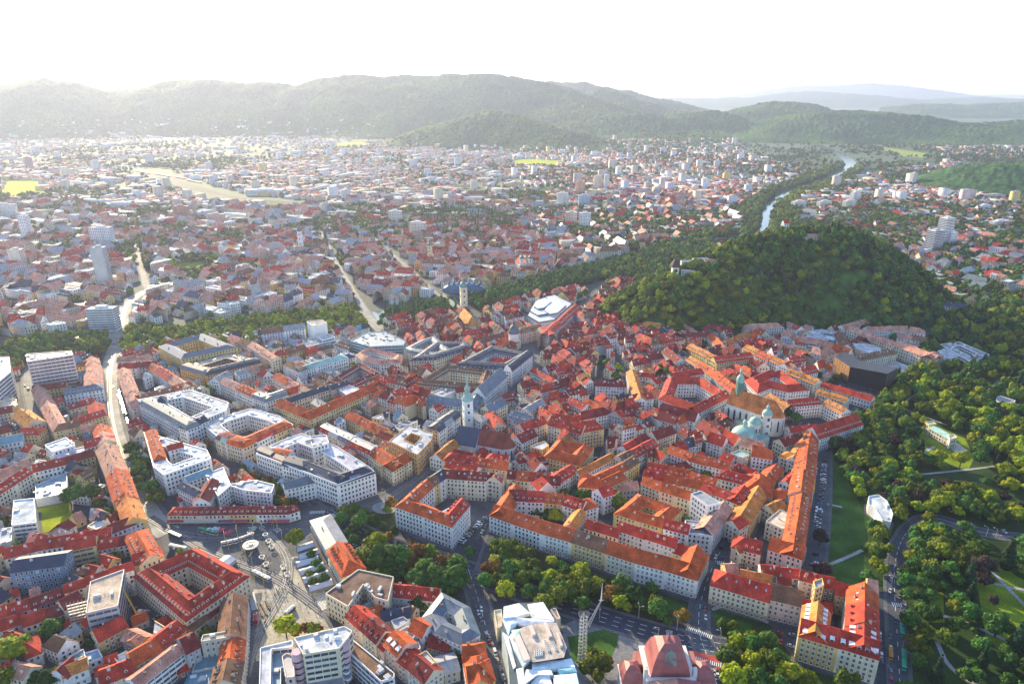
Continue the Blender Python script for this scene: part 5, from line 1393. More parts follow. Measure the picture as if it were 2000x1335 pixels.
# parish church by the main street
A, B_ = at('G', 470, 960, 13), at('G', 700, 1000, 13)
r_, g, L_ = church('parish_church', 'gothic parish church with dark red tiled roof and lancet choir beside the main street', A, B_, 17, 14, 11, (.20, .055, .04), (.66, .64, .60))
part(r_, 'front_nave', lambda mb: (mb.hexa([g(u, v, 0) for u, v in ((-14, -12), (6, -12), (6, 12), (-14, 12))], [g(u, v, 13) for u, v in ((-14, -12), (6, -12), (6, 12), (-14, 12))], M_WALL, (.66, .64, .60)),
    mb.face([g(-14.5, -12.6, 13), g(6, -12.6, 13), g(6, 0, 25), g(-14.5, 0, 25)], M_METAL, (.05, .06, .10)), mb.face([g(6, 12.6, 13), g(-14.5, 12.6, 13), g(-14.5, 0, 25), g(6, 0, 25)], M_METAL, (.05, .06, .10)), mb.face([g(-14, 12, 13), g(-14, -12, 13), g(-14, 0, 24.8)], M_WALL, (.66, .64, .60)), mb.face([g(6, -12, 13), g(6, 12, 13), g(6, 0, 24.8)], M_WALL, (.66, .64, .60))))
c = at('G', 425, 900, 0); r2 = empty('church_tower', (*c, 0), 'slim white church tower with a tiered green copper spire on the main street', 'church tower')
tower(r2, (0, 0), 8.2, 33, (.76, .75, .73), 'spire', COPPER, ang=.3, cap_h=27)
# friars' church by the river with an onion tower
c = at('N', 1625, 960, 0); r2 = empty('church_tower', (*c, 0), 'pale yellow friary tower with a green onion dome by the river bridge', 'church tower')
tower(r2, (0, 0), 9, 38, (.70, .62, .45), 'onion', (.14, .26, .24), ang=.3, cap_h=16)
A, B_ = at('G', 395, 60, 14), at('G', 455, 130, 12)
church('friary_church', 'long ochre-roofed friary church next to the onion-domed river tower', A, B_, 16, 13, 12, (.52, .24, .07), (.70, .66, .56))
# twin-towered white church beyond the river
A, B_ = at('O', 110, 660, 0), at('O', 60, 600, 12)
r_, g, L_ = church('pilgrimage_church', 'white twin-towered church with dark helmets on the far river bank', (A[0], A[1] + 3), (A[0] - 12, A[1] + 40), 14, 14, 8, ROOF['r'][0], (.74, .73, .70), butt=False, apse=False)
for s_ in (-7.5, 7.5): tower(r_, (s_, -1), 6.6, 27, (.75, .74, .71), 'onion', (.12, .16, .16), cap_h=11)
# slim white church spire in the far quarter
c = at('N', 357, 490, 0); r2 = empty('church_tower', (*c, 0), 'thin white far tower with a pointed dark helmet behind the pale barracks', 'church tower')
tower(r2, (0, 0), 8, 42, (.75, .74, .72), 'onion', (.10, .11, .13), cap_h=16)
church('far_church', 'far church with brown roof beside the thin white tower', (c[0] + 8, c[1]), (c[0] + 52, c[1] + 8), 18, 12, 10, ROOF['b'][0], (.7, .66, .6), butt=False, apse=False)
c = at('N', 1362, 560, 0); r2 = empty('church_tower', (*c, 0), 'yellow church tower with small lantern behind the curved white shop building', 'church tower')
tower(r2, (0, 0), 8, 30, (.70, .60, .36), 'onion', (.14, .18, .16), cap_h=13)
# domed clock tower of the city hall
c = at('G', 755, 330, 0); r2 = empty('hall_dome', (*c, 0), 'dark ribbed dome with a lantern rising from the city hall roofs', 'dome')
part(r2, 'drum', lambda mb: mb.lathe((0, 0, 16), [(6.5, 0), (6.5, 9), (7.2, 9.4), (7.2, 10)], M_WALL, (.66, .65, .62), 8))
part(r2, 'dome', lambda mb: mb.lathe((0, 0, 26), [(6.8, 0), (6.4, 3), (5, 7), (2.6, 10), (1.4, 10.5), (1.4, 13), (1.8, 13.3), (0, 17)], M_METAL, (.10, .13, .16), 16))
for x, y, s_ in ((628, 300, .45), (690, 300, .4), (250, 900, 1.)):
    pass
# glazed blue blob museum beyond the river
c = at('N', 1625, 790, 8); root = empty('art_museum', (*c, 0), 'bulbous dark blue museum with a row of snout skylights across the river', 'museum')
occupy([(c[0] - 34, c[1] - 18), (c[0] + 34, c[1] - 18), (c[0] + 34, c[1] + 22), (c[0] - 34, c[1] + 22)])
def blob(mb):
    nu, nv = 28, 10; pts = [[None] * nu for _ in range(nv + 1)]
    for j in range(nv + 1):
        th = -.35 + (math.pi / 2 + .35) * j / nv
        for i in range(nu):
            ph = 2 * math.pi * i / nu; rx = 31 * (1 + .12 * math.cos(ph * 2 + .6)); ry = 17 * (1 + .1 * math.sin(ph * 3))
            pts[j][i] = (rx * math.cos(th) * math.cos(ph), ry * math.cos(th) * math.sin(ph), 9 + 12 * math.sin(th))
    for j in range(nv):
        for i in range(nu):
            k = (i + 1) % nu; mb.face([pts[j][i], pts[j][k], pts[j + 1][k], pts[j + 1][i]], M_CAR, jit((.03, .09, .17), .15))
part(root, 'shell', blob)
part(root, 'glass_base', lambda mb: mb.lathe((0, 0, 0), [(22, 0), (22, 6)], M_GLASS, (.1, .14, .18), 20))
for k in range(14):
    x = -24 + (k % 7) * 8; y = -3 + (k // 7) * 8
    part(root, 'skylight_snout', lambda mb, x=x, y=y: mb.beam((x, y, 17 + 3 * (1 - (x / 30) ** 2)), (x + 1.4, y + 2.5, 22 + 3 * (1 - (x / 30) ** 2)), (2.0, 1.0), M_CAR, (.06, .13, .2), 8))
# dark faceted concert hall
pl = [at('L', *q) for q in ((285, 460), (395, 545), (640, 640), (672, 510), (480, 400), (300, 370))]
pf = [at('L', x, y, z) for x, y, z in ((280, 375, 17), (385, 405, 19), (655, 515, 24), (672, 500, 24), (500, 395, 18), (310, 366, 17))]
root = empty('concert_hall', (*pl[0], 0), 'black angular hall with a copper-brown slatted facade among red roofs', 'concert hall')
a0, a1, a2 = at('L', 275, 470), at('L', 385, 560), at('L', 648, 640); ux = norm2(a2[0] - a1[0], a2[1] - a1[1]); bk = (-ux[1] * 26, ux[0] * 26)
b2, b1, b0 = (a2[0] + bk[0], a2[1] + bk[1]), (a1[0] + bk[0], a1[1] + bk[1]), (a0[0] + bk[0], a0[1] + bk[1])
occupy([a0, a1, a2, b2, b0])
S_ = lambda p, z: (p[0] - pl[0][0], p[1] - pl[0][1], z)
part(root, 'dark_facade', lambda mb: (mb.face([S_(a1, 3), S_(a2, 5), S_(a2, 25), S_(a1, 21)], M_WALL, (.02, .018, .022)), mb.face([S_(a2, 5), S_(b2, 5), S_(b2, 25), S_(a2, 25)], M_METAL, (.05, .045, .05)), mb.face([S_(b2, 0), S_(b0, 0), S_(b0, 19), S_(b1, 21), S_(b2, 25)], M_METAL, (.04, .04, .05))))
part(root, 'slatted_facade', lambda mb: (mb.face([S_(a0, 3), S_(a1, 3), S_(a1, 21), S_(a0, 19)], M_WALL, (.28, .15, .06)), mb.face([S_(b0, 3), S_(a0, 3), S_(a0, 19), S_(b0, 19)], M_WALL, (.24, .13, .06))))
part(root, 'roof', lambda mb: (mb.face([S_(a0, 19), S_(a1, 21), S_(b1, 21), S_(b0, 19)], M_METAL, (.04, .045, .06)), mb.face([S_(a1, 21), S_(a2, 25), S_(b2, 25), S_(b1, 21)], M_METAL, (.04, .045, .06))))
part(root, 'glass_base', lambda mb: mb.hexa([S_(p, 0) for p in (a0, a1, a2, b2, b0)], [S_(p, 4) for p in (a0, a1, a2, b2, b0)], M_GLASS, (.05, .06, .08)))
for k in range(5):
    z = 5 + k * 3
    def sl(mb, z=z):
        for t in range(6):
            p, q = lerp(a0, a1, t / 6 + .04), lerp(a0, a1, t / 6 + .10); n_ = norm2(a1[1] - a0[1], -(a1[0] - a0[0]))
            mb.face([S_((v[0] + n_[0] * .08, v[1] + n_[1] * .08), zz) for v, zz in ((p, z), (q, z), (q, z + 1), (p, z + 1))], M_GLASS, (.04, .04, .05))
    part(root, 'window_row', sl, kind='stuff')
# pale terrace behind the hall
sheet('terrace', [at('L', *q) for q in ((590, 430), (740, 390), (920, 460), (830, 510), (700, 560))], M_STREET, (.62, .62, .64), .5)
# black tiled department store with white stepped roof north of the square
pl = ccw([at('O', *q, 16) for q in ((125, 960), (190, 850), (330, 800), (465, 870), (330, 990), (210, 1010))]); occupy(pl); cx, cy = pl[0]
root = empty('department_store', (cx, cy, 0), 'white stepped department store with sloping roof glazing north of the main square', 'department store')
g2 = [(x - cx, y - cy) for x, y in pl]; mx, my = sum(p[0] for p in g2) / 6, sum(p[1] for p in g2) / 6
for k, (s_, z0, z1, ox, oy) in enumerate(((1, 0, 12, 0, 0), (.7, 12, 14.5, -5, 5), (.5, 12, 16, 9, -6), (.4, 14.5, 17, -8, 9))):
    part(root, 'storey_tier', lambda mb: mb.prism([(mx + ox + (x - mx) * s_, my + oy + (y - my) * s_) for x, y in g2], z0, z1, M_PAINT, (.55, .57, .61)))
    part(root, 'glazing', lambda mb: mb.prism([(mx + ox + (x - mx) * (s_ + .004), my + oy + (y - my) * (s_ + .004)) for x, y in g2], z1 - 2.3, z1 - .9, M_GLASS, (.06, .09, .13)))
# slab tower and other high-rises
def highrise(c, fx, fy, wd, dp, h, ang, wall, label, style='band', top=(.6, .6, .6), accent=None):
    x, y = at(c, fx, fy); a = math.radians(ang); ca, sa_ = math.cos(a), math.sin(a)
    root = empty('tower_block', (x, y, 0), label, 'tower block')
    q = lambda u, v: (u * ca - v * sa_, u * sa_ + v * ca)
    pl = [q(0, 0), q(wd, 0), q(wd, dp), q(0, dp)]; occupy([(x + a_, y + b_) for a_, b_ in pl])
    part(root, 'wall', lambda mb: mb.prism(pl, 0, h, M_WALL, wall, top=(M_FLAT, top)))
    part(root, 'roof_plant', lambda mb: (mb.prism([q(wd * .3, dp * .3), q(wd * .7, dp * .3), q(wd * .7, dp * .75), q(wd * .3, dp * .75)], h, h + 3.2, M_WALL, tuple(v * .9 for v in wall)), mb.prism([q(.2, .2), q(wd - .2, .2), q(wd - .2, .6), q(.2, .6)], h, h + 1, M_WALL, wall)))
    fl = int(h / 3.1)
    def wins(mb):
        for (p, r_) in ((pl[0], pl[1]), (pl[1], pl[2]), (pl[3], pl[0])):
            L_ = math.hypot(r_[0] - p[0], r_[1] - p[1]); ux, uy = norm2(r_[0] - p[0], r_[1] - p[1]); nx, ny = uy, -ux
            if style == 'blank' and L_ == wd: continue
            for k in range(1, fl):
                z = k * h / fl + .8
                if style == 'strip': segs = [(.4, L_ - .4)]
                else: n = max(1, int(L_ / 3.4)); segs = [((i + .2) * L_ / n, (i + .78) * L_ / n) for i in range(n)]
                for t0, t1 in segs:
                    mb.face([(p[0] + ux * t0 + nx * .08, p[1] + uy * t0 + ny * .08, z), (p[0] + ux * t1 + nx * .08, p[1] + uy * t1 + ny * .08, z), (p[0] + ux * t1 + nx * .08, p[1] + uy * t1 + ny * .08, z + 1.5), (p[0] + ux * t0 + nx * .08, p[1] + uy * t0 + ny * .08, z + 1.5)], M_GLASS, jit((.07, .09, .12), .4))
    part(root, 'windows', wins, kind='stuff')
    def bal(mb):
        for k in range(1, fl):
            z = k * h / fl; lo = [q(1, -1.1), q(wd * .45, -1.1), q(wd * .45, 0), q(1, 0)]
            mb.hexa([(*p, z) for p in lo], [(*p, z + .95) for p in lo], M_PAINT, accent)
    if accent: part(root, 'balconies', bal, kind='stuff')
highrise('M', 768, 772, 19, 14, 66, 4, (.44, .46, .47), 'tall blank grey concrete slab tower above the left district', 'blank')
highrise('M', 705, 1120, 34, 16, 32, 5, (.62, .64, .68), 'blue and white striped office tower by the river street', 'strip')
highrise('M', 722, 470, 40, 18, 44, 3, (.70, .71, .74), 'wide white tower block behind the grey slab tower', 'grid')
highrise('M', 175, 390, 16, 16, 50, 0, (.76, .76, .78), 'slender white tower near the left edge', 'grid')
highrise('M', 1360, 240, 36, 14, 34, 0, (.48, .22, .15), 'brick red and green tower block in the haze of the left quarter', 'grid')
highrise('M', -60, 230, 60, 14, 36, 0, (.72, .70, .70), 'long white slab block on the far left edge', 'grid', accent=(.5, .3, .2))
highrise('M', 95, 640, 20, 16, 38, 2, (.66, .60, .50), 'beige and white silo-like block at the left edge', 'blank')
highrise('N', 1040, 290, 30, 14, 36, 0, (.72, .70, .66), 'pale tower block with balconies beside the poplar park', 'grid', accent=(.66, .6, .5))
highrise('N', 1200, 370, 34, 16, 32, -14, (.74, .70, .62), 'cream slab block standing right of the straight shopping street', 'grid', accent=(.7, .6, .4))
highrise('N', 530, 385, 14, 14, 22, 0, (.08, .10, .14), 'small near black cube office in the middle distance', 'grid')
highrise('O', 520, 330, 26, 14, 42, -6, (.75, .75, .76), 'white gridded tower block behind the twin-towered church', 'grid')
highrise('O', 415, 300, 26, 14, 36, -6, (.62, .55, .48), 'brownish slab block left of the white gridded tower', 'grid', accent=(.6, .5, .4))
highrise('Q', 1270, 510, 28, 18, 46, 22, (.50, .50, .52), 'grey and white stepped tower block right of the wooded hill', 'strip')
highrise('Q', 1352, 470, 24, 18, 62, 22, (.74, .74, .76), 'tallest white tower block right of the wooded hill', 'strip')
highrise('Q', 1405, 470, 20, 16, 34, 22, (.72, .72, .75), 'lower white block attached right of the tallest tower', 'grid')
for i, (x, y, w_, h, c_, lb) in enumerate(((1125,385,26,46,(.55,.33,.22),'brick brown twin tower beside cream towers in the far town'),(1160,372,26,46,(.70,.58,.46),'cream slab with brown balconies in the far tower cluster'),(1180,372,14,48,(.74,.73,.74),'narrow white tower at the right of the far cluster'),
        (1088,405,30,38,(.72,.70,.66),'pale short tower left of the blue far tower'),(1130,408,30,36,(.38,.50,.62),'blue glass tower in the far town'),(285,322,34,44,(.66,.66,.72),'hazy white grain tower in the far left town'),(50,330,26,46,(.40,.22,.18),'hazy brown tower far left'),
        (820,285,24,44,(.70,.70,.72),'white tower under the big hill'),(975,305,18,42,(.66,.64,.60),'thin grey tower near the far sports field'),(1290,300,30,30,(.68,.67,.70),'white block near the far railway bend'),(1395,330,22,32,(.70,.68,.66),'pale block amid trees left of the river'),
        (1420,300,30,34,(.5,.42,.38),'brown far block before the river hills'),(1780,365,20,44,(.74,.70,.62),'cream tower at the right before the far rise'),(1650,415,34,30,(.70,.66,.55),'yellowish block by the river bend on the right bank'),(1665,400,26,34,(.72,.70,.68),'white stepped block on the right bank'),
        (1550,412,40,24,(.70,.69,.67),'long balcony block near the right bank'),(1600,412,40,24,(.66,.64,.6),'second balcony block near the right bank'),(1940,450,50,20,(.72,.72,.72),'white angular blocks at the right edge'),(1880,412,22,26,(.62,.46,.36),'orange-brown block among the villas'),(1915,415,34,18,(.72,.72,.74),'curved white block among the villas'),
        (405,440,40,26,(.66,.42,.30),'warm brick block beside the long white row in the left quarter'),(760,330,50,16,(.70,.66,.55),'cream long hall in the far middle plain'),(100,362,120,9,(.75,.75,.78),'wide white factory hall right of the far yellow field'),(175,350,90,10,(.70,.70,.74),'second white factory hall behind the far yellow field'),(180,405,150,9,(.6,.6,.64),'long grey freight shed below the factory halls'),(360,340,110,12,(.72,.70,.72),'pale freight station hall by the railway'),(470,345,120,10,(.74,.73,.76),'broad white hall right of the railway curve'),(560,352,90,11,(.66,.66,.72),'hazy grey hall near the railway'),(480,382,110,16,(.70,.70,.66),'long pale green-grey station building'),(600,372,90,14,(.72,.70,.70),'white long block above the station'),(1010,330,120,8,(.74,.74,.76),'white low hall by the far sports field'),(640,425,70,14,(.74,.74,.76),'white office block on the far shopping street'))):
    highrise('I', x, y, w_, 14 if w_ < 80 else 40, h, 0 if x < 1500 else 20, c_, lb, 'grid')
# ---------------------------------------------------------------- landmarks close to the camera
def loc2(c, *pts, z=0.):
    pl = [at(c, *q, z) for q in pts]; return pl
# opera house
c = at('V', 870, 820, 22); root = empty('opera_house', (*c, 0), 'opera house with a curved pink copper mansard dome and side pavilions', 'opera house')
OP = (.33, .10, .095); OW = (.74, .70, .66); occupy([(c[0] - 24, c[1] - 45), (c[0] + 24, c[1] - 45), (c[0] + 24, c[1] + 14), (c[0] - 24, c[1] + 14)])
def curved(mb, cx, cy, w_, d_, z, h, tint, flat=.28):
    """Bell-shaped square roof."""
    prof = [(1, 0), (.97, .12), (.9, .35), (.78, .6), (.6, .82), (flat, 1)]
    for i in range(len(prof) - 1):
        (a, za), (b_, zb) = prof[i], prof[i + 1]
        lo = [(cx + sx * w_ / 2 * a, cy + sy * d_ / 2 * a, z + h * za) for sx, sy in ((-1, -1), (1, -1), (1, 1), (-1, 1))]; hi = [(cx + sx * w_ / 2 * b_, cy + sy * d_ / 2 * b_, z + h * zb) for sx, sy in ((-1, -1), (1, -1), (1, 1), (-1, 1))]
        for k in range(4):
            j = (k + 1) % 4; mb.face([lo[k], lo[j], hi[j], hi[k]], M_METAL, jit(tint, .06))
    mb.face(hi, M_METAL, tint)
part(root, 'main_block', lambda mb: (mb.box((0, 0, 0), (24, 22, 22), M_WALL, OW), mb.box((0, 0, 22), (25, 23, .8), M_PAINT, OW)))
part(root, 'dome', lambda mb: curved(mb, 0, 0, 20, 19, 22.8, 15, OP))
part(root, 'dome_window', lambda mb: mb.face([(-3, -8.6, 29), (3, -8.6, 29), (2.6, -6.2, 34.6), (0, -5.3, 36.3), (-2.6, -6.2, 34.6)], M_GLASS, (.05, .1, .13)))
part(root, 'finial', lambda mb: mb.lathe((0, 0, 37.6), [(1.5, 0), (.9, 1), (.35, 3), (.5, 3.4), (0, 7)], M_METAL, (.34, .12, .12), 8))
for s_ in (-1, 1):
    part(root, 'side_pavilion', lambda mb: (mb.box((s_ * 18.5, -4, 0), (11, 17, 16), M_WALL, OW), mb.box((s_ * 18.5, -4, 16), (12, 18, .6), M_PAINT, OW)))
    part(root, 'pavilion_roof', lambda mb: curved(mb, s_ * 18.5, -2, 11, 12, 16.6, 7.5, OP, .2))
    part(root, 'chimney', lambda mb: mb.box((s_ * 12.4, -8, 15), (2, 2, 12), M_WALL, (.70, .62, .58)))
    part(root, 'side_roof', lambda mb: mb.box((s_ * 13.4, 4, 16), (5, 9, 6), M_METAL, (.42, .16, .12)))
def hall(mb):
    mb.box((2, -24, 0), (26, 26, 19), M_WALL, OW)
part(root, 'auditorium', hall)
def hroof(mb):
    z = 19  # left slopes have orange sunlight painted into their tint, the others stay red
    mb.face([(-12, -38, z), (-12, -11, z), (-10.5, -12, z + 3.4), (-10.5, -36, z + 3.4)][::-1], M_METAL, (.55, .32, .22))
    mb.face([(-10.5, -36, z + 3.4), (2, -34, z + 7), (2, -13, z + 7), (-10.5, -12, z + 3.4)], M_METAL, (.50, .24, .17)); mb.face([(2, -34, z + 7), (14.5, -36, z + 3.4), (14.5, -12, z + 3.4), (2, -13, z + 7)], M_METAL, OP)
    mb.face([(14.5, -36, z + 3.4), (16, -38, z), (16, -11, z), (14.5, -12, z + 3.4)], M_METAL, OP); mb.face([(-12, -38, z), (16, -38, z), (14.5, -36, z + 3.4), (2, -34, z + 7), (-10.5, -36, z + 3.4)], M_METAL, OP)
part(root, 'auditorium_roof', hroof)
part(root, 'lantern', lambda mb: (mb.lathe((2, -24, 25), [(2.4, 0), (2.2, 1.2), (1.7, 1.3), (1.7, 3.8), (2.2, 4), (2.2, 4.4), (1.6, 6), (.5, 7), (0, 10)], M_METAL, (.40, .16, .14), 8), mb.lathe((2, -24, 26.5), [(1.74, 0), (1.74, 2)], M_GLASS, (.4, .12, .05), 8)))
# blue-white folded theatre block
c = at('U', 700, 760, 18); root = empty('theatre_office', (*c, 0), 'angular office building clad in pale blue folded metal panels left of the lattice sculpture', 'office building')
pl = loc2('U', (240,240), (460,190), (800,178), (960,440), (1060,700), (1210,970), (1310,1400), (560,1400), (330,1350), (300,900), (215,560), z=18)
pl = ccw(pl); occupy(pl); g2 = [(x - c[0], y - c[1]) for x, y in pl]
part(root, 'wall', lambda mb: [mb.face([(*g2[i - 1], 0), (*g2[i], 0), (*g2[i], 18), (*g2[i - 1], 18)], M_METAL, (.55, .62, .66)) for i in range(len(g2))])
part(root, 'roof_base', lambda mb: mb.face([(*p, 17.9) for p in g2], M_METAL, (.06, .09, .1)))
def U3(x, y, z): p = at('U', x, y, z); return (p[0] - c[0], p[1] - c[1], z)
PB = (.62, .74, .80); PW = (.78, .80, .83); PT = (.30, .56, .62)
panels = [([(245,245),(460,195),(610,330),(420,380),(240,400)], PW, 19, 21), ([(580,210),(800,180),(960,430),(700,400),(640,330)], PW, 19, 22), ([(230,410),(410,390),(440,470),(350,560),(310,640)], PB, 20, 19), ([(430,400),(700,410),(950,450),(760,480),(560,500),(450,470)], PW, 22, 20),
          ([(350,570),(460,560),(470,650),(380,690)], PT, 19, 21), ([(320,660),(350,620),(420,700),(600,1010),(520,1080),(400,850)], PB, 19, 20), ([(230,600),(310,660),(420,1080),(380,1120)], PW, 18.6, 18.6), ([(640,1040),(850,1005),(1000,1000),(1200,970),(1250,1090),(900,1110),(650,1110)], PB, 19, 21),
          ([(560,1130),(900,1110),(940,1200),(740,1190),(600,1250),(520,1350)], PW, 20, 22), ([(1000,1120),(1250,1100),(1280,1160),(1040,1200)], PT, 21, 19.5), ([(940,1210),(1270,1180),(1320,1400),(960,1400)], PB, 20, 20.8), ([(740,1200),(880,1190),(950,1400),(560,1400)], PW, 20.6, 19.4), ([(420,1120),(520,1100),(560,1400),(470,1400)], PB, 18.8, 20)]
for pts, tn, za, zb in panels:
    n = len(pts)
    def pn(mb):
        cx, cy = sum(p[0] for p in pts) / n, sum(p[1] for p in pts) / n
        top = [U3(x, y, za + (zb - za) * k / (n - 1)) for k, (x, y) in enumerate(pts)]; mid = U3(cx, cy, (za + zb) / 2 + .6)
        for i in range(n): mb.face([top[i - 1], top[i], mid], M_METAL, jit(tn, .05)); mb.face([(top[i - 1][0], top[i - 1][1], 17.9), (top[i][0], top[i][1], 17.9), top[i], top[i - 1]], M_METAL, tn)
    part(root, 'roof_panel', pn)
tr = [(455,560),(600,500),(800,470),(985,470),(1060,640),(1135,820),(1090,960),(840,1000),(640,1030)]
part(root, 'roof_terrace', lambda mb: mb.hexa([U3(x, y, 17.9) for x, y in tr][::-1], [U3(x, y, 22.5) for x, y in tr][::-1], M_PAINT, (.66, .66, .68), top=(M_FLAT, (.50, .42, .36))))
for pts in ([(590,540),(640,530),(700,660),(650,680)], [(800,500),(850,500),(930,690),(880,700)], [(980,640),(1010,640),(1080,820),(1040,830)], [(385,690),(470,660),(620,1010),(530,1040)]):
    part(root, 'roof_duct', lambda mb: mb.hexa([U3(x, y, 22.5) for x, y in pts][::-1], [(a, b_, 24.2) for a, b_, _ in [U3(x, y, 22.5) for x, y in pts]][::-1], M_PAINT, (.60, .52, .46)))
for (x0, y0, dx, dy, n) in ((825, 735, 11, 27, 6), (925, 715, 11, 27, 6), (690, 880, 0, 30, 3), (720, 875, 0, 30, 3), (750, 870, 0, 30, 3), (780, 865, 0, 30, 3)):
    for k in range(n):
        p = U3(x0 + dx * k, y0 + dy * k, 22.5); part(root, 'roof_vent', lambda mb: (mb.box(p, (1.1, 1.1, .8), M_PAINT, (.7, .7, .7)), mb.face([(p[0] - .35, p[1] - .35, 23.32), (p[0] + .35, p[1] - .35, 23.32), (p[0] + .35, p[1] + .35, 23.32), (p[0] - .35, p[1] + .35, 23.32)], M_PAINT, (.05, .05, .06))))
spec('''
# the roofs at the lower centre edge
f U 105,310 215,290 235,520 150,560 ; h=10 r=e c=e win=none ch=.2 | small beige annex with a flat roof beside the pale blue folded-panel office
f U 900,290 980,275 1045,420 1000,440 ; h=10 r=e c=e ch=1 | little roof terrace with planters behind the blue folded-panel office
f T 625,440 1285,290 1390,350 1340,430 1215,580 750,660 ; h=26 r=w c=c win=band ch=1.5 cat=o | white residential slab with yellow balconies and a cluttered white roof terrace
f T 190,570 610,470 615,560 335,590 325,1100 175,1100 ; h=16 r=w c=w win=band ch=.1 cat=o | curved white corner building with a plain white roof along the tram street
f T 340,600 610,560 640,800 460,830 460,1100 340,1100 ; h=13 r=u c=s win=none ch=.3 cat=o | grey-blue sheet roof in the yard of the curved white building
f T 470,680 530,640 620,660 640,950 520,960 ; h=19 r=m c=p win=std ch=0 cat=o | narrow pinkish stair wing inside the white corner building
f T 740,930 1240,840 1310,1100 750,1100 ; h=7 r=m c=e win=band ch=.4 cat=o | low glass-roofed shop hall in front of the yellow balconies
f T 1400,470 1935,900 1935,960 1760,1010 1325,610 ; h=14 r=b c=w win=band ch=2.5 cat=o | long narrow glass office slab with rows of white roof machines
''')
for (x, y, h) in ((665, 620, 25), (1270, 490, 25)):
    q = at('T', x, y, h); r2 = empty('stair_tower', (*q, 0), 'round pink stair tower ' + ('left' if x < 900 else 'right') + ' of the yellow balconies', 'stair tower')
    part(r2, 'shaft', lambda mb: mb.lathe((0, 0, 0), [(3, 0), (3, h), (2.6, h), (2.6, h + .6), (0, h + .61)], M_WALL, (.62, .42, .46), 20))
    part(r2, 'window_bands', lambda mb: [mb.face([(3.05 * math.cos(a), 3.05 * math.sin(a), z), (3.05 * math.cos(a + .4), 3.05 * math.sin(a + .4), z), (3.05 * math.cos(a + .4), 3.05 * math.sin(a + .4), z + 1.2), (3.05 * math.cos(a), 3.05 * math.sin(a), z + 1.2)], M_GLASS, (.06, .06, .1)) for z in range(4, int(h) - 3, 4) for a in (-2.4, -2.0, -1.6, -1.2, -.8)], kind='stuff')
for k, (x, y) in enumerate(((1298, 775), (1310, 850), (1322, 935))):
    q = at('T', x, y, 12 - k * 2); r2 = empty('glass_pod', (*q, 0), ['topmost', 'middle', 'lowest'][k] + ' of three round glass pods beside the glass office slab', 'canopy', 'round glass pods')
    part(r2, 'ring', lambda mb: (mb.lathe((0, 0, 11 - k * 2), [(2.0, 0), (2.0, .7), (1.7, .75)], M_PAINT, (.75, .76, .78), 20), mb.lathe((0, 0, 0), [(.2, 0), (.2, 11 - k * 2)], M_PAINT, (.7, .7, .7), 6)))
    part(r2, 'glass_disc', lambda mb: mb.lathe((0, 0, 11.2 - k * 2), [(1.9, 0), (0, .35)], M_GLASS, (.25, .32, .36), 20))
# scaffolding and crane of the building site
q0, q1 = at('A', 480, 1000), at('A', 775, 925)
r2 = empty('scaffolding', (*q0, 0), 'metal scaffolding along the beige-roofed building site', 'scaffolding'); d_ = (q1[0] - q0[0], q1[1] - q0[1]); n = 12; nx, ny = norm2(-d_[1], d_[0])
for i in range(n + 1):
    x, y = d_[0] * i / n, d_[1] * i / n
    part(r2, 'standard', lambda mb: (mb.beam((x, y, 0), (x, y, 21), .09, M_METAL, (.5, .52, .55)), mb.beam((x + nx * 1.2, y + ny * 1.2, 0), (x + nx * 1.2, y + ny * 1.2, 21), .09, M_METAL, (.5, .52, .55))), kind='stuff')
for k in range(1, 10):
    z = k * 2.1; part(r2, 'deck', lambda mb: mb.hexa([(0, 0, z), (*d_, z), (d_[0] + nx * 1.2, d_[1] + ny * 1.2, z), (nx * 1.2, ny * 1.2, z)], [(0, 0, z + .12), (*d_, z + .12), (d_[0] + nx * 1.2, d_[1] + ny * 1.2, z + .12), (nx * 1.2, ny * 1.2, z + .12)], M_PAINT, (.36, .30, .22)))
q = at('A', 900, 905); r2 = empty('mobile_crane', (*q, 0), 'truck crane with an orange boom raised beside the building site', 'crane')
part(r2, 'boom', lambda mb: mb.beam((0, 0, 2.5), (-7, 3, 19), (.55, .35), M_PAINT, (.75, .42, .05)))
part(r2, 'carrier', lambda mb: (mb.box((0, 0, .6), (2.6, 9, 1.4), M_PAINT, (.72, .40, .05)), mb.box((0, 3.2, 2), (2.5, 2, 1.2), M_PAINT, (.7, .7, .7))))
for y in (-3.2, -1, 2.5):
    for x in (-1.1, 1.1): part(r2, 'wheel', lambda mb: mb.beam((x - .2, y, .55), (x + .2, y, .55), .55, M_PAINT, (.03, .03, .03), 10))
# lattice light sculpture
q = at('U', 1345, 1010); r2 = empty('lattice_sculpture', (*q, 0), 'tall white lattice sculpture with an arm and spike rising beside the round lawn', 'sculpture')
LT = (.62, .58, .52)
for k in range(13):
    z = k * 2.4
    def cell(mb):
        w0 = 2.6 - .03 * k
        for a in range(4):
            t0, t1 = a * math.pi / 2 + .3 * (k % 2), (a + 1) * math.pi / 2 + .3 * (k % 2); p = (w0 * math.cos(t0), w0 * math.sin(t0)); r_ = (w0 * math.cos(t1), w0 * math.sin(t1)); m_ = lerp(p, r_, .5)
            for u, z2 in ((p, z + 2.4), (p, z), (r_, z + 2.4), (r_, z)): mb.beam((m_[0] * 1.25, m_[1] * 1.25, z + 1.2), (*u, z2), .10, M_PAINT, LT, 3)
    part(r2, 'lattice_cell', cell)
part(r2, 'mast', lambda mb: [mb.beam((x, y, 0), (x * .8, y * .8, 32), .14, M_PAINT, LT, 4) for x, y in ((1.6, 0), (-1.6, 0), (0, 1.6), (0, -1.6))])
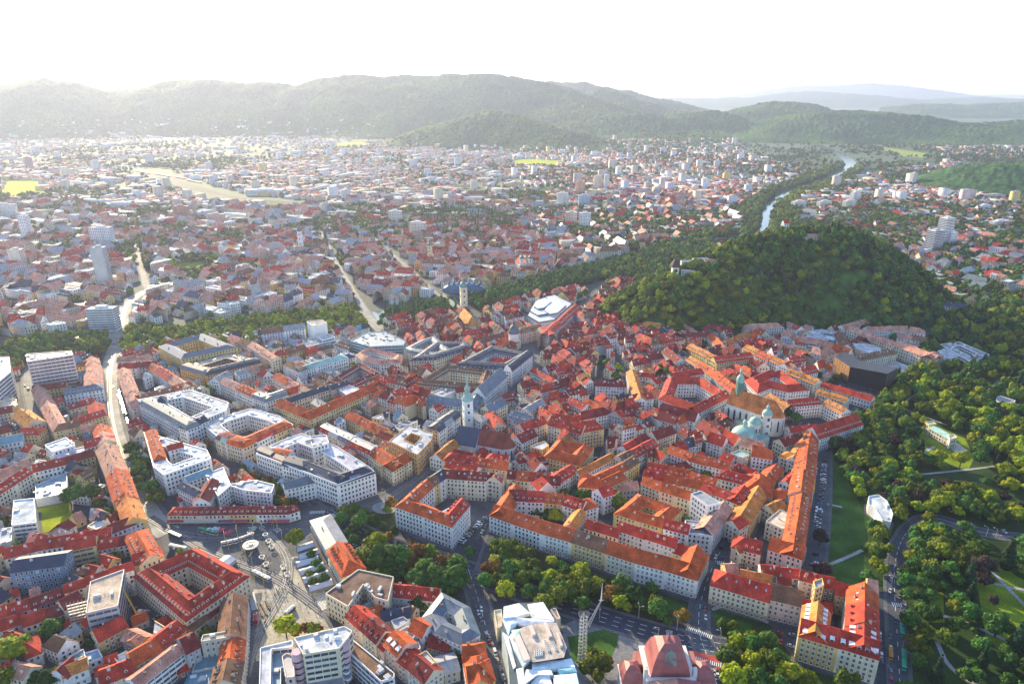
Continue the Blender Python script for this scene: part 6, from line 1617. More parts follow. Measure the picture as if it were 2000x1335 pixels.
for sx in (-1.4, 1.4):
    part(r2, 'wire_ball', lambda mb: [mb.beam((sx + 1.7 * math.cos(a) * math.cos(t_), 1.7 * math.sin(t_), 33 + 1.7 * math.sin(a) * math.cos(t_)), (sx + 1.7 * math.cos(a + .5) * math.cos(t_), 1.7 * math.sin(t_), 33 + 1.7 * math.sin(a + .5) * math.cos(t_)), .06, M_PAINT, LT, 3) for t_ in (-.9, -.3, .3, .9) for a in [i * .5 for i in range(13)]])
def arm(mb):
    A_, B2 = Vector((2.2, 0, 24)), Vector((9.2, 2, 40))
    for ox, oz in ((-.7, 0), (.7, 0), (0, .8)): mb.beam(tuple(A_ + Vector((ox, 0, oz)) * 1.5), tuple(B2 + Vector((ox, 0, oz)) * .5), .10, M_PAINT, LT, 3)
    for i in range(12):
        p, r_ = A_.lerp(B2, i / 12), A_.lerp(B2, (i + 1) / 12); s_ = 1.5 - i / 12
        mb.beam(tuple(p + Vector((-.7 * s_, 0, 0))), tuple(r_ + Vector((.7 * s_, 0, 0))), .07, M_PAINT, LT, 3); mb.beam(tuple(p + Vector((.7 * s_, 0, 0))), tuple(r_ + Vector((0, 0, .8 * s_))), .07, M_PAINT, LT, 3)
part(r2, 'arm', arm)
part(r2, 'crossguard', lambda mb: mb.beam((8, 2, 40.5), (10.6, 2, 40.5), .16, M_PAINT, LT, 4))
part(r2, 'spike', lambda mb: mb.beam((9.3, 2, 40), (9.5, 2.2, 52), (.5, .08), M_PAINT, (.70, .68, .66), 4))
# clock tower and ruins on the hill
q = P(1317, 545, 56); z = gz(*q); root = empty('clock_tower', (q[0], q[1], z - 2), 'stout white clock tower with a dark wooden gallery on the hill spur', 'clock tower')
part(root, 'shaft', lambda mb: mb.box((0, 0, 0), (8.5, 8.5, 17), M_WALL, (.74, .71, .66)))
part(root, 'gallery', lambda mb: mb.box((0, 0, 17), (11.5, 11.5, 3), M_WALL, (.10, .07, .05)))
part(root, 'roof', lambda mb: mb.lathe((0, 0, 20), [(8.2, 0), (3.4, 6), (1.6, 8), (1.4, 10), (0, 14)], M_TILE, (.06, .05, .05), 4, phase=math.pi / 4))
part(root, 'clock_face', lambda mb: mb.lathe((0, 0, 0), [(0.01, 0), (.01, .01)], M_PAINT, WHITE, 3) or [mb.face([(2.6 * math.cos(a), -4.35, 12.5 + 2.6 * math.sin(a)) for a in [i * math.pi / 8 for i in range(16)]], M_PAINT, (.03, .03, .03)), mb.beam((0, -4.4, 12.5), (0, -4.4, 14.6), .12, M_PAINT, (.7, .5, .1)), mb.beam((0, -4.4, 12.5), (1.4, -4.4, 12.9), .12, M_PAINT, (.7, .5, .1))])
def hb(px_, py_, pz, sx, sy, h, ang, wallc, roofc, label, name='hill_house', cat='house', rh=3, fl=True):
    x, y = P(px_, py_, pz); z = gz(x, y); root = empty(name, (x, y, z - 3), label, cat); a = math.radians(ang); ca, sa_ = math.cos(a), math.sin(a)
    B = Builder(); B.pts = None; B.units = None
    q = [(u * ca - v * sa_ + x, u * sa_ + v * ca + y) for u, v in ((-sx / 2, -sy / 2), (sx / 2, -sy / 2), (sx / 2, sy / 2), (-sx / 2, sy / 2))]
    wing(B, *q, h, rh, 'gg', wallc, roofc, 2, '', 1, z0=z - 3)
    for mb, nm in [(B.wall, 'wall')] + [(r_, 'roof') for r_ in B.roofs] + [(B.win, 'windows')]:
        if mb.f: mb.v = [(p[0] - x, p[1] - y, p[2] - z + 3) for p in mb.v]; mb.build(nm, root, **(dict(kind='stuff') if nm == 'windows' else {}))
    HILLCLEAR.append((x, y, max(sx, sy) * .6))
HILLCLEAR = [(q[0], q[1] - 4, 14)]
hb(1345, 540, 52, 26, 7, 9, 6, (.66, .62, .56), 'm', 'long pale bastion wall beside the clock tower', 'bastion', 'bastion', 0)
hb(1385, 545, 54, 16, 8, 7, -8, WALLC['w'][0], 'p', 'small white cafe house with a pale red roof right of the clock tower')
hb(1372, 525, 62, 30, 10, 5, 12, (.60, .60, .60), 'm', 'concrete terrace building above the clock tower', 'terrace_building', 'building', 0)
hb(1412, 478, 88, 14, 12, 14, 20, (.66, .52, .28), 'r', 'sunlit yellow keep with red roof on the hill ridge')
hb(1530, 462, 100, 8, 8, 22, 10, (.74, .72, .70), 'r', 'white bell tower with a red onion roof on the hill top', 'bell_tower', 'bell tower', 5)
hb(1583, 464, 104, 24, 9, 6, -6, WALLC['e'][0], 'p', 'long pale-roofed hall in a clearing on the hill top')
hb(1290, 588, 30, 12, 6, 8, 40, (.5, .45, .36), 'm', 'old stone rampart below the clock tower', 'rampart', 'rampart', 0)
hb(1340, 576, 34, 18, 5, 7, -20, (.5, .5, .48), 'm', 'grey retaining wall among the hill trees', 'retaining_wall', 'wall', 0)
spec('''
# the park and riverside buildings
f X 440,425 540,420 595,455 500,470 ; h=8 r=t c=y win=std ch=0 cat=v | square end pavilion with a pale green roof, far end of the forum gallery
b X 495,500 745,640 ; h=7 w=9 rh=1.4 r=t c=c e=gg ch=0 cat=v | low colonnaded gallery with a pale green roof in the sunlit park clearing
f X 745,605 820,590 865,635 770,660 ; h=9 r=e c=c win=std ch=0 cat=v | square end pavilion with a pale flat roof, near end of the forum gallery
f X 1380,100 1430,88 1625,150 1580,225 1480,205 1370,150 ; h=6 r=m c=w win=none ch=.6 cat=v | white glass-roofed kiosk among the dark trees at the park edge
f D 655,115 720,105 775,145 815,230 800,285 745,270 700,200 655,165 ; h=8 r=w c=w win=none ch=.5 cat=v | white pavilion with a curved front beside the park road
f L 1130,285 1135,286 1136,290 1131,290 ; h=4 r=w c=w win=none ch=0
b Q 1355,905 1590,935 ; h=8 w=18 r=k c=w e=hh rh=4 cat=v ch=.3 | white villa with black hipped roofs on a lawn right of the hill
b Q 590,1030 800,975 ; h=8 w=12 r=p c=y cat=v
''')
sheet('sunlit_terrace', [at('X', *q) for q in ((770, 720), (860, 700), (1010, 800), (940, 895), (770, 770))], M_STREET, (.55, .52, .48), .36)
# ---------------------------------------------------------------- the town between: houses set out block by block
MASSH = []           # every filler house, as arguments of wing(); the largest in view become things
PAL_OLD = 'rrrrdddrrobdddrrdk'; PAL_MIX = 'rrrppobbgkmwwsedrpo'; PAL_W = 'wwsmgprrbe'
def free(poly, k=.92, allow=(0,)):
    cx = sum(p[0] for p in poly) / len(poly); cy = sum(p[1] for p in poly) / len(poly)
    if occ(cx, cy) not in allow: return False
    for p in poly:
        if occ(cx + (p[0] - cx) * k, cy + (p[1] - cy) * k) not in allow: return False
    for i in range(len(poly)):
        m_ = lerp(poly[i - 1], poly[i], .5)
        if occ(cx + (m_[0] - cx) * k, cy + (m_[1] - cy) * k) not in allow: return False
    return True
def house_quad(q, h, rk, wk, ends='gg', dm='', reg='', rh=None):
    MASSH.append((q, h, rk, wk, ends, dm, reg, rh))
TREESPOTS = []       # (x, y, size, class)
def blocks(poly, ang, bw, bd, lane, hr, pal, walls, reg, wd=11, fr=(9, 15), yard=.35, treey=.4, p_skip=.0, jitter=3., dm=.4, open_=0.):
    """Street blocks on a turned grid inside poly (world): a rim of houses, some cross wings, yards with trees."""
    a = math.radians(ang); ca, sa_ = math.cos(a), math.sin(a)
    cx = sum(p[0] for p in poly) / len(poly); cy = sum(p[1] for p in poly) / len(poly)
    T_ = lambda u, v: (cx + u * ca - v * sa_, cy + u * sa_ + v * ca)
    us = [(x - cx) * ca + (y - cy) * sa_ for x, y in poly]; vs = [-(x - cx) * sa_ + (y - cy) * ca for x, y in poly]
    v = min(vs)
    while v < max(vs):
        bd_ = bd * random.uniform(.8, 1.25); u = min(us) + random.uniform(-20, 0)
        while u < max(us):
            bw_ = bw * random.uniform(.75, 1.3)
            if R() >= p_skip:
                u0, u1, v0, v1 = u + lane / 2, u + bw_ - lane / 2, v + lane / 2, v + bd_ - lane / 2
                j = lambda: random.uniform(-jitter, jitter)
                C_ = [T_(u0 + j(), v0 + j()), T_(u1 + j(), v0 + j()), T_(u1 + j(), v1 + j()), T_(u0 + j(), v1 + j())]
                w_ = min(wd, (v1 - v0) * .42, (u1 - u0) * .42)
                In = []
                for i in range(4):
                    p0, p1, p2 = C_[i - 1], C_[i], C_[(i + 1) % 4]
                    d1 = norm2(p1[0] - p0[0], p1[1] - p0[1]); d2 = norm2(p2[0] - p1[0], p2[1] - p1[1])
                    k = max(.4, 1 + d1[0] * d2[0] + d1[1] * d2[1]); In.append((p1[0] + (-d1[1] - d2[1]) * w_ / k, p1[1] + (d1[0] + d2[0]) * w_ / k))
                hb = random.uniform(*hr)
                for i in range(4):
                    A_, B_, C2, D2 = C_[i], C_[(i + 1) % 4], In[(i + 1) % 4], In[i]
                    L_ = math.hypot(B_[0] - A_[0], B_[1] - A_[1]); n = max(1, int(L_ / random.uniform(*fr)))
                    for k in range(n):
                        if R() < open_: continue
                        q = [lerp(A_, B_, k / n), lerp(A_, B_, (k + 1) / n), lerp(D2, C2, (k + 1) / n), lerp(D2, C2, k / n)]
                        m_ = lerp(q[0], q[2], .5)
                        if not inpoly(m_[0], m_[1], poly): continue
                        h = hb * random.uniform(.82, 1.15)
                        e = ('m' if k == 0 else 'g') + ('m' if k == n - 1 else 'g')
                        if free(q): house_quad(q, h, random.choice(pal), random.choice(walls), e, 'D' if R() < dm else ('k' if R() < .4 else ''), reg)
                        else:   # try a smaller house that still fits
                            q2 = [lerp(m_, p, .6) for p in q]
                            if free(q2): house_quad(q2, h * .8, random.choice(pal), random.choice(walls), 'gg', '', reg)
                # yard
                iu, iv = (u1 - u0) - 2 * w_, (v1 - v0) - 2 * w_
                if iu > 10 and iv > 10:
                    for _ in range(int(iu * iv / 120) + 1):
                        uu, vv = random.uniform(u0 + w_ + 2, u1 - w_ - 2), random.uniform(v0 + w_ + 2, v1 - w_ - 2)
                        m_ = T_(uu, vv)
                        if not inpoly(m_[0], m_[1], poly) or occ(*m_): continue
                        r_ = R()
                        if r_ < yard:
                            s1, s2 = random.uniform(4, 7), random.uniform(3.5, 5)
                            if R() < .5: s1, s2 = s2, s1
                            q = [T_(uu - s1, vv - s2), T_(uu + s1, vv - s2), T_(uu + s1, vv + s2), T_(uu - s1, vv + s2)]
                            if free(q): house_quad(q, hb * random.uniform(.35, .85), random.choice(pal), random.choice(walls), 'gg', '', reg)
                        elif r_ < yard + treey: TREESPOTS.append((m_[0], m_[1], random.uniform(3, 5.5), 0))
            u += bw_
        v += bd_
def ipw(*q): return [P(x, y) for x, y in q]
# the dense red old town
OLD1 = ipw((1100,700),(1215,655),(1420,655),(1520,700),(1450,790),(1450,900),(1390,1010),(1210,1010),(1000,995),(905,930),(985,800))
blocks(OLD1, 28, 50, 42, 4, (10.5, 15), PAL_OLD, 'wwwcceypg', 'the lanes east of the main street', wd=12, yard=.75, treey=.12)
OLD2 = ipw((1215,655),(1100,700),(1060,720),(1100,640),(1180,552),(1240,560),(1225,610),(1420,640),(1420,655))
blocks(OLD2, 20, 46, 30, 3.5, (10, 14), 'rrrdddddrb', 'wwcceyp', 'the lanes below the wooded hill', wd=11, yard=.75, treey=.1)
OLD3 = ipw((745,662),(770,630),(865,618),(905,622),(960,610),(1060,580),(1160,552),(1130,600),(1083,650),(1010,690),(900,720),(800,700))
blocks(OLD3, 24, 50, 36, 4, (11, 15), 'rrrdddbbo', 'wwcceyps', 'the lanes above the main square', wd=12, yard=.6, treey=.1)
OLD4 = ipw((700,790),(760,740),(900,720),(1010,690),(960,790),(900,860),(850,830))
blocks(OLD4, -35, 44, 38, 4, (11, 15), 'rrroodbb', 'wwcceyp', 'the roofs behind the former arsenal', wd=12, yard=.7, treey=.1)
OLD5 = ipw((1420,655),(1500,640),(1700,640),(1700,720),(1620,780),(1500,730))
blocks(OLD5, 30, 60, 48, 7, (10, 14), 'rrppood', 'wwcc', 'the streets below the castle hill', wd=12, yard=.4, treey=.45, open_=.2)
# gaps of the nearer quarters: low sheds, side wings, yard trees
NEAR = ipw((-60,720),(60,700),(215,700),(225,850),(290,1010),(480,1150),(480,1345),(-200,1345))
blocks(NEAR, -20, 40, 36, 6, (6, 10), 'rrrdbpkuwm', 'wcceyg', 'the yards left of the square', wd=10, yard=.55, treey=.4, open_=.15)
NEAR2 = ipw((230,700),(310,650),(560,640),(700,650),(760,700),(700,790),(860,850),(780,930),(640,980),(300,1000))
blocks(NEAR2, -40, 40, 36, 6, (8, 12), 'rrpbkumws', 'wwccs', 'the yards between the pale palaces', wd=10, yard=.45, treey=.5, open_=.25)
NEAR3 = ipw((650,1200),(700,1160),(900,1190),(960,1345),(760,1345))
blocks(NEAR3, -35, 34, 30, 4, (6, 10), 'rrobmuk', 'wcceg', 'the yards below the chestnut park', wd=10, yard=.5, treey=.4, open_=.2)
# beyond the river
def mid(pts, *a, **k): blocks(ipw(*pts), *a, **k)
mid([(-200,700),(0,660),(215,640),(240,590),(280,560),(255,460),(0,460),(-500,460)], -24, 70, 56, 10, (9, 17), 'rrpppppbbmkmwwws', 'wwwcceyps', 'the district left across the river', wd=14, fr=(15, 32), treey=.9, yard=.35, open_=.25)
mid([(250,640),(290,560),(262,460),(620,450),(730,630),(560,620)], -26, 72, 58, 9, (9, 16), 'rrpppppbbmkmwwws', 'wwwcceyp', 'the district straight across the river', wd=14, fr=(14, 30), treey=.9, yard=.35, open_=.2)
mid([(740,620),(625,450),(700,430),(1000,430),(1160,530),(960,575),(880,590)], -12, 66, 52, 8, (9, 15), 'rrrppppbbdmws', 'wwwcceypo', 'the district of the twin-towered church', wd=13, fr=(13, 28), treey=.8, yard=.4, open_=.2)
mid([(1160,530),(1000,430),(1400,400),(1470,440),(1400,470)], 12, 74, 60, 9, (9, 17), 'rpppbwwsmgsr', 'wwwccey', 'the district behind the hill ridge', wd=14, fr=(14, 32), treey=1.1, yard=.3, open_=.28)
mid([(1540,430),(1520,400),(1900,400),(2200,440),(2300,620),(1850,600),(1780,520),(1700,455)], 30, 78, 60, 10, (8, 15), 'rrpppbwwmgs', 'wwwccey', 'the green district right of the hill', wd=13, fr=(13, 28), treey=1.3, yard=.25, open_=.45)
mid([(-500,460),(0,460),(255,460),(620,450),(660,400),(250,400),(-600,395)], -28, 84, 66, 12, (8, 18), 'rpppbmwwwwses', 'wwwcces', 'the far left quarter', wd=16, fr=(20, 42), treey=1., yard=.3, open_=.35)
mid([(620,450),(700,430),(1000,430),(1400,400),(1400,380),(680,390)], -10, 84, 66, 12, (8, 18), 'rpppbmwwwwses', 'wwwcceyo', 'the far middle quarter', wd=15, fr=(18, 40), treey=1.3, yard=.3, open_=.38)
# ---------------------------------------------------------------- choose the houses that show largest; the rest is one mass
def score(q, h):
    m_ = lerp(q[0], q[2], .5); px, py, d = px_of(m_[0], m_[1], h)
    if px < 0 or px > 2000 or py > 1345: return 0
    A_ = abs(sum(q[i - 1][0] * q[i][1] - q[i][0] * q[i - 1][1] for i in range(4))) / 2
    return A_ * (F_PX / d) ** 2
rank = sorted(range(len(MASSH)), key=lambda i: -score(MASSH[i][0], MASSH[i][1]))
NTHING = 292
big_ = set(i for i in rank[:NTHING] if score(MASSH[i][0], MASSH[i][1]) > 0)
ROWN = {}
for i, (q, h, rk, wk, e, dm, reg, rh) in enumerate(MASSH):
    m_ = lerp(q[0], q[2], .5); px, py, d = px_of(m_[0], m_[1], h)
    if px < -260 or px > 2260 or py > 1420: continue
    D_ = math.hypot(q[3][0] - q[0][0], q[3][1] - q[0][1]); L_ = math.hypot(q[1][0] - q[0][0], q[1][1] - q[0][1])
    rh_ = 0 if rk in 'wse' else (rh or D_ * random.uniform(.36, .48))
    if i in big_:
        B = Builder(); wing(B, *q, h, rh_, e, WALLC[wk][0], rk, max(1, lod_of(*m_)), dm, 1)
        pavement(ccw(q), 1.2)
        finish(B, 'house', 'house', 'houses in ' + reg, reg, rk, wk)
    else:
        wing(MASS, *q, h, rh_, e, WALLC[wk][0], rk, max(2, lod_of(*m_)), dm if d < 900 else '', 1)
MA = MB()
for mb_ in [MASS.wall, MASS.win, MASS.trim, MASS.chim, MASS.dorm] + MASS.roofs:
    n0 = len(MA.v); MA.v += mb_.v; MA.f += [tuple(i + n0 for i in f) for f in mb_.f]; MA.m += mb_.m; MA.c += mb_.c
MA.build('houses', kind='stuff')
print('mass houses', len(MASSH), 'faces', len(MA.f))
# ---------------------------------------------------------------- the far plain, from arrays
rs = np.random.RandomState(11)
def far_boxes(n, y0, y1, xr, dens):
    u = rs.rand(n); Yy = y0 / (1 - u * (1 - y0 / y1)) ** 1.0      # denser near, like the view
    X = (rs.rand(n) * 2 - 1) * (Yy * .80)
    return X, Yy
X, Yy = far_boxes(38000, 1900, 5800, 0, 0)
pxs = 1000 + F_PX * X / (Yy * CT + 300 * ST); den = fbm(X * .0022 + 5, Yy * .0022, 3)
keep = (rs.rand(len(X)) < np.clip((den - .28) * 4, .1, 1)) & (rs.rand(len(X)) < np.clip(1.5 - Yy / 5800, .1, 1))
# keep off the fields, the river and the hills
def off(poly, g=1.): return ~inpoly_np(X, Yy, poly)
for pl in ([(0,352),(78,352),(90,382),(0,384)], [(1000,314),(1030,310),(1095,314),(1088,324),(1010,326)], [(1700,284),(1740,290),(1812,300),(1808,308),(1760,305)], [(655,280),(720,276),(722,284),(660,290)],
           [(1430,258),(1700,258),(1840,300),(1850,325),(1660,340),(1560,330),(1460,300)], [(245,328),(310,328),(480,378),(660,396),(640,408),(400,394)], [(1840,335),(1900,312),(2200,312),(2300,400),(1950,395)], [(490,398),(560,396),(600,402),(540,408)]):
    keep &= off(ipw(*pl))
for i in range(0, len(RIVW) - 1):
    ax, ay = RIVW[i]; bx, by = RIVW[i + 1]; dx, dy = bx - ax, by - ay; l2 = dx * dx + dy * dy + 1e-6
    tt = np.clip(((X - ax) * dx + (Yy - ay) * dy) / l2, 0, 1); keep &= np.hypot(X - ax - tt * dx, Yy - ay - tt * dy) > 60
HX, HY_, HZ = HILLZ
X, Yy = X[keep], Yy[keep]
# ground level on the hill skirts
def hill_at(x, y):
    a = np.degrees(np.arctan2(x, y)); ai = (a + 46) / (17 + 46) * 899; ri = np.log(np.maximum(y, 3200) / 3200) / math.log(8000 / 3200) * 329
    ai = np.clip(ai, 0, 898).astype(int); ri = np.clip(ri, 0, 328).astype(int)
    z = HZ[ri, ai]; return np.where((a > -46) & (a < 17) & (y > 3200) & (y < 8000), np.maximum(z, 0), 0)
Z0 = hill_at(X, Yy); ok = (Z0 < np.where(X < -900, 110, 22)) & ((Z0 < 5) | (rs.rand(len(X)) < .6))
X, Yy, Z0 = X[ok], Yy[ok], Z0[ok]; n = len(X)
typ = rs.rand(n); bigp = np.where(X < Yy * .05, .13, .06)
isbig = typ < bigp; istower = (typ > .993)
ang = np.where(X < 0, -.45, .4) + rs.choice([0, math.pi / 2], n) + rs.randn(n) * .12
Lx = np.where(isbig, rs.uniform(26, 70, n), rs.uniform(10, 20, n)); Ly = np.where(isbig, rs.uniform(14, 34, n), rs.uniform(8, 12, n)); Hh = np.where(isbig, rs.uniform(6, 16, n), rs.uniform(5, 12, n))
Lx = np.where(istower, rs.uniform(18, 30, n), Lx); Ly = np.where(istower, 14, Ly); Hh = np.where(istower, rs.uniform(24, 42, n), Hh)
flat = isbig | istower | (rs.rand(n) < .18); RH = np.where(flat, .3, Ly * .4)
ca, sa_ = np.cos(ang), np.sin(ang)
loc = lambda a, b_, z: np.stack([X + a * ca - b_ * sa_, Yy + a * sa_ + b_ * ca, z], -1)
hx, hy = Lx / 2, Ly / 2; zt = Z0 + Hh
V = np.stack([loc(-hx, -hy, Z0 - 3), loc(hx, -hy, Z0 - 3), loc(hx, hy, Z0 - 3), loc(-hx, hy, Z0 - 3), loc(-hx, -hy, zt), loc(hx, -hy, zt), loc(hx, hy, zt), loc(-hx, hy, zt),
              loc(-hx, 0 * hy, zt + RH), loc(hx, 0 * hy, zt + RH)], 1)
base = (np.arange(n) * 10)[:, None, None]
fq = np.array([[0,1,5,4],[1,2,6,5],[2,3,7,6],[3,0,4,7],[4,5,9,8],[6,7,8,9],[5,6,9,9],[7,4,8,8]])
Fq = (fq[None] + base).reshape(-1, 4)
# the two gable triangles are quads with a repeated corner: give them as thin quads
rcol = np.array([ROOF[k][0] for k in 'rrpobdmgk']); fcol = np.array([ROOF[k][0] for k in 'wwssemp']) * .9; wcol = np.array([WALLC[k][0] for k in 'wwsccepsye']) * .88
rc = np.where(flat[:, None], fcol[rs.randint(0, len(fcol), n)], rcol[rs.randint(0, len(rcol), n)]) * rs.uniform(.85, 1.15, (n, 1)); wc = wcol[rs.randint(0, len(wcol), n)] * rs.uniform(.85, 1.08, (n, 1))
tint = np.zeros((n, 8, 3)); tint[:, :4] = wc[:, None]; tint[:, 6:] = wc[:, None]; tint[:, 4:6] = rc[:, None]
midx = np.tile(np.array([0, 0, 0, 0, 1, 1, 0, 0]), n)
me_faces = Fq
tri = np.zeros(len(Fq), bool)
# split quads and triangles into two meshes joined by from-array build
sel = np.tile(np.array([1,1,1,1,1,1,0,0], bool), n)
quick_mesh('distant_houses', V.reshape(-1, 3), Fq[sel], [M_WALL, M_TILE], tint.reshape(-1, 3)[sel], midx[sel], kw=dict(kind='stuff'))
t3 = Fq[~sel][:, :3]
used, inv = np.unique(t3, return_inverse=True)
quick_mesh('distant_gables', V.reshape(-1, 3)[used], inv.reshape(-1, 3), [M_WALL], tint.reshape(-1, 3)[~sel], None, kw=dict(kind='stuff'))
# windows as dark bands on the big far blocks' fronts
sb = (isbig | istower)
FARH = (X, Yy, Z0)
print('far houses', n)
# trees of the plain: spots for the scatter below
m_ = 60000
u = rs.rand(m_); y_ = 1350 / (1 - u * (1 - 1350 / 6500)); x_ = (rs.rand(m_) * 2 - 1) * y_ * .82
dn = fbm(x_ * .003 + 40, y_ * .003 + 9, 3); bias = np.where(x_ > y_ * .1, .07, np.where(x_ < -y_ * .35, -.0, -.03))
kp = (rs.rand(m_) < np.clip((dn - .42 + bias) * 4.5, .06, 1))
x_, y_ = x_[kp], y_[kp]
X, Yy = x_, y_; kk = np.ones(len(x_), bool)
for pl in ([(0,352),(78,352),(90,382),(0,384)], [(1000,314),(1030,310),(1095,314),(1088,324),(1010,326)], [(1700,284),(1740,290),(1812,300),(1808,308),(1760,305)], [(655,280),(720,276),(722,284),(660,290)], [(245,328),(310,328),(480,378),(660,396),(640,408),(400,394)]):
    kk &= off(ipw(*pl))
for i in range(0, len(RIVW) - 1):
    ax, ay = RIVW[i]; bx, by = RIVW[i + 1]; dx, dy = bx - ax, by - ay; l2 = dx * dx + dy * dy + 1e-6
    tt = np.clip(((X - ax) * dx + (Yy - ay) * dy) / l2, 0, 1); kk &= np.hypot(X - ax - tt * dx, Yy - ay - tt * dy) > 27
x_, y_ = x_[kk], y_[kk]; z_ = hill_at(x_, y_)
FARTREES = [(a, b_, c, random.uniform(4, 8), 9) for a, b_, c in zip(x_, y_, z_) if c < 120 and (b_ > 2000 or occ(a, b_) == 0)]
# ---------------------------------------------------------------- the tram square
q = at('J', 843, 280, 5); root = empty('kiosk', (*q, 0), 'round kiosk with a flat white disc roof on the tram square', 'kiosk')
part(root, 'wall', lambda mb: mb.lathe((0, 0, 0), [(4.2, 0), (4.2, 4.4)], M_GLASS, (.08, .09, .11), 24))
part(root, 'roof', lambda mb: mb.lathe((0, 0, 4.4), [(4.2, 0), (5.4, .1), (5.4, .7), (5.0, .75), (1.6, .8), (1.5, 1.4), (0, 1.45)], M_PAINT, (.42, .40, .38), 28))
part(root, 'roof_ring', lambda mb: mb.lathe((0, 0, 5.2), [(3.2, 0), (3.2, .25), (3.0, .25), (3.0, 0)], M_PAINT, (.3, .3, .3), 24))
def _ring_lamp():
    a = MB(); a.beam((0, 0, 0), (0, 0, 6.2), .12, M_PAINT, (.6, .6, .6), 6); a.beam((0, 0, 6.2), (.9, 0, 6.6), .08, M_PAINT, (.6, .6, .6)); a.beam((0, 0, 6.2), (-.9, 0, 6.6), .08, M_PAINT, (.6, .6, .6))
    b_ = MB(); b_.lathe((0, 0, 2.6), [(1.4, 0), (2.0, .05), (2.0, .3), (1.4, .3), (1.4, 0)], M_PAINT, (.30, .30, .31), 20)
    c_ = MB(); c_.lathe((0, 0, 0), [(1.1, 0), (1.3, .8), (1.0, .85), (0, .9)], M_PAINT, (.3, .3, .3), 12)
    return a.mesh('pole'), b_.mesh('ring'), c_.mesh('planter')
RL = _ring_lamp()
RLP = [(840,195),(975,218),(1003,270),(1030,318),(945,160),(1080,178),(945,412),(980,472),(1130,495),(1165,560),(870,160)]
order = sorted(range(len(RLP)), key=lambda i: RLP[i][0])
for i, (x, y) in enumerate(RLP):
    q = at('J', x, y); r2 = empty('ring_lamp', (*q, 0), f'lamp with a round ring shelter, {ordinal(order.index(i), len(RLP))} among those on the tram square', 'street lamp', 'ring lamps on the tram square')
    for nm, me in zip(('pole', 'ring', 'planter'), RL): put(nm, me, r2)
def _mast():
    a = MB(); a.beam((0, 0, 0), (0, 0, 9.5), (.17, .11), M_PAINT, (.62, .45, .08), 6)
    b_ = MB(); b_.beam((-2.8, 0, 8.2), (2.8, 0, 8.2), .07, M_PAINT, (.55, .5, .4)); return a.mesh('pole'), b_.mesh('arm')
TM = _mast()
MP = [(655,330),(770,300),(858,450),(1015,540),(880,590),(960,640),(1195,640),(1350,640),(1410,800),(915,970),(1100,350),(1120,250),(730,210),(620,240),(450,120),(240,110),(1045,130),(870,245),(1050,690),(1125,440),(805,395),(940,150),(1075,130),(1300,600),(990,610)]
order = sorted(range(len(MP)), key=lambda i: MP[i][0])
for i, (x, y) in enumerate(MP):
    q = at('J', x, y); r2 = empty('tram_mast', (*q, 0), f'yellow tram wire mast, {ordinal(order.index(i), len(MP))} on the square', 'mast', 'yellow masts on the tram square')
    r2.rotation_euler[2] = R() * 3
    for nm, me in zip(('pole', 'arm'), TM): put(nm, me, r2)
# market stalls with pale roofs
for i, (x0, y0, x1, y1) in enumerate(((1255,335,1400,285),(1275,405,1440,350),(1250,470,1440,415),(1280,540,1490,470),(1310,610,1530,540),(1360,680,1560,620))):
    a, b_ = at('J', x0, y0, 3.4), at('J', x1, y1, 3.4); dx, dy = norm2(b_[0] - a[0], b_[1] - a[1]); L_ = math.hypot(b_[0] - a[0], b_[1] - a[1])
    r2 = empty('market_stall', (*a, 0), f'long pale tent-roofed market stall, {ORD[i]} from the round tree kiosk end', 'market stall', 'market stalls by the tram square'); g = lambda u, v, z: (dx * u - dy * v, dy * u + dx * v, z)
    part(r2, 'roof', lambda mb: (mb.face([g(-.3, -.3, 3), g(L_ + .3, -.3, 3), g(L_, 3, 4.3), g(0, 3, 4.3)], M_PAINT, (.52, .52, .56)), mb.face([g(L_ + .3, 6.3, 3), g(-.3, 6.3, 3), g(0, 3, 4.3), g(L_, 3, 4.3)], M_PAINT, (.46, .46, .5))))
    part(r2, 'stall_front', lambda mb: mb.hexa([g(0, .3, 0), g(L_, .3, 0), g(L_, 5.7, 0), g(0, 5.7, 0)], [g(0, .3, 3), g(L_, .3, 3), g(L_, 5.7, 3), g(0, 5.7, 3)], M_PAINT, (.26, .24, .24)))
    occupy([(a[0] + g(u, v, 0)[0], a[1] + g(u, v, 0)[1]) for u, v in ((0, 0), (L_, 0), (L_, 6), (0, 6))])
q = at('J', 605, 405, 4); r2 = empty('marquee', (*q, 0), 'white marquee tent against the courtyard palace', 'tent')
part(r2, 'canopy', lambda mb: (mb.face([(-5, -4, 3), (0, -5.6, 4.6), (4, 3, 4.6), (-1, 5, 3)][::-1], M_PAINT, (.72, .73, .78)), mb.face([(0, -5.6, 4.6), (5, -6, 3), (8, 1.6, 3), (4, 3, 4.6)], M_PAINT, (.6, .6, .66))))
part(r2, 'side_sheet', lambda mb: mb.hexa([(-5, -4, 0), (5, -6, 0), (8, 1.6, 0), (-1, 5, 0)], [(-5, -4, 3), (5, -6, 3), (8, 1.6, 3), (-1, 5, 3)], M_PAINT, (.5, .5, .55)))
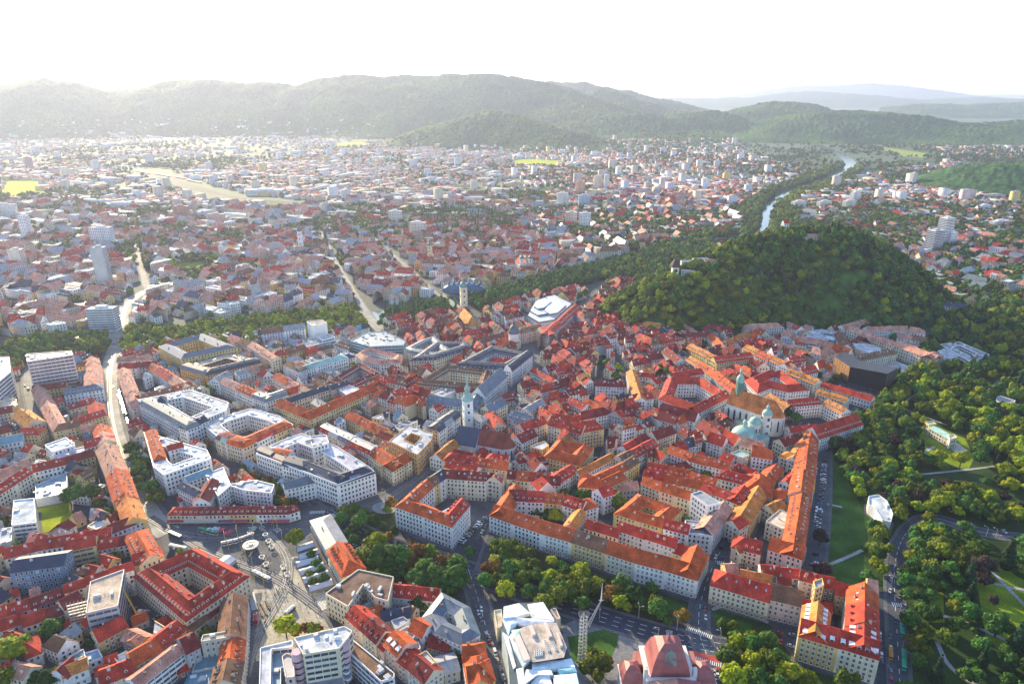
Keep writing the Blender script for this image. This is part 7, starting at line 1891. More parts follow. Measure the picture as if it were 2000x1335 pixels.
for i, (x, y, cn, cc) in enumerate(((575,155,'crimson',(.5,.03,.08)),(605,140,'dark red',(.42,.03,.07)),(635,175,'crimson',(.5,.03,.09)),(668,162,'red',(.45,.04,.06)),(472,145,'white',(.7,.7,.72)),(505,150,'white',(.66,.66,.7)),(530,135,'pale blue',(.4,.5,.62)),(555,140,'pale blue',(.45,.52,.62)),(872,135,'green',(.2,.4,.32)))):
    q = at('J', x, y, 2.6); r2 = empty('parasol', (*q, 0), f'{cn} square parasol, {ordinal(sorted([575,605,635,668,472,505,530,555,872]).index(x), 9)} in front of the low shop row', 'parasol', 'parasols before the shop row')
    part(r2, 'canopy', lambda mb: mb.lathe((0, 0, 2.5), [(2.5, 0), (0, 1.1)], M_PAINT, cc, 4, phase=.4 + i)); part(r2, 'pole', lambda mb: mb.beam((0, 0, 0), (0, 0, 2.6), .06, M_PAINT, (.5, .5, .5)))
# awnings of the shop row
for i, (x0, x1, cc, cn) in enumerate(((108, 250, (.42, .04, .06), 'dark red'), (258, 545, (.5, .48, .44), 'grey-beige'), (570, 690, (.22, .06, .2), 'purple'), (700, 815, (.4, .05, .07), 'red'), (985, 1180, (.5, .06, .08), 'bright red'))):
    a, b_ = at('J', x0, 82, 3.2), at('J', x1, 80, 3.2); r2 = empty('awning', (a[0], a[1], 0), f'{cn} shop awning, {ordinal(i, 5)} along the low shop row', 'awning', 'awnings of the shop row')
    part(r2, 'cloth', lambda mb: mb.face([(0, 0, 2.6), (b_[0] - a[0], b_[1] - a[1], 2.6), (b_[0] - a[0], b_[1] - a[1] + 1.9, 3.6), (0, 1.9, 3.6)], M_PAINT, cc)); part(r2, 'frame', lambda mb: mb.beam((0, 0, 2.55), (b_[0] - a[0], b_[1] - a[1], 2.55), .06, M_PAINT, (.3, .3, .3)))

q = at('B', 848, 185); r2 = empty('column_monument', (*q, 0), 'gilded statue column on a stepped plinth in the small park', 'monument')
part(r2, 'plinth', lambda mb: (mb.lathe((0, 0, 0), [(4, 0), (4, .5), (3, .5), (3, 1), (1.6, 1), (1.6, 3.4), (0, 3.5)], M_WALL, (.5, .48, .44), 8)))
part(r2, 'column', lambda mb: mb.lathe((0, 0, 3.4), [(.7, 0), (.55, 8), (.9, 8.4), (.9, 9)], M_WALL, (.55, .52, .46), 10))
part(r2, 'statue', lambda mb: mb.lathe((0, 0, 12.4), [(.5, 0), (.35, 1.2), (.42, 1.9), (.12, 2.2), (.2, 2.5), (0, 2.8)], M_METAL, (.6, .42, .08), 8))
sheet('monument_paving', [(q[0] + 11 * math.cos(a), q[1] + 9 * math.sin(a)) for a in [i * math.pi / 6 for i in range(12)]], M_STREET, (.3, .3, .3), None, 3)

for i in range(9):
    x0 = 262 + i * 34 + (i % 3) * 6; a, b_ = P(x0, 334 + i * 6.2), P(x0 + 30, 334 + i * 6.2 + 5.6); r2 = empty('train', (*a, 0), f"{('grey', 'rust-brown', 'dark red')[i % 3]} train, {ordinal(i, 9)} in the far railway yard", 'train', 'trains in the far railway yard')
    d_ = (b_[0] - a[0], b_[1] - a[1]); nx, ny = norm2(-d_[1], d_[0])
    for k in range(4):
        p, q = lerp((0, 0), d_, k / 4), lerp((0, 0), d_, k / 4 + .235); part(r2, 'carriage', lambda mb: mb.hexa([(p[0], p[1], .5), (q[0], q[1], .5), (q[0] + nx * 3, q[1] + ny * 3, .5), (p[0] + nx * 3, p[1] + ny * 3, .5)], [(p[0], p[1], 4), (q[0], q[1], 4), (q[0] + nx * 3, q[1] + ny * 3, 4), (p[0] + nx * 3, p[1] + ny * 3, 4)], M_PAINT, ((.3, .3, .32), (.2, .1, .06), (.3, .05, .05))[i % 3]))

def roof_sign(a, b_, z, label, cols, hgt, n):
    """Raised lettering on the roof, too small in the photograph to read: a row of letter-high strokes."""
    a, b_ = P(*a, z), P(*b_, z); d_ = (b_[0] - a[0], b_[1] - a[1]); L_ = math.hypot(*d_); ux, uy = norm2(*d_); r2 = empty('roof_sign', (*a, z), label, 'sign'); rr = random.Random(n)
    part(r2, 'rail', lambda mb: mb.beam((0, 0, 0), (*d_, 0), .08, M_METAL, (.5, .5, .5)))
    for k in range(n):
        t0 = L_ * k / n + .1; w_ = L_ / n - .25; c_ = cols[0] if k < n - 2 else cols[1]
        def let(mb):
            g = lambda u, v: (ux * (t0 + u), uy * (t0 + u), v)
            mb.beam(g(.1, .2), g(.1, hgt * rr.choice((1, .7))), .14, M_PAINT, c_)
            mb.beam(g(.1, hgt * .66), g(w_, hgt * .66), .12, M_PAINT, c_)
            if rr.random() < .6: mb.beam(g(w_, .2), g(w_, hgt * .7), .14, M_PAINT, c_)
        part(r2, 'letter', let)
roof_sign((619, 927), (634, 934), 22, 'blue roof lettering ending in red on the left palace front', ((.08, .22, .6), (.6, .08, .15)), 1.9, 9)
roof_sign((683, 934), (704, 928), 22, 'blue roof lettering ending in red on the right palace front', ((.08, .22, .6), (.6, .08, .15)), 1.9, 10)
roof_sign((336, 992), (352, 994), 9.5, 'bright red roof lettering at the end of the low shop row', ((.7, .05, .08), (.7, .05, .08)), 1.5, 7)
# ---------------------------------------------------------------- vehicles
def _car_mesh(c, van=False):
    b_ = MB(); L_, W_, h1, h2 = (4.9, 1.95, 1.0, 2.0) if van else (4.3, 1.75, .82, 1.42)
    lo = [(-W_ / 2, -L_ / 2, .28), (W_ / 2, -L_ / 2, .28), (W_ / 2, L_ / 2, .28), (-W_ / 2, L_ / 2, .28)]; k = W_ / 2 - .06
    b_.hexa(lo, [(-k, -L_ / 2 + .1, h1), (k, -L_ / 2 + .1, h1), (k, L_ / 2 - .1, h1 * .93), (-k, L_ / 2 - .1, h1 * .93)], M_CAR, c)
    f0, f1 = (-L_ / 2 + .15, L_ / 2 - 1.0) if van else (-L_ / 2 + .35, L_ / 2 - 1.25); t0, t1 = (f0 + .12, f1 - .4) if van else (f0 + .45, f1 - .7); kk = k - .14
    b_.face([(-kk, t0, h2), (kk, t0, h2), (kk, t1, h2), (-kk, t1, h2)], M_CAR, c)
    g_ = MB(); g_.hexa([(-k, f0, h1), (k, f0, h1), (k, f1, h1 * .93), (-k, f1, h1 * .93)], [(-kk, t0, h2 - .01), (kk, t0, h2 - .01), (kk, t1, h2 - .01), (-kk, t1, h2 - .01)], M_GLASS, (.03, .035, .045))
    w_ = MB()
    for y in (-L_ / 2 + .8, L_ / 2 - .8):
        for x in (-W_ / 2 + .08, W_ / 2 - .08): w_.beam((x - .1, y, .32), (x + .1, y, .32), .32, M_PAINT, (.02, .02, .02), 8)
    l_ = MB()
    for x in (-.6, .6):
        l_.box((x, L_ / 2 - .02, .55), (.35, .06, .18), M_PAINT, (.8, .8, .75)); l_.box((x, -L_ / 2 + .01, .6), (.3, .06, .16), M_PAINT, (.4, .02, .02))
    return b_.mesh('parked_car'), g_.mesh('windows'), w_.mesh('wheels'), l_.mesh('lights')
CARC = [('white', (.75, .75, .76)), ('white', (.72, .73, .75)), ('silver', (.45, .47, .5)), ('grey', (.16, .17, .19)), ('black', (.02, .02, .025)), ('black', (.03, .03, .035)), ('dark blue', (.03, .06, .16)), ('red', (.42, .03, .03)), ('silver', (.5, .51, .53)), ('grey', (.1, .11, .12)), ('beige', (.4, .34, .26))]
CARM = [(_car_mesh(c), n) for n, c in CARC] + [(_car_mesh((.74, .74, .75), True), 'white van-like')]
YEL = (_car_mesh((.7, .52, .03)), 'yellow')
CARROWS = {}
def put_car(x, y, ang, rowname, m=None, z=.04):
    (me, cn) = m or CARM[random.randrange(len(CARM))]
    o = bpy.data.objects.new('parked_car', me[0]); COL.objects.link(o); o.location = (x, y, z); o.rotation_euler[2] = ang
    put('windows', me[1], o); put('wheels', me[2], o, kind='stuff')
    if math.hypot(x, y) < 420: put('lights', me[3], o, kind='stuff')
    o['category'] = 'car'; o['group'] = 'cars ' + rowname; CARROWS.setdefault(rowname, []).append((px_of(x, y)[1], o, cn))
def car_row(c, a, b_, n, rowname, perp=False, p=.9, jig=.15, z=.04):
    a, b_ = at(c, *a), at(c, *b_); dx, dy = b_[0] - a[0], b_[1] - a[1]; ang = math.atan2(dy, dx) - math.pi / 2 + (math.pi / 2 if perp else 0)
    if perp == 'd': ang = math.atan2(dy, dx) - math.pi / 4
    if n == 0: n = int(math.hypot(dx, dy) / (2.7 if perp else 5.6))
    for i in range(n):
        if R() < p:
            t = (i + .5) / n; put_car(a[0] + dx * t + R() * jig, a[1] + dy * t + R() * jig, ang + (math.pi if R() < .5 else 0) + random.uniform(-.03, .03), rowname, z=z)
car_row('D', (360,5), (322,320), 0, 'nose-in beside the long park lawn', True, .93)
car_row('D', (318,180), (300,300), 0, 'along the building opposite the lawn', False, .6)
car_row('K', (1525,1105), (1500,1330), 0, 'under the castle park trees', True, .9)
car_row('K', (1470,1100), (1455,1240), 0, 'along the tall pink row', False, .8)
car_row('K', (1245,935), (1165,1090), 0, 'in the cathedral lane', True, .8)
car_row('W', (1770,800), (1795,1150), 0, 'under the trees of the park road', False, .8)
car_row('W', (1875,820), (1885,1330), 0, 'on the right kerb of the park road', False, .85)
car_row('W', (1890,240), (1870,420), 0, 'on the upper park road', False, .6)
car_row('W', (740,800), (720,1010), 0, 'in the small yard beside the yellow corner block', True, .8)
car_row('W', (880,820), (850,1010), 0, 'in the second row of the small yard', True, .7)
car_row('B', (1500,250), (1330,420), 0, 'beside the red-roofed corner block', True, .7)
car_row('B', (1530,260), (1440,400), 0, 'on the far kerb by the corner block', False, .7)
car_row('B', (1515,1010), (1620,1320), 0, 'left of the folded-panel office', False, .85)
car_row('U', (45,640), (240,1330), 0, 'along the folded-panel office', False, .85)
car_row('B', (1440,850), (1530,1090), 0, 'on the avenue below the park', False, .5)
car_row('V', (1490,890), (1540,1100), 0, 'behind the opera house', True, .8)
car_row('V', (1560,880), (1625,1100), 0, 'behind the opera under the trees', True, .8)
car_row('C', (1480,150), (1380,410), 0, 'in the street behind the white flats', False, .8)
car_row('C', (1500,130), (1440,300), 0, 'on the far side of the same narrow street', False, .7)
car_row('G', (1350,1090), (1300,1190), 0, 'in the lane by the yellow school', True, .8)
car_row('B', (620,420), (690,480), 0, 'under the chestnut park trees', True, .7)
car_row('B', (850,440), (920,470), 3, 'by the park bus lane', True, .9)
car_row('E', (860,600), (930,850), 0, 'along the sunlit long street', False, .85)
car_row('E', (880,620), (900,790), 0, 'in the shade of the long street', False, .5)
car_row('E', (230,750), (390,960), 0, 'in the side street of the left quarter', False, .85)
car_row('E', (100,490), (210,600), 0, 'beside the pink tower block', False, .6)
car_row('A', (1010,900), (1060,940), 0, 'in the yard below the courtyard palace', True, .9)
car_row('A', (790,830), (960,880), 0, 'in the yard beside the building site', True, .7)
car_row('D', (1290,150), (1560,360), 0, 'on the road crossing the park', False, .5)
car_row('D', (1160,190), (1260,260), 0, 'on the park road bend', False, .6)
car_row('K', (1010,480), (1120,460), 0, 'on the castle square', True, .6)
car_row('L', (1320,1010), (1420,1060), 0, 'by the park gallery', False, .1)
for c, x, y, dx, dy, rn, m in (('B',545,190,1,.25,'moving on the palace corner',CARM[0]),('B',597,178,1,.3,'moving on the palace corner',CARM[1]),('C',1257,850,0,1,'waiting at the opera crossing',CARM[7]),('C',1262,903,.1,1,'waiting at the opera crossing',CARM[0]),('D',845,600,0,1,'driving on the park road',YEL),('D',850,680,0,1,'driving on the park road',CARM[0]),
        ('D',855,770,0,1,'driving on the park road',CARM[3]),('D',835,925,0,1,'driving on the park road',CARM[6]),('D',820,590,0,1,'driving on the park road',CARM[6]),('C',1385,440,-.5,1,'in the shaded street by the white flats',CARM[3]),('C',1330,510,-.5,1,'in the shaded street by the white flats',CARM[0]),
        ('B',1435,845,.15,1,'driving below the park',CARM[4]),('B',1470,850,.15,1,'driving below the park',CARM[0]),('D',310,495,1,-.1,'by the lawn end',CARM[4]),('D',285,560,1,-.1,'by the lawn end',CARM[7]),('D',310,550,1,-.1,'by the lawn end',CARM[0]),('E',865,165,.1,1,'on the sunlit river street',CARM[4]),('E',850,250,.1,1,'on the sunlit river street',CARM[3]),('E',820,580,.1,1,'on the sunlit river street',CARM[4]),
        ('E',875,65,.1,1,'on the sunlit river street',CARM[3]),('B',630,500,.5,1,'yellow one by the dormered house',YEL)):
    p, p2 = at(c, x, y), at(c, x + dx * 5, y + dy * 5); put_car(*p, math.atan2(p2[1] - p[1], p2[0] - p[0]) - math.pi / 2, rn, m)
for rn, rows in CARROWS.items():
    rows.sort(key=lambda r: r[0]); n = len(rows)
    for i, (_, o, cn) in enumerate(rows):
        t = ordinal(i, n).replace('leftmost', 'farthest').replace('rightmost', 'nearest').replace('from left', 'from far end').replace('from right', 'from near end')
        o['label'] = f"{cn} car{', ' + t + ',' if n > 1 else ''} {rn}"
def long_vehicle(name, label, cat, c, a, b_, wd, h, col, roofc, segs=1, stripe=None):
    a, b_ = at(c, *a), at(c, *b_); dx, dy = norm2(b_[0] - a[0], b_[1] - a[1]); L_ = math.hypot(b_[0] - a[0], b_[1] - a[1]); r_ = empty(name, (*a, 0.05), label, cat); g = lambda u, v, z: (dx * u - dy * v, dy * u + dx * v, z); hw = wd / 2
    for k in range(segs):
        u0, u1 = L_ * k / segs + (.25 if k else 0), L_ * (k + 1) / segs - .1
        part(r_, 'body', lambda mb: (mb.hexa([g(u0, -hw, .35), g(u1, -hw, .35), g(u1, hw, .35), g(u0, hw, .35)], [g(u0, -hw, 1.35), g(u1, -hw, 1.35), g(u1, hw, 1.35), g(u0, hw, 1.35)], M_CAR, col), mb.hexa([g(u0, -hw, 2.45), g(u1, -hw, 2.45), g(u1, hw, 2.45), g(u0, hw, 2.45)], [g(u0 + .2, -hw + .15, h), g(u1 - .2, -hw + .15, h), g(u1 - .2, hw - .15, h), g(u0 + .2, hw - .15, h)], M_CAR, roofc)))
        part(r_, 'window_band', lambda mb: mb.hexa([g(u0 + .04, -hw + .04, 1.35), g(u1 - .04, -hw + .04, 1.35), g(u1 - .04, hw - .04, 1.35), g(u0 + .04, hw - .04, 1.35)], [g(u0 + .04, -hw + .04, 2.45), g(u1 - .04, -hw + .04, 2.45), g(u1 - .04, hw - .04, 2.45), g(u0 + .04, hw - .04, 2.45)], M_GLASS, (.03, .035, .05)))
        for t in ((.25, .75) if segs > 1 else (.2, .5, .8)):
            part(r_, 'roof_unit', lambda mb: mb.hexa([g(u0 + (u1 - u0) * t - .9, -.6, h), g(u0 + (u1 - u0) * t + .9, -.6, h), g(u0 + (u1 - u0) * t + .9, .6, h), g(u0 + (u1 - u0) * t - .9, .6, h)], [g(u0 + (u1 - u0) * t - .9, -.6, h + .3), g(u0 + (u1 - u0) * t + .9, -.6, h + .3), g(u0 + (u1 - u0) * t + .9, .6, h + .3), g(u0 + (u1 - u0) * t - .9, .6, h + .3)], M_PAINT, tuple(v * .7 for v in roofc)))
        for t in (.15, .85):
            for s_ in (-1, 1):
                p, q_ = g(u0 + (u1 - u0) * t, s_ * (hw - .15), .5), g(u0 + (u1 - u0) * t, s_ * (hw + .03), .5); part(r_, 'wheel', lambda mb: mb.beam(p, q_, .48, M_PAINT, (.02, .02, .02), 8))
W8 = (.74, .75, .77); G8 = (.04, .30, .16)
long_vehicle('city_bus', 'white-roofed dark bus turning into the tram square', 'bus', 'J', (140,190), (240,235), 2.5, 3.1, (.1, .1, .12), W8)
long_vehicle('city_bus', 'green articulated bus before the red parasols', 'bus', 'J', (395,158), (560,200), 2.5, 3.1, (.5, .55, .55), G8, 2)
long_vehicle('tram', 'white low-floor tram curving past the round kiosk', 'tram', 'J', (590,295), (740,262), 2.4, 3.4, W8, (.5, .52, .56), 3)
long_vehicle('tram', 'dark-windowed tram further right beside the round kiosk', 'tram', 'J', (745,258), (878,212), 2.4, 3.4, W8, (.42, .44, .48), 3)
long_vehicle('tram', 'green and white tram at the upper corner of the courtyard palace', 'tram', 'J', (145,310), (290,340), 2.4, 3.4, (.1, .35, .2), W8, 3)
long_vehicle('city_bus', 'white bus beside the sunlit paving', 'bus', 'J', (870,530), (1015,605), 2.5, 3.1, (.3, .42, .38), W8, 2)
long_vehicle('city_bus', 'white bus half behind the round yellow-green tree', 'bus', 'J', (1150,905), (1225,835), 2.5, 3.1, (.12, .13, .15), W8)
long_vehicle('delivery_truck', 'bright red delivery truck on the tram street', 'truck', 'J', (885,975), (888,895), 2.5, 3.2, (.5, .02, .06), (.5, .02, .06))
long_vehicle('city_bus', 'upper green bus under the park road trees', 'bus', 'D', (872,1030), (868,960), 2.5, 3.1, (.04, .4, .3), (.05, .42, .32))
long_vehicle('city_bus', 'lower long green bus under the park road trees', 'bus', 'D', (884,1250), (880,1130), 2.5, 3.1, (.04, .35, .2), (.05, .38, .22), 2)
long_vehicle('delivery_van', 'orange van parked on the park road', 'van', 'D', (800,1180), (795,1110), 2.1, 2.6, (.62, .28, .02), (.66, .32, .03))
long_vehicle('city_bus', 'dark bus parked in the shaded street by the white flats', 'bus', 'C', (1360,460), (1395,410), 2.5, 3.0, (.03, .05, .07), (.05, .09, .11))
for i, (y0, y1) in enumerate(((640,672),(680,720),(730,780))): long_vehicle('delivery_van', f'white bus, {ORD[i]} in the queue along the sunlit long street', 'bus', 'E', (862 + i * 16, y0), (872 + i * 16, y1), 2.5, 3.0, W8, W8)
# scooters and bicycles parked in rows on the paving
def _bike():
    mb = MB(); mb.beam((0, -.5, .33), (0, .5, .7), .06, M_PAINT, (.1, .1, .12)); 
    for y in (-.6, .6): mb.beam((-.05, y, .33), (.05, y, .33), .33, M_PAINT, (.03, .03, .03), 8)
    mb.beam((-.3, .5, 1.0), (.3, .5, 1.0), .04, M_PAINT, (.2, .2, .2)); mb.box((0, -.25, .6), (.25, .6, .25), M_PAINT, (.15, .04, .04)); return mb.mesh('scooter')
BK = _bike()
rowsb = []
for (a, b_, n) in (((905,795),(945,915),22), ((935,800),(985,900),20), ((975,775),(1010,850),14)):
    a, b_ = at('J', *a), at('J', *b_)
    for i in range(n):
        x, y = lerp(a, b_, i / n); rowsb.append((x, y, len(rowsb), n))
for x, y, i, n in rowsb:
    ri = 0 if i < 22 else 1 if i < 42 else 2; k = i - (0, 22, 42)[ri]
    put('scooter', BK, None, (x, y, .05), 1.2 + R() * .2, (1.1, 1.1, 1.1), label=f"parked scooter in the {('left', 'middle', 'right')[ri]} row on the sunlit paving, {ordinal(k, (22, 20, 14)[ri]).replace('leftmost', 'farthest').replace('rightmost', 'nearest').replace('left', 'far end').replace('right', 'near end')}", cat='scooter', group='scooters in rows on the paving')
# people on the square and pavements
def _person(top, legs):
    b_ = bpy.data.meshes.new('person'); 
    mb = MB(); prof = [(.10, 0), (.13, .45), (.17, .85), (.19, .95), (.21, 1.25), (.24, 1.42), (.10, 1.5), (.075, 1.53), (.11, 1.6), (.115, 1.68), (.08, 1.77), (0, 1.8)]
    t_ = [legs] * 3 + [top] * 4 + [(.45, .28, .2)] * 3 + [(.05, .03, .02)] * 2
    mb.lathe((0, 0, 0), prof, M_PAINT, top, 7, t_)
    for s_ in (-1, 1): mb.beam((s_ * .25, 0, 1.4), (s_ * .3, .1, .85), (.06, .045), M_PAINT, top, 5)
    return mb.mesh('person')
PCOL = [('dark jacket', (.03, .03, .05)), ('white shirt', (.7, .7, .7)), ('red top', (.4, .04, .04)), ('blue top', (.06, .12, .3)), ('grey coat', (.2, .2, .22))]
PM = [(_person(c, (.04, .05, .08)), n) for n, c in PCOL]
areas = [('J', (1050,580,1260,760), 22, 'on the sunlit paving'), ('J', (930,600,1100,1050), 26, 'left of the paving'), ('J', (740,330,1060,560), 26, 'by the round kiosk'), ('J', (1300,760,1520,990), 18, 'near the shopping house'), ('J', (290,190,480,260), 12, 'at the bus stop before the palace'),
         ('B', (560,230,780,330), 8, 'in the small park'), ('B', (30,290,200,420), 10, 'by the shop row'), ('C', (1140,960,1300,1010), 5, 'at the opera crossing'), ('F', (1160,1240,1330,1300), 8, 'on the palace corner')]
for c, (x0, y0, x1, y1), n, nm in areas:
    pp = sorted([(random.uniform(x0, x1), random.uniform(y0, y1)) for _ in range(n)])
    for i, (x, y) in enumerate(pp):
        q = at(c, x, y); me, pn = PM[random.randrange(5)]
        if occ(*q) == 1: continue
        put('person', me, None, (*q, .06), R() * 6, label=f'person in {pn}, {ordinal(i, n)} {nm}', cat='person', group='people ' + nm)
# bridges over the river
for i, (a, b_, wd, lb) in enumerate((((700,602),(748,650),15,'sunlit concrete road bridge in the middle of the river bank'),((858,575),(908,616),13,'grey bridge between the onion tower and the blue museum'),((234,640),(226,672),20,'wide tram bridge at the long street'))):
    a, b_ = P(*a), P(*b_); dx, dy = norm2(b_[0] - a[0], b_[1] - a[1]); L_ = math.hypot(b_[0] - a[0], b_[1] - a[1]); r_ = empty('bridge', (*a, 0), lb, 'bridge'); g = lambda u, v, z: (dx * u - dy * v, dy * u + dx * v, z)
    part(r_, 'deck', lambda mb: mb.hexa([g(0, -wd / 2, .2), g(L_, -wd / 2, .2), g(L_, wd / 2, .2), g(0, wd / 2, .2)], [g(0, -wd / 2, .8), g(L_, -wd / 2, .8), g(L_, wd / 2, .8), g(0, wd / 2, .8)], M_STREET, (.28, .27, .25)))
    for s_ in (-1, 1): part(r_, 'railing', lambda mb: mb.hexa([g(0, s_ * wd / 2 - .15, .8), g(L_, s_ * wd / 2 - .15, .8), g(L_, s_ * wd / 2 + .15, .8), g(0, s_ * wd / 2 + .15, .8)], [g(0, s_ * wd / 2 - .15, 1.8), g(L_, s_ * wd / 2 - .15, 1.8), g(L_, s_ * wd / 2 + .15, 1.8), g(0, s_ * wd / 2 + .15, 1.8)], M_PAINT, (.5, .5, .5)))
# street lamps by the opera crossing and the park roads
def _lamp():
    a = MB(); a.beam((0, 0, 0), (0, 0, 8.5), (.12, .08), M_PAINT, (.5, .5, .52), 6); b_ = MB(); b_.beam((0, 0, 8.5), (2.2, 0, 9), .06, M_PAINT, (.5, .5, .52)); b_.box((2.3, 0, 8.85), (.9, .3, .18), M_PAINT, (.6, .6, .62)); return a.mesh('pole'), b_.mesh('lamp_head')
LM = _lamp(); LP_ = [('V',1010,360),('V',1610,540),('V',480,190),('V',750,480),('C',1075,985),('C',1355,1065),('D',1330,370),('D',1420,380),('D',1480,390),('D',875,1100),('D',800,700),('D',855,880),('B',1260,720),('B',845,130),('B',1490,780),('B',280,460),('C',570,910),('C',825,900),('D',620,690),('D',785,460)]
order = sorted(range(len(LP_)), key=lambda i: cp(*LP_[i])[0])
for i, l_ in enumerate(LP_):
    q = at(*l_); r2 = empty('street_lamp', (*q, .1), f'grey street lamp with one arm, {ordinal(order.index(i), len(LP_))} along the avenue and park roads', 'street lamp', 'street lamps'); r2.rotation_euler[2] = R() * 6
    for nm, me in zip(('pole', 'lamp_head'), LM): put(nm, me, r2)
# ---------------------------------------------------------------- trees
def leaf_mat():
    m = bpy.data.materials.new('leaves'); m.use_nodes = True; t = m.node_tree; L = t.links.new; b = t.nodes['Principled BSDF']; out = t.nodes['Material Output']
    at_ = node(t, 'ShaderNodeAttribute', attribute_name='tint'); oi = node(t, 'ShaderNodeObjectInfo')
    hsv = node(t, 'ShaderNodeHueSaturation'); L(at_.outputs['Color'], hsv.inputs['Color'])
    a = node(t, 'ShaderNodeMapRange'); a.inputs[3].default_value = .475; a.inputs[4].default_value = .515; L(oi.outputs['Random'], a.inputs[0]); L(a.outputs[0], hsv.inputs['Hue'])
    mu = node(t, 'ShaderNodeMath', operation='MULTIPLY'); mu.inputs[1].default_value = 7.13; fr = node(t, 'ShaderNodeMath', operation='FRACT'); L(oi.outputs['Random'], mu.inputs[0]); L(mu.outputs[0], fr.inputs[0])
    v = node(t, 'ShaderNodeMapRange'); v.inputs[3].default_value = .6; v.inputs[4].default_value = 1.6; L(fr.outputs[0], v.inputs[0]); L(v.outputs[0], hsv.inputs['Value'])
    L(hsv.outputs[0], b.inputs['Base Color']); b.inputs['Roughness'].default_value = .7; b.inputs['Specular IOR Level'].default_value = .1
    tr = node(t, 'ShaderNodeBsdfTranslucent'); L(hsv.outputs[0], tr.inputs['Color']); mx = node(t, 'ShaderNodeMixShader'); mx.inputs[0].default_value = .22
    L(b.outputs[0], mx.inputs[1]); L(tr.outputs[0], mx.inputs[2]); L(mx.outputs[0], out.inputs['Surface']); return m
M_LEAF = leaf_mat()
def crown_mesh(seed, n, size, shape, tints, nblob=7, core=True):
    """Leaf clumps on a handful of overlapping lobes, unit crown radius 1, centre height given by shape."""
    r = np.random.RandomState(seed)
    if shape == 'round':
        bl = [(0, 0, 1.25, .72)] + [(.62 * math.cos(a + r.rand()), .62 * math.sin(a + r.rand()), 1.0 + r.rand() * .5, .36 + r.rand() * .16) for a in np.linspace(0, 2 * math.pi, nblob, False)] + [(r.randn() * .2, r.randn() * .2, 1.75, .42)]
    elif shape == 'cone': bl = [(0, 0, .5 + k * .38, .62 * (1 - k / 7.5)) for k in range(7)]
    elif shape == 'tall': bl = [(r.randn() * .05, r.randn() * .05, .5 + k * .42, .34 - abs(k - 3) * .03) for k in range(9)]
    else: bl = [(r.randn() * .35, r.randn() * .35, 1 + r.randn() * .2, .5) for _ in range(5)]
    bl = np.array(bl); wgt = bl[:, 3] ** 2; wgt = wgt / wgt.sum(); which = r.choice(len(bl), n, p=wgt)
    d = r.randn(n, 3); d /= np.linalg.norm(d, axis=1)[:, None]; d[:, 2] = np.where(d[:, 2] < -.45, -d[:, 2], d[:, 2])
    rad = bl[which, 3] * (r.rand(n) ** .25) * (1 + .12 * r.randn(n)); C_ = bl[which, :3] + d * rad[:, None]
    nrm = d + r.randn(n, 3) * .32; nrm /= np.linalg.norm(nrm, axis=1)[:, None]
    u = np.cross(nrm, r.randn(n, 3)); u /= np.linalg.norm(u, axis=1)[:, None]; v = np.cross(nrm, u); s_ = (size * (.6 + .8 * r.rand(n)))[:, None]
    V = np.stack([C_ - u * s_ - v * s_ * .7, C_ + u * s_ - v * s_ * .6, C_ + u * s_ * .8 + v * s_, C_ - u * s_ * .7 + v * s_ * .8], 1).reshape(-1, 3)
    F = np.arange(n * 4).reshape(n, 4); T = np.array(tints)[r.randint(0, len(tints), n)] * r.uniform(.75, 1.25, (n, 1))
    if core:  # dark inner lobes added to stop light passing through the crown
        cv, cf = [], []
        for bx, by, bz, br in bl:
            k0 = len(cv)
            for j in range(5):
                th = -math.pi / 2 + math.pi * j / 4
                for i in range(8): cv.append((bx + br * .8 * math.cos(th) * math.cos(i * math.pi / 4), by + br * .8 * math.cos(th) * math.sin(i * math.pi / 4), bz + br * .8 * math.sin(th)))
            for j in range(4):
                for i in range(8): cf.append((k0 + j * 8 + i, k0 + j * 8 + (i + 1) % 8, k0 + (j + 1) * 8 + (i + 1) % 8, k0 + (j + 1) * 8 + i))
        F = np.concatenate([F, np.array(cf) + len(V)]); V = np.concatenate([V, np.array(cv)]); T = np.concatenate([T, np.tile(np.array(tints[0]) * .8, (len(cf), 1))])
    o = quick_mesh('crown', V, F, [M_LEAF], T); me = o.data; bpy.data.objects.remove(o); return me
GREEN = [(.05, .13, .022), (.085, .165, .02), (.035, .10, .024)]; YG = [(.22, .27, .012), (.26, .28, .012), (.15, .21, .015)]  # yellow-green also has the sun on crowns mixed into the leaf colour
DARK = [(.02, .055, .025), (.028, .065, .025)]; AUT = [(.28, .11, .02), (.20, .12, .02), (.13, .12, .02)]; PURP = [(.05, .03, .03), (.04, .035, .02)]; OLIVE = [(.12, .17, .018), (.17, .19, .015), (.08, .13, .02)]
NEARC = {'g': [crown_mesh(s, 700, .085, 'round', GREEN) for s in (1, 2, 3)], 'y': [crown_mesh(s, 700, .085, 'round', YG) for s in (4, 5)], 'a': [crown_mesh(s, 700, .085, 'round', AUT) for s in (6,)],
         'o': [crown_mesh(s, 700, .085, 'round', OLIVE) for s in (7, 8)], 'd': [crown_mesh(s, 520, .07, 'cone', DARK) for s in (9,)], 'p': [crown_mesh(s, 520, .07, 'tall', YG) for s in (10,)], 'u': [crown_mesh(11, 650, .085, 'round', PURP)]}
def _trunk():
    mb = MB(); mb.beam((0, 0, -.3), (0, 0, 1.0), (.07, .045), M_BARK, WHITE, 7)
    for k in range(5):
        a = k * 1.26; mb.beam((0, 0, .55 + .08 * k), (.42 * math.cos(a), .42 * math.sin(a), 1.15 + .1 * (k % 2)), (.03, .012), M_BARK, WHITE, 4)
    return mb.mesh('trunk')
TRUNK = _trunk()
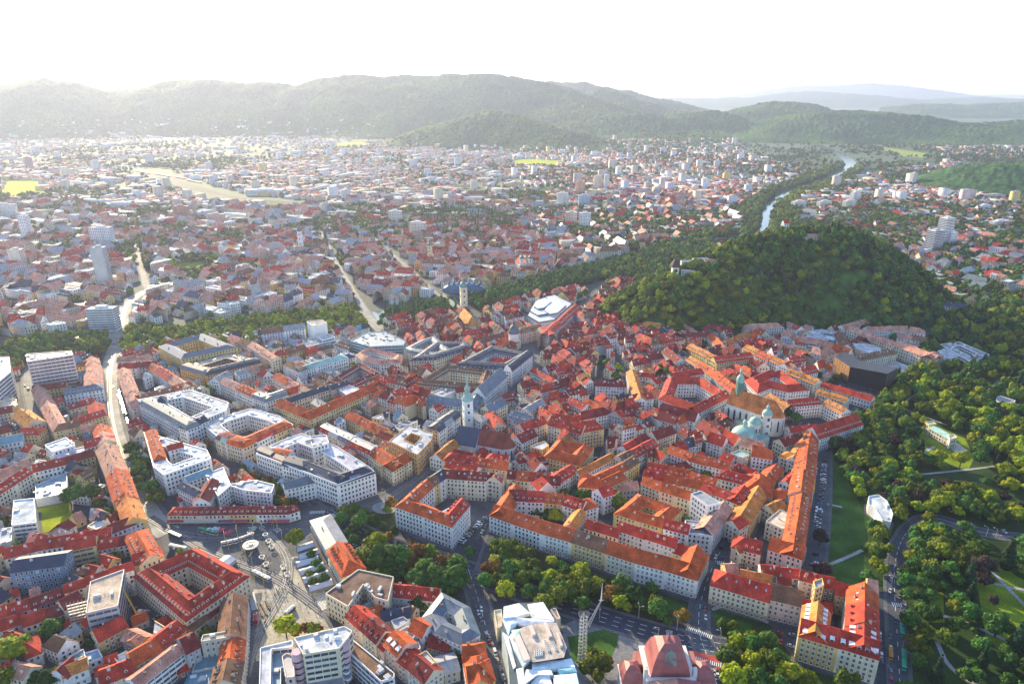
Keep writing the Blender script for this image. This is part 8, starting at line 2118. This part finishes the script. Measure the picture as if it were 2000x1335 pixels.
CN = dict(g=('green', 'broad'), y=('yellow-green', 'broad'), a=('rust-orange', 'autumn'), o=('olive-green', 'broad'), d=('dark', 'conifer'), p=('pale green', 'poplar'), u=('dark purple-leaved', 'broad'))
TR = []     # (x, y, z, r, class, place)
def trees_at(c, lst, place, k=1.):
    for q in lst:
        x, y, r_, cl = q; p = at(c, x, y, r_ * 1.1); TR.append((p[0], p[1], 0, r_ * k, cl, place))
def trees_in(pts, sp, rr, cls, place, allow=(0,), z=None, c='I', jit_=.42, lift=6):
    poly = [at(c, *q, lift) for q in pts]; xs = [p[0] for p in poly]; ys = [p[1] for p in poly]; n = 0
    y = min(ys)
    while y < max(ys):
        x = min(xs)
        while x < max(xs):
            X_, Y_ = x + random.uniform(-jit_, jit_) * sp, y + random.uniform(-jit_, jit_) * sp
            if inpoly(X_, Y_, poly) and occ(X_, Y_) in allow:
                r_ = random.uniform(*rr); ok = True
                if 1 not in allow:
                    for a in (0, 2.1, 4.2):
                        if occ(X_ + r_ * .6 * math.cos(a), Y_ + r_ * .6 * math.sin(a)) == 1: ok = False
                if ok: TR.append((X_, Y_, 0 if z is None else z(X_, Y_), r_, random.choice(cls), place))
            x += sp
        y += sp
# single trees one can point at
trees_at('A', [(85,1120,9.5,'y'),(10,1300,7,'y'),(330,965,7,'g'),(430,1050,5.5,'g'),(500,90,8,'g'),(590,90,8,'g'),(450,110,7,'g'),(650,170,5,'o'),(300,1300,6,'g'),(230,1290,5,'g'),(390,1270,5,'g'),(740,470,4,'g'),(740,530,4,'o'),(700,560,3.5,'g'),(770,510,3.5,'o'),(985,60,6.5,'g'),(1010,100,5,'g'),(10,280,5,'g'),(1350,1010,4,'o'),(700,220,4,'g')], 'in the yards left of the square')
trees_at('B', [(190,960,7.5,'y'),(255,385,6,'y'),(360,490,3.6,'g'),(390,545,3.8,'g'),(345,620,3,'o'),(420,590,3,'g'),(370,665,3.2,'o'),(435,640,4,'g'),(310,970,3.5,'a'),(370,985,4,'o'),(260,1010,3,'a'),(415,975,2.5,'a'),(1130,1030,4,'g'),(1320,1130,4.5,'g'),(1050,820,5,'g'),(1390,480,4,'g'),(1110,830,3.5,'o')], 'around the square and its yards')
trees_at('B', [(580,220,6,'o'),(640,200,5,'g'),(560,270,5.5,'g'),(680,270,7,'g'),(700,220,5,'g'),(650,320,5,'g'),(770,280,5,'g'),(820,300,4,'g'),(600,350,4,'g'),(640,400,4.5,'g'),(740,350,4,'g'),(880,160,5,'a'),(860,200,4,'o'),(900,340,3.5,'g')], 'in the column park')
trees_at('B', [(785,430,8.5,'y'),(720,500,8,'o'),(800,530,9,'g'),(890,510,9,'g'),(960,520,8,'g'),(1050,490,7.5,'a'),(1130,490,7,'o'),(1010,550,7,'a'),(1100,600,8,'g'),(1170,640,9,'g'),(1310,560,8,'g'),(1300,650,9,'g'),(1080,680,7,'g'),(1230,540,7,'a'),(1160,700,7,'g'),(740,570,6,'g'),(860,590,7,'g'),(950,600,6,'g'),(1240,700,7,'g'),(1030,640,6,'g'),(860,380,4,'a'),(1020,420,3.5,'a')], 'in the chestnut park')
trees_at('C', [(1110,890,5,'a'),(1015,930,3.2,'g'),(910,710,4,'g'),(550,1220,9,'o'),(560,1180,6,'o')], 'by the opera lawn')
trees_in([(940,1062),(1008,1066),(1070,1092),(1200,1135),(1282,1165),(1290,1195),(1235,1200),(1110,1172),(1085,1195),(1010,1165),(945,1140),(935,1110)], 9, (4.2,6.8), 'gooyyaogg', 'on the autumn avenue', (0,))
trees_in([(950,1100),(1060,1135),(1150,1170),(1170,1192),(1100,1182),(1000,1155),(940,1138)], 9.5, (4.2,6.5), 'ggoag', 'over the shaded avenue bend', (0,2))
trees_in([(1395,1195),(1450,1215),(1500,1250),(1490,1275),(1420,1262)], 8, (2.6,4.2), 'gogo', 'in the corner garden by the crossing', (0,))
trees_in([(1405,1282),(1450,1240),(1510,1250),(1548,1290),(1600,1315),(1690,1345),(1410,1345)], 9.5, (4.5,7.5), 'yyggygo', 'before the yellow corner block', (0,))
trees_in([(1735,1020),(1770,1000),(1700,1000),(1688,1100),(1692,1150),(1735,1155),(1742,1080)], 9, (4,6), 'yyogg', 'between the lawn and the park road', (0,3))
trees_in([(1762,1030),(1800,1010),(1850,1040),(1900,1045),(1940,1060),(1900,1100),(1850,1150),(1830,1250),(1800,1345),(1764,1345),(1760,1180)], 9, (4,6.5), 'gggygoog', 'right of the park road', (0,))
trees_in([(1620,875),(1690,800),(1740,830),(1790,880),(1800,930),(1950,960),(2010,1000),(1990,1030),(1840,1000),(1790,990),(1750,1010),(1700,1000),(1680,960)], 9.5, (4.5,7), 'gggooyygug', 'in the park below the gallery', (0,))
trees_in([(1690,800),(1760,700),(1830,640),(1870,590),(2300,560),(2300,1000),(1960,950),(1900,930),(1800,900),(1740,830)], 11.5, (3.8,8), 'gggooyygyyd', 'in the great park', (0,))
trees_in([(1940,1060),(2010,1050),(2400,1120),(2400,1400),(1980,1400),(1800,1345),(1840,1260),(1850,1150),(1900,1100)], 12.5, (3.5,7), 'gggoygd', 'in the right park meadows', (0,))
trees_at('D', [(1500,950,8,'g'),(1470,790,3.5,'u'),(1415,665,4.5,'u'),(1570,510,9,'d'),(1630,1040,8,'d'),(340,380,6,'u'),(350,600,6.5,'u'),(980,770,4,'g'),(1000,850,4.5,'g'),(1400,560,9,'u')], 'standing alone on a lawn edge')
trees_in([(1880,1100),(1898,1100),(1922,1230),(1900,1240)], 5.5, (2.2,3), 'ggg', 'in the clipped park row', (0,3))
trees_at('L', [(1265,500,7,'p'),(1290,480,7,'p'),(1280,530,6,'p'),(970,60,7,'p'),(755,500,8,'d'),(700,640,6,'d'),(20,800,6,'g'),(-60,770,7,'g'),(200,430,6,'g'),(860,570,7,'o'),(890,600,6,'g'),(330,40,6,'g'),(730,220,6,'g'),(1010,280,9,'g'),(540,80,7,'g'),(420,95,6,'g')], 'beside the museum quarter')
trees_at('K', [(330,460,8,'o'),(370,480,8,'g'),(480,460,6,'o'),(475,390,5,'y'),(420,430,6,'g'),(640,260,5,'g'),(810,320,5,'o'),(1160,330,5,'g'),(1080,300,6,'g'),(560,1215,5,'o'),(670,1230,5,'o'),(360,890,5,'g')], 'among the old town roofs')
trees_at('G', [(1430,420,6,'g'),(1480,460,6,'g'),(1520,440,6,'y'),(1490,490,5,'o'),(1390,400,5,'g')], 'in the walled garden of the old town')
trees_at('C', [(160,215,5,'g'),(225,230,5,'g'),(285,240,6,'y'),(680,155,6.5,'o'),(450,90,6,'g'),(510,110,6,'g'),(560,130,5,'g'),(1150,270,3,'y'),(1210,285,3,'y'),(850,85,3,'y'),(900,85,3,'y')], 'in the courtyards behind the palace row')
trees_in([(245,862),(275,870),(310,930),(320,985),(295,985),(262,930),(248,900)], 7.5, (3.6,5), 'ggo', 'along the long street', (0,2))
trees_in([(395,860),(430,880),(465,915),(500,960),(590,985),(600,1000),(545,985),(490,930),(455,905)], 7, (3.2,4.6), 'gga', 'in the shaded palace street', (0,2,1))
trees_in([(455,900),(520,930),(590,970),(585,990),(545,985),(480,925)], 7, (3.2,4.6), 'gao', 'in the shaded palace street', (0,2))
trees_in([(640,870),(690,890),(720,930),(700,935),(650,900)], 6, (2.6,3.6), 'gg', 'between the pale palaces', (0,2))
# river banks
trees_in([(240,640),(330,640),(560,612),(700,600),(712,635),(560,660),(380,680),(250,692),(236,680)], 9.5, (5,7.5), 'yyyyogy', 'in the river belt', (0,5))
trees_in([(0,672),(60,655),(130,650),(210,655),(205,690),(140,700),(60,712),(-60,740)], 9.5, (5,8), 'ggygo', 'in the left river belt', (0,5))
trees_in([(-400,700),(0,672),(-60,740),(-400,780)], 10, (5,8), 'gg', 'in the left river belt', (0,5))
trees_in([(745,608),(860,585),(905,612),(840,618),(745,640)], 9, (5,7), 'gggp', 'on the bank by the white hotels', (0,5))
trees_in([(905,580),(960,565),(1060,540),(1160,515),(1240,495),(1250,512),(1160,545),(1060,572),(940,600)], 9, (5,7.5), 'gggg', 'on the bank behind the blob museum', (0,5,6))
trees_in([(1240,495),(1300,478),(1390,470),(1400,490),(1330,505),(1240,525),(1200,548),(1180,540)], 9, (5,7.5), 'ggyg', 'on the bank below the clock tower', (0,5,6))
trees_in([(1470,470),(1500,450),(1516,395),(1560,372),(1640,345),(1662,330),(1690,322),(1668,350),(1620,372),(1560,392),(1545,430),(1560,455)], 13, (6,9), 'yyog', 'on the right bank of the upstream river', (0,5))
trees_in([(1460,480),(1480,450),(1488,400),(1520,372),(1600,348),(1645,325),(1640,318),(1580,340),(1490,372),(1450,400),(1440,450)], 13, (6,9), 'ygog', 'on the left bank of the upstream river', (0,5))
NB = len(TR)
trees_in([(1120,578),(1160,588),(1315,533),(1300,505),(1200,543)], 8, (4,6.5), 'gggy', 'between the hill and the river', (0,5,6))
trees_in([(1770,1000),(1860,1012),(1900,1030),(1850,1046),(1790,1040),(1768,1040)], 11, (4,6), 'ggyo', 'over the park road bend', (0,2))
# the wooded hill
trees_in([(1240,560),(1225,600),(1232,628),(1290,560)], 8, (4,6), 'gy', 'on the castle hill toe', (0,6))
x_ = np.random.uniform(60, 720, 22000); y_ = np.random.uniform(760, 1220, 22000); z_ = hill_z(x_, y_)
cell = set()
for X_, Y_, Z_ in zip(x_, y_, z_):
    if Z_ < 3: continue
    k = (int(X_ / 6.1), int(Y_ / 6.1))
    if k in cell or occ(X_, Y_) in (1, 2): continue
    if any(math.hypot(X_ - hx_, Y_ - hy_) < hr_ for hx_, hy_, hr_ in HILLCLEAR): continue
    if Y_ > 1020 + Z_ * 0.9: continue
    cell.add(k); left_ = X_ < 330  # left slope gets yellower crowns, its sunlight painted by tree colour
    TR.append((X_, Y_, Z_ - 1, random.uniform(3.2, 7.2), random.choice('gggyyoo' if left_ else 'gggggyogd'), 'on the castle hill'))
for pts in ([(0,395),(60,392),(140,400),(100,412),(0,410)], [(180,415),(290,405),(290,425),(185,430)], [(205,490),(250,480),(265,510),(215,520)], [(360,470),(410,468),(405,482),(362,482)], [(470,500),(500,498),(498,525),(474,522)], [(590,478),(618,480),(620,505),(592,505)], [(640,500),(700,492),(706,515),(660,522)], [(610,425),(650,420),(655,440),(615,445)], [(690,375),(760,370),(800,390),(720,400)],
            [(980,375),(1100,378),(1100,392),(1000,395)], [(540,440),(580,436),(585,448),(545,450)], [(100,480),(160,478),(170,498),(110,500)], [(1040,460),(1110,440),(1180,450),(1120,470)], [(1330,430),(1400,420),(1420,440),(1350,450)], [(1700,420),(1780,410),(1800,440),(1720,445)], [(1800,480),(1900,470),(1930,500),(1840,510)], [(1600,400),(1680,395),(1690,410),(1610,415)], [(1720,340),(1800,345),(1830,360),(1740,365)], [(280,500),(300,498),(302,520),(283,522)]):
    trees_in(pts, 9, (4.5, 7.5), 'gggyd', 'in the far parks', (0, 1))
trees_in([(810,420),(860,405),(950,410),(1000,435),(950,455),(850,460)], 9, (5,8), 'gggdp', 'in the poplar park', (0,1))
trees_in([(330,500),(410,498),(440,520),(430,545),(345,545)], 13, (6,8), 'gyg', 'around the small far lawn', (0,))
trees_in([(1760,560),(1850,590),(1960,600),(2200,600),(2200,520),(1900,500)], 13, (5,7), 'ggog', 'in the gardens right of the hill', (0,))
for x, y, r_, c_ in TREESPOTS: TR.append((x, y, 0, r_, random.choice('ggogy'), 'yard'))
# the 300 largest are things, the rest one mass
def tsz(t): px, py, d = px_of(t[0], t[1], t[2] + 5); return (t[3] / d) ** 2 if -60 < px < 2060 and py < 1380 else 0
rank = sorted(range(len(TR)), key=lambda i: -tsz(TR[i])); TH = [i for i in rank if TR[i][5] != 'yard'][:296]; THS = set(TH); grp = {}
for i in TH:
    x, y, z, r_, cl, pl_ = TR[i]; k = r_; vs = NEARC[cl]; me = vs[i % len(vs)]
    o = empty('tree', (x, y, z)); o.rotation_euler[2] = R() * 6.28; hs = k * random.uniform(.9, 1.15)
    put('crown', me, o, sc=(k, k, hs)); put('trunk', TRUNK, o, sc=(k, k, hs))
    o['category'] = 'tree'; o['group'] = 'trees ' + pl_; grp.setdefault((pl_, cl), []).append((px_of(x, y, z)[0], px_of(x, y, z)[1], o, r_))
for (pl_, cl), rows in grp.items():
    nrow = max(1, (len(rows) + 11) // 12); rows.sort(key=lambda r: -r[1]); n = len(rows); a_, b_ = CN[cl]
    for ri in range(nrow):
        seg = sorted(rows[ri * n // nrow:(ri + 1) * n // nrow], key=lambda r: r[0])
        for i, r_ in enumerate(seg):
            rt = '' if nrow == 1 else (f'{ORD[ri]} row, ' if ri else 'front row, ')
            o_ = ordinal(i, len(seg)); r_[2]['label'] = f"{a_} {b_} tree, {rt}{o_ + ' ' if o_ else ''}{pl_}"
# scatter of the rest
FAR_C = {'g': crown_mesh(21, 300, .135, 'round', GREEN, 6), 'y': crown_mesh(22, 300, .135, 'round', YG, 6), 'a': crown_mesh(23, 300, .135, 'round', AUT, 6), 'o': crown_mesh(24, 300, .135, 'round', OLIVE, 6),
         'd': crown_mesh(25, 130, .14, 'cone', DARK), 'p': crown_mesh(26, 130, .12, 'tall', GREEN), 'u': crown_mesh(27, 150, .19, 'round', PURP, 5), 'z': crown_mesh(28, 60, .3, 'round', GREEN, 4)}
def scatter(name, protos, items):
    """One object whose points carry copies of the crown mesh, sized and turned by point attributes."""
    n = len(items); me = bpy.data.meshes.new(name); me.vertices.add(n); A_ = np.array([(t[0], t[1], t[2], t[3]) for t in items], dtype=np.float32)
    me.vertices.foreach_set('co', A_[:, :3].ravel()); s_ = me.attributes.new('size', 'FLOAT_VECTOR', 'POINT'); sv = np.stack([A_[:, 3], A_[:, 3], A_[:, 3] * np.random.uniform(.85, 1.15, n)], 1).astype(np.float32); s_.data.foreach_set('vector', sv.ravel())
    rt = me.attributes.new('turn', 'FLOAT_VECTOR', 'POINT'); rv = np.zeros((n, 3), np.float32); rv[:, 2] = np.random.uniform(0, 6.28, n); rt.data.foreach_set('vector', rv.ravel())
    o = bpy.data.objects.new(name, me); COL.objects.link(o); o['kind'] = 'stuff'
    src = bpy.data.objects.new('crown_source', protos)
    ng = bpy.data.node_groups.new(name, 'GeometryNodeTree'); ng.interface.new_socket('Geometry', in_out='INPUT', socket_type='NodeSocketGeometry'); ng.interface.new_socket('Geometry', in_out='OUTPUT', socket_type='NodeSocketGeometry')
    N = ng.nodes.new; gi, go = N('NodeGroupInput'), N('NodeGroupOutput'); ip_ = N('GeometryNodeInstanceOnPoints'); ob = N('GeometryNodeObjectInfo'); ob.inputs[0].default_value = src
    a1 = N('GeometryNodeInputNamedAttribute'); a1.data_type = 'FLOAT_VECTOR'; a1.inputs[0].default_value = 'size'; a2 = N('GeometryNodeInputNamedAttribute'); a2.data_type = 'FLOAT_VECTOR'; a2.inputs[0].default_value = 'turn'
    L = ng.links.new; L(gi.outputs[0], ip_.inputs['Points']); L(ob.outputs['Geometry'], ip_.inputs['Instance']); L(a1.outputs[0], ip_.inputs['Scale'])
    try: L(a2.outputs[0], ip_.inputs['Rotation'])
    except Exception: pass
    L(ip_.outputs[0], go.inputs[0]); md = o.modifiers.new('scatter', 'NODES'); md.node_group = ng
cls_ = {}
for i, t_ in enumerate(TR):
    if i in THS: continue
    px, py, d = px_of(t_[0], t_[1], t_[2])
    if -150 < px < 2150 and py < 1450: cls_.setdefault(t_[4], []).append(t_)
NM = dict(g='green_trees', y='yellow_green_trees', a='autumn_trees', o='olive_trees', d='conifers', p='poplars', u='purple_trees')
for k, its in cls_.items(): scatter(NM[k], FAR_C[k], its)
fg = [t_ for t_ in FARTREES if -100 < px_of(t_[0], t_[1])[0] < 2100]
scatter('distant_trees', FAR_C['z'], fg[::2]); scatter('distant_olive_trees', crown_mesh(29, 60, .3, 'round', OLIVE, 4), fg[1::2])
print('trees', len(TR), 'far', len(fg))
PAVE.build('pavement', kind='structure')
label_all()
print('STAT', STAT, len(bpy.data.objects))
# ---------------------------------------------------------------- the air
m, t, b = new_mat('haze'); t.nodes.remove(b)
pv = node(t, 'ShaderNodeVolumePrincipled')
pv.inputs['Color'].default_value = (.64, .69, .93, 1); pv.inputs['Density'].default_value = HAZE; pv.inputs['Anisotropy'].default_value = HAZE_G
t.links.new(pv.outputs[0], t.nodes['Material Output'].inputs['Volume'])
mb = MB(); X1 = 42000
mb.hexa([(-X1, -1500, -1.5), (X1, -1500, -1.5), (X1, 34000, -1.5), (-X1, 34000, -1.5)], [(-X1, -1500, 1250), (X1, -1500, 1250), (X1, 34000, 1250), (-X1, 34000, 1250)], MATS['haze'], WHITE, True)
mb.build('haze', kind='stuff')
